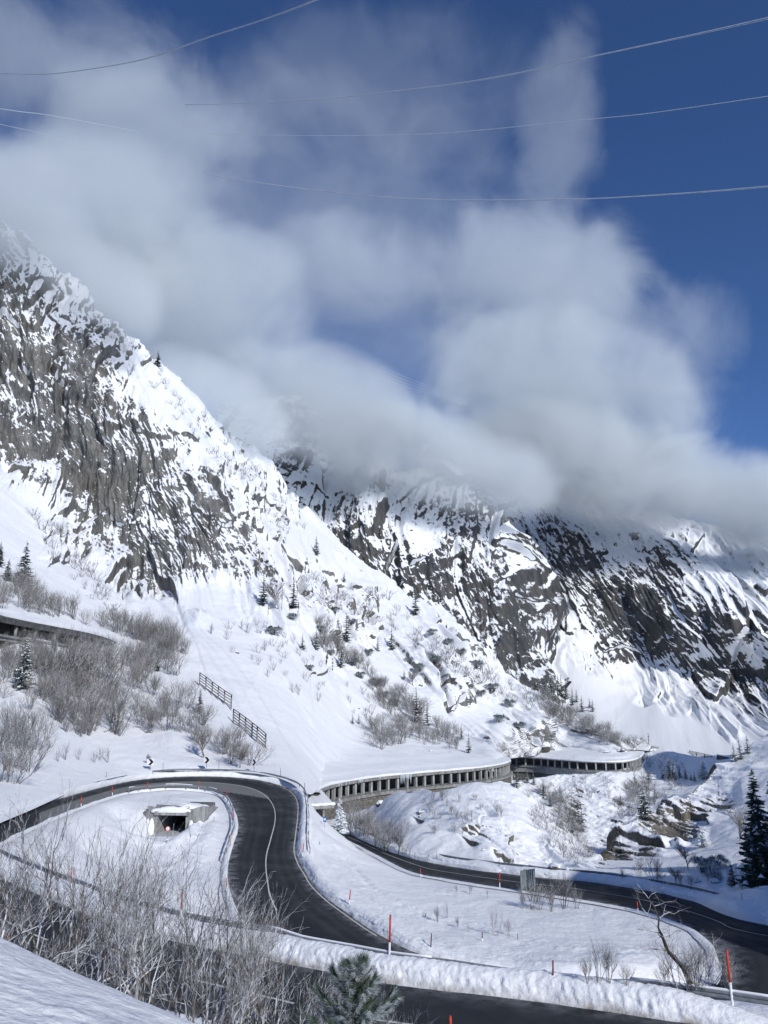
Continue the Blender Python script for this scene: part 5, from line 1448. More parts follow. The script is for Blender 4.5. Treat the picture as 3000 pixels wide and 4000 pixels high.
def needle_mat(name, lo, hi, frost, amt):
    m, t, b = newmat(name)
    g = t.nodes.new('ShaderNodeNewGeometry')
    n_ = noise(t, 1.3, 4, .65, g.outputs['Position'])
    n2 = noise(t, 9, 3, .6, g.outputs['Position'])
    c = ramp(t, n2.outputs[0], [(.3, lo), (.7, hi)]).outputs[0]
    sx = t.nodes.new('ShaderNodeSeparateXYZ'); t.links.new(g.outputs['Normal'], sx.inputs[0])
    f = mth(t, 'ADD', mth(t, 'MULTIPLY', mth(t, 'ABSOLUTE', sx.outputs[2]), .35), mth(t, 'ADD', n_.outputs[0], amt - .5))
    f = ramp(t, f, [(.45, 0.), (.68, 1.)]).outputs[0]
    t.links.new(mixc(t, f, c, frost), b.inputs['Base Color'])
    b.inputs['Roughness'].default_value = .8
    return m
M_NEED = needle_mat('spruce_needles', (.016, .032, .026), (.045, .075, .055), (.55, .60, .64), .14)
M_NEEDF = needle_mat('frosted_needles', (.05, .09, .08), (.10, .16, .15), (.62, .68, .74), .42)
M_PINE = needle_mat('pine_needles', (.032, .058, .032), (.075, .11, .065), (.52, .57, .60), .36)

def tubes_np(segs, n=3):
    """segs: (p0, r0, p1, r1) list -> vertices, quads"""
    A = np.array([s[0] for s in segs], float); B = np.array([s[2] for s in segs], float)
    ra = np.array([s[1] for s in segs])[:, None, None]; rb = np.array([s[3] for s in segs])[:, None, None]
    d = B - A; d /= np.linalg.norm(d, axis=1)[:, None] + 1e-9
    up = np.where(np.abs(d[:, 2:3]) < .9, np.array([[0, 0, 1.]]), np.array([[1., 0, 0]]))
    s = np.cross(d, up); s /= np.linalg.norm(s, axis=1)[:, None]; u = np.cross(s, d)
    an = np.arange(n) * 2 * math.pi / n
    ring = np.cos(an)[None, :, None] * s[:, None] + np.sin(an)[None, :, None] * u[:, None]
    V = np.concatenate([A[:, None] + ring * ra, B[:, None] + ring * rb], 1).reshape(-1, 3)
    k = np.arange(len(segs))[:, None] * 2 * n; j = np.arange(n)[None]; j2 = (j + 1) % n
    Q = np.stack([k + j, k + j2, k + n + j2, k + n + j], -1).reshape(-1, 4)
    return V, Q

def shrub_segs(seed, stems, h, spread, levels, kids, r0, curl=.25, upb=.35, seglen=3, lean=0.):
    rr = random.Random(seed); segs = []
    def grow(p, d, L, r, lv):
        k = seglen
        for i in range(k):
            d = (d + Vector((rr.gauss(0, curl), rr.gauss(0, curl), rr.gauss(0, curl) + upb * .25))).normalized()
            q = p + d * (L / k); r2 = r * (.86 if lv else .9)
            segs.append((tuple(p), r, tuple(q), r2))
            if lv < levels and (i > 0 or lv > 0 or k == 1):
                for _ in range(kids if rr.random() < .8 else kids + 1):
                    a = rr.uniform(0, 6.283); s_ = Vector((math.cos(a), math.sin(a), rr.uniform(-.1, .5)))
                    grow(q, (d * .75 + s_ * rr.uniform(.45, .8)).normalized(), L * rr.uniform(.45, .72), r2 * .62, lv + 1)
            p, r = q, r2
        if lv < levels: grow(p, d, L * .6, r * .8, lv + 1)
    for s in range(stems):
        a = rr.uniform(0, 6.283); o = rr.uniform(0, .18) * spread * h
        tilt = rr.uniform(.05, 1) * spread
        d = Vector((math.cos(a) * tilt + lean, math.sin(a) * tilt, 1)).normalized()
        grow(Vector((math.cos(a) * o, math.sin(a) * o, -.08 * h)), d, h * rr.uniform(.42, .62), r0, 0)
    zm = sorted(s[2][2] for s in segs)[int(len(segs) * .985)]
    f = h / zm
    return [(tuple(c * f for c in a), ra, tuple(c * f for c in b_), rb) for a, ra, b_, rb in segs]

def shrub_mesh(name, mat, **kw):
    V, Q = tubes_np(shrub_segs(**kw))
    me = np_mesh(name, V, Q, False); me.materials.append(mat)
    return me
# unit-height meshes, scaled when placed
SH_MID = [shrub_mesh('branches', M_TWIG, seed=s, stems=11, h=1, spread=.85, levels=3, kids=1, r0=.012, curl=.19, upb=.4) for s in (1, 2, 3, 4)]
SH_FROST = [shrub_mesh('branches', M_FTWIG, seed=s, stems=8, h=1, spread=.6, levels=2, kids=2, r0=.010, curl=.15, upb=.6) for s in (11, 12, 13)]
SH_THIN = [shrub_mesh('branches', M_TWIG, seed=s, stems=7, h=1, spread=.5, levels=1, kids=2, r0=.009, curl=.12, upb=.6) for s in (21, 22)]
SH_NEAR = [shrub_mesh('branches', M_FTWIG, seed=s, stems=5, h=1, spread=.75, levels=3, kids=1, r0=.0095, curl=.27, upb=.42, seglen=3) for s in (31, 32, 33, 34)]
SH_DOT = [shrub_mesh('branches', M_FTWIG, seed=s, stems=7, h=1, spread=.8, levels=1, kids=2, r0=.014, curl=.2, upb=.4, seglen=2) for s in (51, 52, 53)]
def tree_mesh(seed, mat=M_TWIG):
    return shrub_mesh('branches', mat, seed=seed, stems=1, h=1, spread=.12, levels=3, kids=2, r0=.03, curl=.12, upb=.35, seglen=4)
TR_BARE = [tree_mesh(s) for s in (41, 42, 43)]
print('shrub polys', [len(m.polygons) for m in (SH_MID[0], SH_FROST[0], SH_THIN[0], SH_NEAR[0], TR_BARE[0])])

rv = random.Random(99)
REQ = []
def put_shrub(loc, h, meshes, label, group, name='bare_shrub', cat='shrub', wide=1.0, own=True):
    REQ.append(dict(loc=Vector(loc), h=h, m=rv.choice(meshes), label=label, group=group, name=name, cat=cat, wide=wide, own=own,
                    rot=(rv.uniform(-.08, .08), rv.uniform(-.08, .08), rv.uniform(0, 6.28)), sx=rv.uniform(.85, 1.2), sy=rv.uniform(.85, 1.2)))
def height_px(p, hpx): return hpx * (p.y * ct + p.z * st) / FPX

def in_poly(x, y, pg):
    c = False; j = len(pg) - 1
    for i in range(len(pg)):
        if (pg[i][1] > y) != (pg[j][1] > y) and x < (pg[j][0] - pg[i][0]) * (y - pg[i][1]) / (pg[j][1] - pg[i][1]) + pg[i][0]: c = not c
        j = i
    return c
def scatter(pg, n_, h0, h1, meshes, label, group, wide=1.0, sep=14, name='bare_shrub', only=None):
    xs = [p[0] for p in pg]; ys = [p[1] for p in pg]; done = []; tries = 0
    while len(done) < n_ and tries < n_ * 40:
        tries += 1
        x, y = rv.uniform(min(xs), max(xs)), rv.uniform(min(ys), max(ys))
        if not in_poly(x, y, pg) or any((x - a) ** 2 + (y - b) ** 2 < sep * sep for a, b in done): continue
        fl = 2674 + (x - 779) * .96
        if 690 < x < 1060 and -15 < y - fl < 115 and h0 > 55: continue
        p, nm = hit(x, y)
        if p is None or (only and not nm.startswith(only)): continue
        done.append((x, y))
        put_shrub(p, height_px(p, rv.uniform(h0, h1)), meshes, label, group, wide=wide, name=name, own=False)
M_ = 'mountain'
scatter([(0, 2600), (150, 2570), (480, 2575), (560, 2490), (700, 2560), (770, 2650), (900, 2800), (985, 2960), (870, 2955), (700, 2895), (560, 2860), (430, 2905), (300, 2890), (200, 2810), (0, 2730)], 125, 58, 115, SH_MID,
        'bare grey-brown shrub in the thicket between the dark upper gallery and the arrow boards', 'thicket below the upper gallery', wide=.95, only=M_, sep=11)
scatter([(0, 2500), (180, 2515), (400, 2560), (470, 2580), (300, 2590), (0, 2570)], 16, 45, 80, SH_MID, 'thin bare shrub in front of the pillars of the dark gallery', 'shrubs before the gallery pillars', wide=.8, sep=20, only=M_)
scatter([(180, 2660), (420, 2640), (460, 2900), (200, 2850)], 9, 150, 230, SH_MID, 'large rounded bare bush in the thicket under the dark upper gallery', 'large bushes under the upper gallery', wide=.9, sep=50, only=M_)
scatter([(-20, 2330), (90, 2300), (250, 2390), (420, 2455), (600, 2480), (740, 2560), (560, 2520), (380, 2450), (100, 2390), (-20, 2400)], 48, 60, 110, SH_MID,
        'bare shrub behind the snowy roof of the dark upper gallery', 'shrubs above the upper gallery', wide=.8, only=M_)
scatter([(-20, 2880), (110, 2870), (170, 2980), (60, 3060), (-20, 3060)], 8, 130, 190, SH_MID, 'wide bare bush on the left frame edge above the road', 'bushes at the left edge above the road', wide=.95, sep=40)
scatter([(180, 2960), (340, 2950), (520, 2955), (560, 2985), (300, 3000)], 6, 40, 75, SH_THIN, 'small thin shrub on the open snow left of the first arrow board', 'thin shrubs by the arrow boards', only=M_)
scatter([(880, 2880), (1000, 2920), (1000, 2990), (900, 2985)], 4, 70, 110, SH_MID, 'bare bush beside the rightmost arrow board', 'bushes by the rightmost arrow board', sep=30, only=M_)
scatter([(800, 2480), (1000, 2620), (1300, 2820), (1500, 2925), (1720, 2910), (1500, 2760), (1250, 2560), (1000, 2420)], 55, 22, 48, SH_DOT + SH_THIN, 'small frosted shrub dotting the open snow slope above the near gallery', 'shrubs dotting the open slope', wide=1.1, sep=22, only=M_)
scatter([(1240, 2440), (1450, 2640), (1640, 2760), (1830, 2920), (1740, 2940), (1560, 2850), (1400, 2640), (1230, 2520)], 70, 38, 75, SH_MID + SH_FROST, 'bare shrub in the wooded strip running down to the near gallery', 'shrubs of the wooded strip', wide=1.0, sep=13, only=M_)
scatter([(1450, 2860), (1600, 2880), (1640, 2920), (1480, 2925)], 7, 70, 95, SH_MID, 'dense bare bush alone on the snow just above the near gallery', 'bushes just above the near gallery', wide=1.2, sep=16, only=M_)
scatter([(1180, 2250), (1500, 2330), (1800, 2560), (2080, 2720), (2100, 2800), (1800, 2660), (1500, 2450), (1200, 2350)], 85, 22, 46, SH_DOT, 'frosted low shrub along the rocky ridge crest above the galleries', 'frosted shrubs on the rocky ridge', wide=1.4, sep=16, only=M_)
scatter([(450, 1280), (620, 1430), (830, 1660), (1000, 1830), (1200, 2080), (1150, 2150), (900, 1850), (600, 1560), (420, 1380)], 60, 18, 34, SH_DOT, 'frosted dwarf shrub high on the left mountain crest', 'frosted shrubs on the left crest', wide=1.6, sep=16, only=M_)
scatter([(60, 1950), (250, 2080), (430, 2330), (560, 2520), (480, 2480), (300, 2280), (120, 2100)], 40, 24, 50, SH_DOT, 'frosted shrub on the steep snow under the left cliff', 'shrubs under the left cliff', wide=1.5, sep=18, only=M_)
scatter([(2080, 2690), (2200, 2765), (2390, 2870), (2470, 2920), (2350, 2910), (2140, 2810)], 60, 30, 52, SH_MID, 'brown brush on the crest over the far gallery', 'brush over the far gallery', wide=1.2, sep=9, only=M_)
scatter([(2490, 2960), (2620, 2955), (2720, 3050), (2560, 3160), (2450, 3060)], 34, 24, 46, SH_DOT, 'dark brush in the shaded gorge right of the far gallery', 'brush in the shaded gorge', wide=1.2, sep=12)
scatter([(2140, 3050), (2450, 3030), (2480, 3110), (2200, 3150)], 22, 20, 36, SH_DOT, 'frosted shrub on the snowy rock wall under the far gallery', 'shrubs under the far gallery', wide=1.3, sep=14)
scatter([(2060, 3110), (2200, 3240), (2330, 3380), (2230, 3380), (2080, 3260)], 40, 26, 48, SH_DOT, 'frosted shrub on the steep right flank of the knoll', 'shrubs on the knoll flank', wide=1.2, sep=14)
scatter([(2080, 3080), (2180, 3100), (2300, 3290), (2330, 3370), (2200, 3250)], 26, 28, 52, SH_MID, 'dark brush along the ravine beside the knoll', 'brush along the ravine', wide=1.2, sep=13)
scatter([(2450, 3060), (2600, 3060), (2560, 3150), (2480, 3200), (2400, 3230)], 20, 26, 46, SH_MID, 'dark brush around the lone gorge spruce', 'brush around the gorge spruce', wide=1.2, sep=13)
scatter([(1640, 3120), (1760, 3110), (1900, 3110), (2000, 3180), (1980, 3260), (1880, 3180), (1800, 3300), (1700, 3260)], 20, 26, 55, SH_FROST + SH_THIN, 'small frosted shrub on the white knoll below the near gallery', 'shrubs on the white knoll', wide=1.1, sep=22)
scatter([(1340, 3250), (1380, 3200), (1480, 3230), (1560, 3300), (1540, 3330), (1420, 3285)], 14, 60, 105, SH_MID, 'dense bare bush below the stone retaining wall by the gallery mouth', 'bushes under the retaining wall', wide=.9, sep=14)
scatter([(1560, 3330), (1680, 3360), (1660, 3368), (1560, 3350)], 5, 28, 45, SH_THIN, 'low twigs along the lower road bank under the knoll', 'twigs along the lower road bank', sep=12)
scatter([(2450, 3420), (2560, 3440), (2700, 3400), (2960, 3450), (2960, 3480), (2600, 3470)], 10, 30, 60, SH_THIN + SH_FROST, 'thin shrub on the shaded snow beyond the lower bend', 'thin shrubs beyond the lower bend', sep=25)

def shrubs_at(lst, meshes, group, **kw):
    for x, yt, yb, lab in lst:
        p, _ = hit(x, yb)
        if p is None: continue
        put_shrub(p, max(.2, ztop(p, yt) - p.z), meshes, lab, group, **kw)
shrubs_at([(2075, 3430, 3552, 'frosted pinkish shrub directly in front of the grey sign board'), (2105, 3450, 3556, 'frosted shrub just right of the grey sign board'), (2160, 3452, 3560, 'frosted shrub in the middle of the row by the sign board'), (2206, 3402, 3548, 'tallest thin frosted shrub of the row right of the sign board'), (2250, 3470, 3550, 'rightmost frosted shrub of the row by the sign board'), (2040, 3480, 3548, 'leftmost low frosted shrub of the row by the sign board')], SH_FROST, 'shrubs around the sign board', wide=.8)
shrubs_at([(1712, 3535, 3602, 'low frosted shrub left in the middle of the snow field'), (1745, 3520, 3585, 'taller frosted shrub beside the low one in the snow field'), (1790, 3580, 3622, 'tiny shrub in the snow field'), (1935, 3540, 3655, 'upright bare sapling bush on the snow field'), (1830, 3600, 3640, 'faint low twigs left of the upright bush'), (1990, 3590, 3655, 'small thin shrub right of the upright bush'), (1835, 3452, 3492, 'small shrub near the edge of the lower road'), (1785, 3455, 3486, 'tiny twigs at the mound beside the lower road'), (1905, 3470, 3505, 'small twigs between the mound and the sign board'),
           (2335, 3660, 3836, 'tall broom-like bare shrub behind the near bank'), (2375, 3680, 3838, 'second broom-like bare shrub beside the tall one behind the near bank'), (2445, 3760, 3850, 'thin low shrub right of the broom-like shrubs'), (2300, 3730, 3838, 'low shrub left of the broom-like shrubs')], SH_THIN + SH_FROST, 'shrubs standing in the snow field', wide=.75)
shrubs_at([(2650, 3640, 3850, 'tangled bare bush around the foot of the dead tree'), (2720, 3660, 3850, 'dense bare bush right of the dead tree'), (2790, 3670, 3850, 'bare bush at the tip of the snow field beside the dark road'), (2600, 3740, 3850, 'low bare bush left of the dead tree'), (2850, 3720, 3858, 'rightmost bare bush before the leaning red pole'), (2690, 3720, 3852, 'small twiggy bush in front of the dead tree'), (2760, 3700, 3856, 'twiggy bush in the middle of the tangle by the road bend')], SH_MID + SH_NEAR, 'tangle around the dead tree', wide=.9)
shrubs_at([(2560, 3330, 3442, 'wide bare bush at the foot of the rocky spur'), (2500, 3350, 3420, 'small bare bush left of the wide one under the rocky spur'), (2430, 3390, 3430, 'little dark bush under the end of the rocky spur')], SH_MID, 'bushes under the rocky spur', wide=.8)
for x, yt, yb, lab in [(2690, 3300, 3396, 'slender bare tree on the shaded snow beside the snowy spruce'), (2888, 3150, 3300, 'tall wide bare tree left of the huge spruce'), (2640, 3385, 3450, 'small leaning bare tree under the slender one'), (1556, 3240, 3332, 'bare round tree behind the bank at the foot of the knoll'), (678, 2450, 2550, 'round bare tree on the snow edge above the upper avalanche fence'), (575, 2945, 2985, 'little bare tree right by the first arrow board'), (1090, 2270, 2378, 'large bare tree between two spruces on the upper slope'), (800, 2820, 2960, 'thin bare tree above the second arrow board'), (935, 2900, 2998, 'bare spreading bush-tree left of the rightmost arrow board'),
                       (1420, 3180, 3262, 'bare tree behind the snowy spruce at the gallery mouth'), (1615, 2610, 2680, 'bare tree in the wooded strip beside the tall spruce')]:
    p, _ = hit(x, yb)
    if p: put_shrub(p, ztop(p, yt) - p.z, TR_BARE, lab, 'bare trees', name='bare_tree', cat='tree', wide=1.25)

# dead leaning tree on the snow field
p, _ = hit(2690, 3850)
root = empty('dead_tree', p, 'crooked dead tree leaning left over the tangle of bushes', 'tree')
def PP(x, y): return np.array([(x - 1500) / FPX / (ct - (2000 - y) / FPX * st) * p.y, p.y, ztop(p, y)]) - np.array(p)
trunk = [PP(x, y) for x, y in ((2705, 3856), (2680, 3790), (2625, 3730), (2600, 3680), (2575, 3640), (2555, 3610), (2562, 3580), (2555, 3540), (2545, 3520))]
for i, q in enumerate(trunk): q[1] += .5 * math.sin(i * .9)
MB().tube(trunk, [.10, .09, .08, .065, .055, .045, .04, .03, .02], 7).build('trunk', M_BARK, root, smooth=True)
segs = []
rr = random.Random(5)
def limb(a, d, L, r, lv):
    for i in range(3):
        d = (d + Vector((rr.gauss(0, .28), rr.gauss(0, .25), rr.gauss(0, .28)))).normalized(); b_ = a + d * L / 3
        segs.append((tuple(a), r, tuple(b_), r * .8)); r *= .8; a = b_
        if lv < 3:
            limb(a, (d + Vector((rr.gauss(0, .8), rr.gauss(0, .5), rr.gauss(.1, .7)))).normalized(), L * .6, r * .6, lv + 1)
for k, (i, dx, dz) in enumerate(((2, -1, -.1), (3, -1, .5), (3, 1, .2), (4, -.6, .9), (5, -1, .6), (6, .8, 1), (7, 1, .8), (8, -.6, 1), (8, .6, 1), (4, .9, .6), (1, 1, .3), (2, 1, .0))):
    limb(Vector(trunk[i]), Vector((dx, rr.uniform(-.5, .5), dz)).normalized(), 1.25 - .07 * i, .034 - .002 * i, 0)
V, Q = tubes_np(segs, 4); lk = np_mesh('limbs', V, Q, False); lk.materials.append(M_TWIG); link('limbs', lk, None, root)

# ------------------------------------------------------------------ conifers
def spruce_meshes(seed, h=1.0, r=.22, whorls=16, per=9, snow=.5, mat=None, droop=.35):
    """unit-height spruce: trunk, needle crown, snow lying on the boughs"""
    rr = random.Random(seed); V = []; F = []; SV = []; SF = []
    for w_ in range(whorls):
        t_ = (w_ + .3) / whorls; z = .06 + .93 * t_
        R0 = r * (1 - t_) ** .85 + .012
        k = max(4, int(per * (1 - .45 * t_)))
        for b in range(k):
            a = rr.uniform(0, 6.283); L = R0 * rr.uniform(.65, 1.12); zz = z + rr.uniform(-.02, .02)
            d = np.array([math.cos(a), math.sin(a), 0]); s = np.array([-d[1], d[0], 0])
            m = 4 if t_ < .75 else 3
            pr = None
            for i in range(m + 1):
                f = i / m
                c = d * L * f + np.array([0, 0, zz + .04 * L / r * f * .6 - droop * L * f ** 1.6 + (.10 * L * max(0, f - .75) * 4)])
                wd = L * (.30 * (1 - f) + .07) * (1 + rr.uniform(-.3, .3)) if i else L * .10
                hang = np.array([0, 0, -wd * rr.uniform(.35, .8)])
                cur = (c + s * wd + hang, c + np.array([0, 0, .004]), c - s * wd + hang)
                if pr is not None:
                    q = len(V); V += [pr[0], pr[1], cur[1], cur[0], pr[2], cur[2]]
                    F += [(q, q + 1, q + 2, q + 3), (q + 1, q + 4, q + 5, q + 2)]
                    if rr.random() < snow and i >= 1:
                        o_ = len(SV); up_ = np.array([0, 0, .010 + .02 * L]); g = rr.uniform(.35, .8)
                        mid = (pr[1] + cur[1]) / 2
                        pts = [mid + (x_ - mid) * g + up_ * .6 for x_ in (pr[0], pr[2], cur[2], cur[0])] + [pr[1] * .8 + cur[1] * .2 + up_ * 1.6, pr[1] * .2 + cur[1] * .8 + up_ * 1.5]
                        SV += pts; SF += [(o_, o_ + 4, o_ + 5, o_ + 3), (o_ + 4, o_ + 1, o_ + 2, o_ + 5), (o_, o_ + 1, o_ + 4, o_ + 4)[:3], (o_ + 2, o_ + 3, o_ + 5)]
                pr = cur
                if i >= 1 and rr.random() < .8:      # side sprays
                    for sg in (-1, 1):
                        e = c + s * sg * wd * rr.uniform(1.1, 1.9) + d * L * .12 + np.array([0, 0, -wd * .5])
                        q = len(V); V += [c - d * L * .07, c + d * L * .07, e + d * L * .03, e - d * L * .05]; F += [(q, q + 1, q + 2, q + 3)]
    cm = bpy.data.meshes.new('crown'); cm.from_pydata([tuple(v) for v in V], [], F); cm.materials.append(mat or M_NEED)
    sm_ = bpy.data.meshes.new('snow_load'); sm_.from_pydata([tuple(v) for v in SV], [], SF); sm_.materials.append(M_SNOWP)
    tm = MB().tube([(0, 0, -.06), (0, 0, .5), (0, 0, .99)], [.018, .011, .002], 6).mesh('trunk', M_BARK, True)
    return tm, cm, sm_
SP_BIG = [spruce_meshes(s, r=.21, whorls=36, per=14, snow=.10) for s in (1, 2)]
SP_MID = [spruce_meshes(s, r=.21, whorls=20, per=10, snow=.42) for s in (3, 4, 5)]
SP_FAR = [spruce_meshes(s, r=.17, whorls=13, per=8, snow=.22) for s in (6, 7, 8)]
SP_FROST = [spruce_meshes(s, r=.24, whorls=20, per=10, snow=.7, mat=M_NEEDF) for s in (9, 10)]
def put_spruce(x, yt, yb, kind, label, group='spruces', wide=1.0, p=None):
    if p is None: p, _ = hit(x, yb)
    if p is None: return
    h = max(.5, ztop(p, yt) - p.z)
    root = empty('spruce_tree', p, label, 'tree', group)
    root.rotation_euler = (0, 0, rv.uniform(0, 6.28)); root.scale = (h * wide, h * wide, h)
    for nm, me in zip(('trunk', 'crown', 'snow_load'), rv.choice(kind)):
        o = link(nm, me, None, root)
        if nm != 'trunk': o['kind'] = 'stuff'
for x, yt, yb, w_, lab in [
    (87, 2108, 2292, 1.0, 'tall snowy spruce at upper left above the dark gallery'), (27, 2181, 2268, 1.3, 'smaller spruce left of the tall one above the dark gallery'), (-6, 2115, 2210, 1.2, 'spruce cut by the left frame edge above the dark gallery'),
    (87, 2488, 2690, 1.0, 'snow-laden spruce in the thicket just below the dark upper gallery'), (344, 2515, 2608, 1.1, 'snow-patched small spruce under the right end of the upper gallery'), (778, 2687, 2786, 1.0, 'dark spruce beside the upper avalanche fence'), (795, 2775, 2834, 1.1, 'small spruce directly below the one by the upper fence'), (615, 2556, 2622, 1.0, 'small spruce in the thicket halfway from the gallery to the fences'), (212, 2480, 2540, 1.1, 'pale snowy little spruce in front of the gallery pillars'),
    (1328, 3108, 3256, 1.0, 'blue-white snow-covered spruce at the gallery mouth'), (1503, 3274, 3326, 1.1, 'small spruce in the bushes below the retaining wall'),
    (2747, 3226, 3310, 1.6, 'broad snow-covered young spruce on the shaded slope under the rocky spur'), (2862, 3362, 3458, 1.1, 'dark small spruce at the foot of the huge spruce'), (2518, 3062, 3198, 1.2, 'large dark spruce alone in the gorge'), (2750, 2966, 3042, 1.7, 'broad frosty conifer on the crest of the rocky spur')]:
    put_spruce(x, yt, yb, SP_FROST if ('blue-white' in lab or 'broad' in lab) else SP_MID, lab, wide=w_)
for x, yt, yb, lab in [
    (1235, 2090, 2168, 'lone spruce highest on the snowy shoulder of the left mountain'), (1027, 2241, 2366, 'large spruce left of the bare tree on the upper slope'), (1145, 2259, 2376, 'large spruce right of the bare tree on the upper slope'), (1624, 2300, 2402, 'snowy spruce standing on the ridge line against the dark wall'), (1344, 2232, 2274, 'small spruce near the ridge line'), (1352, 2392, 2508, 'tall snowy spruce of a pair under the dark rock bands'), (1322, 2410, 2502, 'left one of the pair of spruces under the dark rock bands'), (1332, 2518, 2606, 'dark spruce where the wooded strip begins'), (1235, 2452, 2538, 'spruce in the wooded strip left of its start'), (1181, 2470, 2538, 'leftmost spruce of the wooded strip'), (1476, 2482, 2544, 'spruce at the foot of the rock band'), (1530, 2446, 2538, 'bluish spruce right of the rock band'),
    (1627, 2681, 2822, 'tallest spruce low in the wooded strip'), (1669, 2735, 2834, 'spruce right of the tallest one in the wooded strip'), (1747, 2826, 2882, 'spruce in the lower end of the wooded strip'), (1803, 2832, 2888, 'second to last spruce of the wooded strip'), (1832, 2862, 2942, 'last dark spruce of the wooded strip beside the galleries'), (1377, 2784, 2828, 'left one of two tiny spruces on the open slope'), (1401, 2784, 2828, 'right one of two tiny spruces on the open slope'), (1579, 2609, 2653, 'small spruce on the slope above the tallest one'), (1495, 2687, 2717, 'tiny spruce below the rock bands'), (615, 1365, 1432, 'small white spruce alone on the crest of the left mountain'),
    (2102, 2639, 2695, 'leftmost spruce of the far row under the dark wall'), (2130, 2639, 2708, 'second spruce from the left in the far row'), (2155, 2621, 2724, 'tallest spruce of the far row under the dark wall'), (2181, 2630, 2713, 'fourth spruce of the far row'), (2194, 2633, 2724, 'fifth spruce of the far row'), (2212, 2654, 2730, 'sixth spruce of the far row'), (2237, 2687, 2754, 'spruce where the far row thins out'), (2253, 2690, 2742, 'slim spruce right of the thinning far row'), (2274, 2714, 2780, 'spruce at the right end of the far row'), (2316, 2729, 2780, 'far spruce standing apart on the snow fan'), (2304, 2722, 2766, 'bushy far tree left of the one on the snow fan'),
    (2893, 2878, 2966, 'dark spruce behind the crest of the rocky spur at right'), (2922, 2866, 2944, 'second dark spruce behind the crest of the rocky spur'), (2870, 2900, 2975, 'third dark spruce behind the crest of the rocky spur'),
    (2616, 2942, 3048, 'tall spruce in the shaded gorge'), (2632, 2960, 3048, 'spruce right of the tall one in the shaded gorge'), (2656, 2981, 3038, 'third spruce in the shaded gorge row'), (2679, 2993, 3044, 'fourth spruce in the shaded gorge row'), (2699, 3012, 3048, 'fifth low spruce in the shaded gorge row'), (2714, 3008, 3052, 'last low spruce in the shaded gorge row'), (2560, 3060, 3116, 'small dark spruce right above the lone gorge spruce'), (2590, 2985, 3040, 'small spruce left of the tall one in the gorge'),
    (2018, 2990, 3078, 'snowy spruce where the two galleries meet'), (2060, 3008, 3060, 'second spruce below the start of the far gallery'), (2085, 3015, 3066, 'third spruce below the start of the far gallery'), (2124, 3045, 3108, 'dark spruce on the gorge rim under the far gallery'), (2274, 3165, 3215, 'small spruce deep in the gorge'), (2193, 3080, 3132, 'small spruce on the gorge wall'), (2150, 3100, 3150, 'spruce low on the gorge rim'), (2480, 3010, 3062, 'spruce just right of the end of the far gallery'), (2535, 3000, 3060, 'spruce in the shade between the far gallery and the gorge row'), (2425, 3090, 3142, 'small spruce on the rock wall left of the lone gorge spruce'), (2575, 3130, 3180, 'little spruce behind the crest of the spur'), (2235, 3200, 3252, 'spruce clinging to the ravine side')]:
    put_spruce(x, yt, yb, SP_FAR, lab, wide=1.25)
for (x, yt, Y_, yb, w_, lab) in [(2985, 3000, 96, 3462, 1.0, 'huge dark spruce at the right frame edge'), (3080, 2950, 101, 3480, 1.0, 'huge spruce mostly cut off by the right frame edge')]:
    b_ = P(x, yb, Y_); q = drop(b_[0], b_[1]) or Vector(b_)
    put_spruce(x, yt, yb, SP_BIG, lab, p=q, wide=.95)
def clump_mesh(seed, mat):
    """rounded dwarf pine: bent stems under a cushion of needle sprays"""
    rr = random.Random(seed); V = []; F = []
    lobes = [(rr.uniform(-.45, .45), rr.uniform(-.45, .45), rr.uniform(.25, .62), rr.uniform(.26, .42)) for _ in range(8)]
    for lx, ly, lz, lr in lobes:
        for _ in range(110):
            d = np.array([rr.gauss(0, 1), rr.gauss(0, 1), rr.gauss(.25, 1)]); d /= np.linalg.norm(d)
            c = np.array([lx, ly, lz]) + d * lr * rr.uniform(.45, 1.05)
            if c[2] < -.02: continue
            s_ = np.cross(d, [0.1, .2, 1]); s_ /= np.linalg.norm(s_) + 1e-6; w_ = rr.uniform(.025, .055); l_ = rr.uniform(.08, .17)
            e = c + d * l_ + np.array([0, 0, l_ * .4]); q_ = len(V)
            V += [c - s_ * w_, c + s_ * w_, e + s_ * w_ * .5, e - s_ * w_ * .5]; F.append((q_, q_ + 1, q_ + 2, q_ + 3))
    me = bpy.data.meshes.new('crown'); me.from_pydata([tuple(x) for x in V], [], F); me.materials.append(mat)
    return me
CL_F = [clump_mesh(s, M_NEEDF) for s in (1, 2)]; CL_G = [clump_mesh(s, needle_mat('dwarf_pine_needles', (.03, .055, .045), (.07, .11, .085), (.6, .65, .69), .3)) for s in (3, 4)]
STM = MB().tube([(0, 0, -.15), (.05, .02, .2), (.1, 0, .45)], [.05, .04, .02], 5).tube([(0, 0, -.15), (-.08, .05, .2), (-.2, .1, .4)], [.05, .035, .02], 5).mesh('trunk', M_BARK, True)
def put_dwarf(x, yt, yb, meshes, lab, wide=1.0):
    p, _ = hit(x, yb)
    if p is None: return
    h = max(.4, ztop(p, yt) - p.z); root = empty('dwarf_pine', p, lab, 'shrub', 'dwarf pines')
    root.scale = (h * wide, h * wide, h); root.rotation_euler = (0, 0, rv.uniform(0, 6))
    o = link('crown', rv.choice(meshes), None, root); o['kind'] = 'stuff'
    link('trunk', STM, None, root)
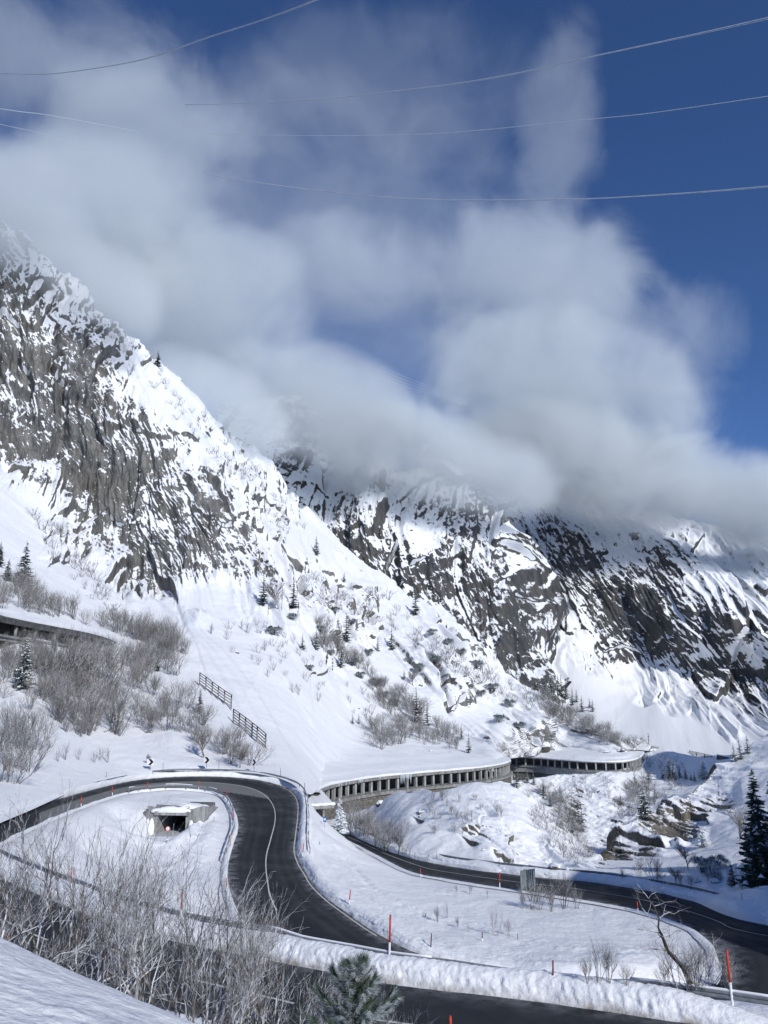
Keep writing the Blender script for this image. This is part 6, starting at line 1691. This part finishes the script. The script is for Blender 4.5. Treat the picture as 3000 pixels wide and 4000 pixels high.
for x, yt, yb, lab in [(2775, 3348, 3402, 'low snowy pine bush on the shaded slope below the broad young spruce'), (2738, 3345, 3392, 'left snowy pine bush of the group below the broad young spruce'), (2812, 3335, 3385, 'right snowy pine bush of the group near the small dark spruce'), (2795, 3405, 3440, 'snowy pine bush on top of the brown rock block'), (2755, 3385, 3420, 'small snowy pine bush at the front of the group')]:
    put_dwarf(x, yt, yb, CL_F, lab, 1.0)
DW = [(1310, 2395, 'by the upper dark rock band'), (1375, 2440, 'under the upper dark rock band'), (1250, 2470, 'left of the wooded strip'), (1290, 2560, 'inside the wooded strip top'), (1375, 2600, 'beside the dark spruce of the wooded strip'), (1410, 2650, 'halfway down the wooded strip'), (1470, 2680, 'below the rock bands'), (1500, 2725, 'on the snow right of the wooded strip'), (1540, 2760, 'above the tallest spruce of the strip'), (1600, 2590, 'on the open rib above the brown rocks'),
      (1690, 2480, 'on the ridge line in the middle'), (1750, 2520, 'on the ridge line above the brown rocks'), (1800, 2560, 'on the ridge crest before the dark wall'), (1860, 2610, 'on the crest going down to the right'), (1880, 2720, 'right of the brown rocks'), (1930, 2700, 'high right of the brown rocks'), (1990, 2760, 'among frosted shrubs above the far gallery'), (1700, 2590, 'over the left brown rock'), (1640, 2620, 'left of the brown rocks'), (1950, 2820, 'on the speckled slope over the gallery join'), (2030, 2850, 'on the speckled slope left of the far brush'), (1140, 2420, 'at the left start of the shrubby slope'), (1070, 2480, 'alone on the slope under the upper spruces'), (1210, 2620, 'alone on the open slope under the strip'), (1440, 2560, 'at the foot of the rock band')]
for x, y, ph in DW:
    put_dwarf(x, y - rv.uniform(22, 34), y, CL_G, 'green frosted dwarf pine ' + ph, 1.3)

# ------------------------------------------------------------------ frosty shrubs close to the camera
NEARS_ALL = [(-60, 13.5, 3180), (60, 16, 3190), (130, 19, 3130), (190, 15.5, 3260), (250, 20, 3150), (300, 16.5, 3250), (350, 19, 3200), (410, 17, 3230), (460, 21, 3190), (500, 16, 3340), (545, 19, 3270), (600, 17.5, 3310), (650, 20, 3300), (690, 16, 3460), (730, 18.5, 3390), (40, 20, 3330), (-20, 18, 3420), (110, 14.5, 3420), (220, 22, 3330), (380, 14.8, 3450), (560, 15, 3520), (640, 15.2, 3600), (450, 15, 3560), (280, 14.2, 3480),
         (800, 17, 3400), (770, 15.5, 3600), (850, 16, 3560), (900, 18, 3470), (935, 15.5, 3620), (985, 17, 3540), (1030, 15.5, 3560), (1075, 16.5, 3600), (1110, 14.5, 3700), (1150, 15.5, 3720), (1200, 14.5, 3800), (870, 14.2, 3740), (1000, 14, 3730), (740, 14.5, 3740), (620, 14, 3760), (1250, 15, 3860), (1540, 12.5, 3860), (1600, 12.5, 3940), (950, 13.8, 3820), (1080, 13.6, 3830)]
NEARS = [q_ for i_, q_ in enumerate(NEARS_ALL) if i_ % 5 not in (1, 3)] + [(60, 21, 3230), (330, 22, 3290), (1030, 15.5, 3560)]
for k, (x, Y_, yt) in enumerate(NEARS):
    b_ = P(x, 3900, Y_); q = drop(b_[0], b_[1], 30)
    if q is None: continue
    h = ztop(q, yt) - q.z
    if h < .3: continue
    side_ = 'at the lower left' if x < 450 else ('in front of the near road' if x < 1150 else 'around the young pine')
    put_shrub(q, h, SH_NEAR, 'frosty bare shrub close to the camera ' + side_, 'frosty shrubs ' + side_, name='frosted_shrub', wide=.7 if h > 2 else .85, own=False)

# ------------------------------------------------------------------ link the shrubs, each with a label of its own
LM = [('the first arrow board', 586, 2976), ('the second arrow board', 806, 2970), ('the third arrow board', 991, 2978), ('the top of the upper avalanche fence', 779, 2650), ('the foot of the upper avalanche fence', 903, 2745), ('the foot of the lower avalanche fence', 1037, 2900), ('the spruce beside the upper fence', 778, 2740),
      ('the right end of the dark gallery', 470, 2525), ('the first gallery pillar', 177, 2485), ('the middle gallery pillar', 239, 2500), ('the right gallery pillars', 395, 2530), ('the left end of the dark gallery', 20, 2440), ('the tall spruce above the gallery', 87, 2200), ('the snow-laden spruce below the gallery', 87, 2590), ('the snow-patched small spruce', 344, 2560), ('the halfway spruce in the thicket', 615, 2590),
      ('the round bare tree above the fence', 678, 2500), ('the thin bare tree', 800, 2890), ('the spreading bush-tree', 935, 2950), ('the two upper-slope spruces', 1085, 2310), ('the dark spruce starting the wooded strip', 1332, 2560), ('the tallest strip spruce', 1627, 2750), ('the last spruce of the strip', 1832, 2900), ('the twin tiny spruces', 1389, 2806), ('the spruce pair', 1338, 2450),
      ('the bluish ridge spruce', 1530, 2492), ('the brown rocks', 1740, 2640), ('the near gallery roof', 1600, 2990), ('the dense bush over the gallery', 1520, 2900), ('the far gallery roof', 2250, 2930), ('the far spruce row', 2160, 2680), ('the tiny distant gallery', 2345, 2860), ('the blue sign', 1266, 3200), ('the snow-covered spruce', 1328, 3180), ('the stone retaining wall', 1400, 3140), ('the boulder under the wall', 1488, 3142), ('the flat rock on the knoll', 1645, 3176), ('the knoll cliff', 1880, 3220),
      ('the lone gorge spruce', 2518, 3130), ('the shaded gorge spruces', 2650, 3020), ('the broad young spruce', 2747, 3270), ('the slender bare tree', 2690, 3350), ('the huge spruce', 2970, 3300), ('the underpass', 668, 3215), ('the round sign', 652, 3237), ('the tall leaning red pole', 708, 3530), ('the red pole in the brush', 280, 3430), ('the large red pole', 1523, 3650), ('the young pine', 1385, 3800), ('the left frame edge', 0, 3500), ('the bottom frame edge', 800, 3990), ('the manhole', 921, 3329), ('the inner road verge', 890, 3450)]
def _pxy(p):
    zc = p.y * ct + p.z * st
    return 1500 + FPX * p.x / zc, 2000 - FPX * (p.z * ct - p.y * st) / zc, zc
USED = set(); 
def auto_label(r):
    x, y, zc = _pxy(r['loc']); hp = r['h'] * FPX / zc; y -= hp / 2
    size = 'tiny' if hp < 32 else 'small' if hp < 55 else 'medium' if hp < 85 else 'large' if hp < 130 else 'tall' if hp < 400 else 'towering'
    fr = 'frosty' if r['m'].materials[0] == M_FTWIG else 'brown'
    ds = sorted(LM, key=lambda l: (l[1] - x) ** 2 + (l[2] - y) ** 2)[:18]
    for nm, lx, ly in ds:
        dx, dy = x - lx, y - ly; d = math.hypot(dx, dy); s_ = max(30, hp)
        near = 'close' if d < 75 else '' if d < 190 else 'some way' if d < 420 else 'far'
        hor = 'left' if dx < -.38 * d else 'right' if dx > .38 * d else ''
        ver = 'above' if dy < -.38 * d else 'below' if dy > .38 * d else ''
        ph = (ver + ' and ' + hor + ' of' if hor and ver else (hor + ' of' if hor else ver or 'at')).replace('above and left of', 'up and to the left of').replace('above and right of', 'up and to the right of').replace('below and left of', 'down and to the left of').replace('below and right of', 'down and to the right of').replace('up and to the', 'up').replace('down and to the', 'down')
        ph = ph if not ph.startswith(('left', 'right')) else 'to the ' + ph
        for form in ('%s %s bare shrub %s %s %s', ):
            lab = ' '.join((form % (size, fr, near, ph, nm)).split())
            if lab not in USED and len(lab.replace('-', ' ').split()) <= 16: USED.add(lab); return lab
    return None
for r in REQ:
    x, y, zc = _pxy(r['loc']); r['scr'] = r['h'] * FPX / zc
free = sorted([r for r in REQ if not r['own']], key=lambda r: -r['scr'])
n_own = sum(r['own'] for r in REQ)
keep = [r for r in REQ if r['own']] + free[:285 - n_own]
rest = free[285 - n_own:]
PK = {}
for r in keep:
    M4 = Matrix.Translation(r['loc']) @ Matrix.Rotation(r['rot'][2], 4, 'Z')
    o = link(r['name'], r['m'], None, None, loc=r['loc']); o.rotation_euler = r['rot']
    o.scale = (r['h'] * r['wide'] * r['sx'], r['h'] * r['wide'] * r['sy'], r['h'])
    lab = r['label'] if r['own'] else (auto_label(r) or r['label'])
    tag(o, lab, r['cat'], r['group'])
VV = {}; 
for r in rest:
    mt_ = r['m'].materials[0].name
    nv_ = len(r['m'].vertices); co = np.empty(nv_ * 3, np.float32); r['m'].vertices.foreach_get('co', co); co = co.reshape(-1, 3)
    qi = np.empty(len(r['m'].loops), np.int32); r['m'].loops.foreach_get('vertex_index', qi)
    a_ = r['rot'][2]; c_, s_ = math.cos(a_), math.sin(a_)
    sc_ = np.array([r['h'] * r['wide'] * r['sx'], r['h'] * r['wide'] * r['sy'], r['h']])
    co = co * sc_; co = np.stack([co[:, 0] * c_ - co[:, 1] * s_, co[:, 0] * s_ + co[:, 1] * c_, co[:, 2]], 1) + np.array(r['loc'])
    e = VV.setdefault(mt_, [[], [], 0]); e[0].append(co); e[1].append(qi.reshape(-1, 4) + e[2]); e[2] += nv_
print('shrubs kept', len(keep), 'joined', len(rest), 'quads', {k: sum(len(q) for q in e[1]) for k, e in VV.items()})
allco = []; allq = []; off = 0; mats = []; mi = []
for k, (mn, e) in enumerate(VV.items()):
    allco += e[0]; q_ = np.concatenate(e[1]) + off; allq.append(q_); mi += [k] * len(q_); off += e[2]; mats.append(bpy.data.materials[mn])
if allq:
    me = np_mesh('low_brush', np.concatenate(allco), np.concatenate(allq), False)
    for mm in mats: me.materials.append(mm)
    me.polygons.foreach_set('material_index', np.array(mi, np.int32))
    tag(link('low_brush', me), 'many small frosted shrubs dotted over the snowy slopes and ridges', 'brush', None, 'stuff')

# ------------------------------------------------------------------ young pine in the foreground
def young_pine():
    Y_ = 5.6; tip = P(1385, 3745, Y_)
    x, y = tip[0], tip[1]; q = drop(x, y, 20) or Vector((x, y, -3.2))
    root = empty('young_pine', q, 'young pine with frosted needles at the bottom edge of the picture', 'tree')
    H_ = tip[2] - q.z; rr = random.Random(3)
    segs = [((0, 0, -.2), .03, (0, 0, H_ * .6), .018), ((0, 0, H_ * .6), .018, (0, .0, H_ - .04), .006)]
    NV = []; tips = []
    def needles(p0, p1, n_, L, spread=.9):
        p0 = np.array(p0); p1 = np.array(p1); d = p1 - p0; d = d / (np.linalg.norm(d) + 1e-9)
        for _ in range(n_):
            c = p0 + (p1 - p0) * rr.random()
            a = np.array([rr.gauss(0, 1), rr.gauss(0, 1), rr.gauss(0, 1)]); a -= d * (a @ d); a /= np.linalg.norm(a) + 1e-9
            f = rr.uniform(.35, spread); v = d * (1 - f * .45) + a * f; v /= np.linalg.norm(v)
            l = L * rr.uniform(.75, 1.15); s_ = np.cross(v, a); s_ /= np.linalg.norm(s_) + 1e-9
            w_ = .0011
            e = c + v * l + np.array([0, 0, -l * .06])
            NV.append((c - s_ * w_, c + s_ * w_, e + s_ * w_ * .4, e - s_ * w_ * .4))
    levels = [(H_ - .13, .13, 5, .7), (H_ - .27, .22, 6, .62), (H_ - .43, .30, 7, .5), (H_ - .60, .37, 7, .4), (H_ - .8, .42, 8, .3), (H_ - 1.0, .48, 8, .25)]
    needles((0, 0, H_ - .16), (0, 0, H_), 260, .055)
    needles((0, 0, H_ - .42), (0, 0, H_ - .12), 220, .05, .9)
    for z, L, k, up_ in levels:
        for b in range(k):
            a = b * 6.283 / k + rr.uniform(-.3, .3); p = Vector((0, 0, z)); d = Vector((math.cos(a), math.sin(a), up_)).normalized()
            r = .007; l_ = L * rr.uniform(.8, 1.1)
            for i in range(4):
                d = (d + Vector((0, 0, .16)) + Vector((rr.gauss(0, .07), rr.gauss(0, .07), 0))).normalized(); q2 = p + d * l_ / 4
                segs.append((tuple(p), r, tuple(q2), r * .8)); r *= .82
                needles(p, q2, 95 if i > 0 else 30, .052)
                if i in (1, 2):
                    for sg in (-1, 1):
                        d2 = (d + Vector((-d.y, d.x, .1)) * sg * .8).normalized(); q3 = q2 + d2 * l_ * .42
                        segs.append((tuple(q2), r * .7, tuple(q3), r * .4)); needles(q2, q3, 130, .05)
                p = q2
            needles(p, p + d * .03, 60, .05)
    V, Q = tubes_np(segs, 5); tm = np_mesh('trunk', V, Q, True); tm.materials.append(M_BARK); link('trunk', tm, None, root)
    V = np.array(NV).reshape(-1, 3); Q = np.arange(len(V)).reshape(-1, 4)
    nm = np_mesh('needles', V, Q, False); nm.materials.append(M_PINE); tag(link('needles', nm, None, root), kind='stuff')
    print('needles', len(Q))
young_pine()

# ------------------------------------------------------------------ boulders and the stream
def rock_mesh(seed):
    bm_v = []; rr = random.Random(seed)
    u = np.linspace(0, 2 * math.pi, 19)[:-1]; v = np.linspace(0, math.pi, 11)
    U_, V_ = np.meshgrid(u, v)
    D = np.stack([np.cos(U_) * np.sin(V_), np.sin(U_) * np.sin(V_), np.cos(V_)], -1)
    r = np.ones(U_.shape)
    for _ in range(14):
        nrm = np.array([rr.gauss(0, 1), rr.gauss(0, 1), rr.gauss(0, .8)]); nrm /= np.linalg.norm(nrm); dd = rr.uniform(.55, .9)
        c = D @ nrm; r = np.where(c > .05, np.minimum(r, dd / np.maximum(c, .05)), r)
    V = (D * r[..., None]).reshape(-1, 3); n1 = 18; i = np.arange(11 * n1).reshape(11, n1); j = np.roll(i, -1, 1)
    q = np.stack([i[:-1], i[1:], j[1:], j[:-1]], -1).reshape(-1, 4)
    me = np_mesh('boulder', V, q, False, {'rock': np.clip(1.1 - 1.3 * (V[:, 2] > .25), -.3, 1.1), 'dirt': np.zeros(len(V))}); me.materials.append(M_ROCKN)
    return me
RK = [rock_mesh(s) for s in range(4)]
for x, y, wpx, lab in [(1488, 3142, 44, 'snow-capped boulder at the foot of the stone retaining wall'), (1645, 3176, 40, 'dark flat rock sticking out of the white knoll'), (1890, 3322, 16, 'small pointed rock on the lower knoll'), (1955, 3336, 34, 'dark rock in the snow near the bottom of the knoll'), (2172, 3388, 50, 'snow-capped boulder at the stream left of the spur'), (2215, 3398, 26, 'small boulder at the stream beside the spur end'), (2863, 3172, 24, 'lone dark boulder on the shaded slope left of the huge spruce'),
                       (2800, 3448, 46, 'brown rock block under the low pine bushes'), (2850, 3452, 26, 'small brown rock beside the brown block'), (2730, 3445, 30, 'snowy rock left of the brown block'), (2912, 3456, 30, 'rock at the foot of the huge spruce'), (1399, 2766, 16, 'tiny dark rock on the open snow slope'), (1680, 2934, 14, 'tiny rock just above the near gallery roof'), (1640, 3190, 14, 'small rock beside the flat rock on the knoll'), (660, 2330, 20, 'dark rock just under the left cliff'), (922, 2550, 24, 'brown rock on the snow under the cliff'), (2130, 2916, 56, 'brown slab in the slope above the far gallery roof')]:
    p, _ = hit(x, y)
    if p is None: continue
    s = wpx * (p.y * ct + p.z * st) / FPX / 2
    o = link('boulder', rv.choice(RK), None, None, loc=p + Vector((0, s * .3, -s * .1)))
    o.scale = (s * 1.15, s, s * .8); o.rotation_euler = (0, 0, rv.uniform(0, 6))
    tag(o, lab, 'rock', 'boulders in the snow')
wp = [hit(x, y)[0] for x, y in ((2120, 3392), (2180, 3380), (2230, 3372), (2262, 3350))]
# ================================================================== EAST SIDE OF THE VALLEY (outside the frame; shades the right of the gorge)
def east_height(X, Y):
    b0 = .62 * np.maximum(Y, -20) + 22
    z = -24 + .55 * np.maximum(X - b0, -30) + 6 * fbm(X / 50, Y / 50, 4, 5)
    for cx_, cy_2, r_, h_ in EHILLS:
        z = z + h_ * np.exp(-(((X - cx_) ** 2 + (Y - cy_2) ** 2) / r_ ** 2))
    return z
EHILLS = [(72, 47, 19, 36), (118, 85, 26, 20), (150, 170, 60, 66), (250, 330, 90, 80)]
X_, Y_2 = np.meshgrid(np.linspace(0, 1, 160) ** 1.4 * 520, np.linspace(-160, 760, 300))
b0 = np.maximum(.60 * np.maximum(Y_2, 0) + 12, .56 * Y_2 + 14)
XX = b0 + X_
Ze = east_height(XX, Y_2)
Ve = np.stack([XX, Y_2, Ze], -1)
rke = .2 + .3 * fbm(XX / 20, Y_2 / 20 + Ze / 20, 4, 8)
tag(link('east_slope', grid_mesh('east_slope', Ve, True, {'rock': rke, 'dirt': rke * 0}), M_ROCKG), kind='structure')

# ================================================================== CLOUDS
def cloud_mat(name, dens, seed, thr=.42, soft=.35, scale=2.5, col=(.90, .945, .97)):
    m = bpy.data.materials.new(name); m.use_nodes = True
    t = m.node_tree; t.nodes.clear()
    o = t.nodes.new('ShaderNodeOutputMaterial')
    pv = t.nodes.new('ShaderNodeVolumePrincipled')
    pv.inputs['Color'].default_value = (*col, 1)
    pv.inputs['Anisotropy'].default_value = .0
    tc = t.nodes.new('ShaderNodeTexCoord')
    ln = t.nodes.new('ShaderNodeVectorMath'); ln.operation = 'LENGTH'; t.links.new(tc.outputs['Object'], ln.inputs[0])
    g = t.nodes.new('ShaderNodeNewGeometry')
    n_ = noise(t, 1 / 105., 8, .66, g.outputs['Position']); n_.inputs['Distortion'].default_value = .45
    ad = t.nodes.new('ShaderNodeVectorMath'); ad.operation = 'ADD'; ad.inputs[1].default_value = (seed * 317., seed * 91., seed * 53.)
    t.links.new(g.outputs['Position'], ad.inputs[0]); t.links.new(ad.outputs[0], n_.inputs['Vector'])
    fall = mth(t, 'SUBTRACT', 1.0, mth(t, 'POWER', ln.outputs['Value'], 2.0), True)
    v = mth(t, 'ADD', mth(t, 'MULTIPLY', fall, 1.0), mth(t, 'MULTIPLY', mth(t, 'SUBTRACT', n_.outputs[0], .5), scale))
    f = ramp(t, v, [(thr, 0.), (min(1, thr + soft), 1.)])
    f.color_ramp.interpolation = 'EASE'
    d = mth(t, 'MULTIPLY', mth(t, 'MULTIPLY', f.outputs[0], mth(t, 'MULTIPLY', fall, 3.0, True)), dens)
    t.links.new(d, pv.inputs['Density'])
    t.links.new(pv.outputs[0], o.inputs['Volume'])
    return m
def ico():
    import bmesh
    b = bmesh.new(); bmesh.ops.create_icosphere(b, subdivisions=3, radius=1.0)
    me = bpy.data.meshes.new('cloud'); b.to_mesh(me); b.free(); return me
def cloud(px, py, Y, wpx, hpx, dep, dens, seed, label, thr=.42, rot=0, soft=.35):
    c = P(px, py, Y); s = Y / ct / FPX
    me = ico(); me.materials.append(cloud_mat('cloud_vapour', dens, seed, thr, soft))
    o = link('cloud', me, None, None, loc=c)
    o.scale = (wpx * s, dep, hpx * s); o.rotation_euler = (0, R(rot), 0)
    tag(o, label, 'cloud', 'clouds wrapping the peaks', 'stuff')
    return o
CL = .62
cloud(1250, 950, 900, 2000, 950, 110, .0026, 0, 'broad thin mist across the whole cloud band', thr=.05, soft=.9, rot=28)
cloud(60, 800, 450, 520, 380, 60, .040 * CL, 0, 'thin mist hanging before the top of the left mountain', thr=.16, soft=.7)
cloud(400, 1110, 480, 480, 230, 60, .022, 0, 'thin mist drifting over the left crest', thr=.20, soft=.8, rot=35)
cloud(850, 1560, 560, 420, 200, 60, .024, 0, 'mist spilling over the middle of the left crest', thr=.12, soft=.8, rot=35)
cloud(330, 900, 640, 700, 500, 100, .020 * CL, 0, 'grey cloud mass behind the upper left crest', thr=.12, soft=.6)
cloud(780, 1200, 680, 600, 480, 100, .022 * CL, 0, 'grey cloud rolling behind the left mountain crest', thr=.10, soft=.6, rot=20)
cloud(1220, 1600, 690, 640, 300, 85, .040 * CL, 0, 'dense cloud hiding the middle summit', thr=.12, soft=.8, rot=22)
cloud(560, 560, 740, 640, 500, 100, .014 * CL, 0, 'cloud shoulder above the left crest', thr=.22, soft=.7)
cloud(150, 200, 720, 740, 430, 90, .008 * CL, 0, 'thin cloud veil in the upper left corner', thr=.22, soft=.7)
cloud(2060, 1100, 900, 620, 460, 110, .014 * CL, 0, 'cloud bank in the middle of the sky', thr=.18, soft=.7)
cloud(2200, 1560, 870, 740, 430, 110, .022 * CL, 0, 'dense cloud over the dark wall', thr=.10, soft=.6, rot=16)
cloud(2420, 1850, 860, 860, 270, 110, .040 * CL, 0, 'low cloud hiding the top of the dark wall', thr=.06, soft=.7, rot=13)
cloud(3020, 2020, 830, 520, 210, 90, .036 * CL, 0, 'cloud tongue descending at the far right', thr=.06, soft=.7, rot=13)
cloud(1650, 1800, 730, 640, 230, 80, .045 * CL, 0, 'low cloud filling the saddle between the summits', thr=.08, soft=.7, rot=12)
cloud(1380, 1040, 840, 540, 260, 90, .012 * CL, 0, 'thin cloud bridge between the left and middle banks', thr=.16, soft=.7)
cloud(2190, 480, 860, 260, 720, 70, .007 * CL, 0, 'thin vertical cloud wisp before the clear blue sky', thr=.24, soft=.8, rot=6)
cloud(1500, 330, 950, 1000, 560, 110, .0026 * CL, 0, 'faint cloud veil in the upper middle of the sky', thr=.24, soft=.8)
cloud(2600, 1340, 880, 420, 440, 80, .008 * CL, 0, 'ragged cloud edge before the open blue sky', thr=.28, soft=.7, rot=25)
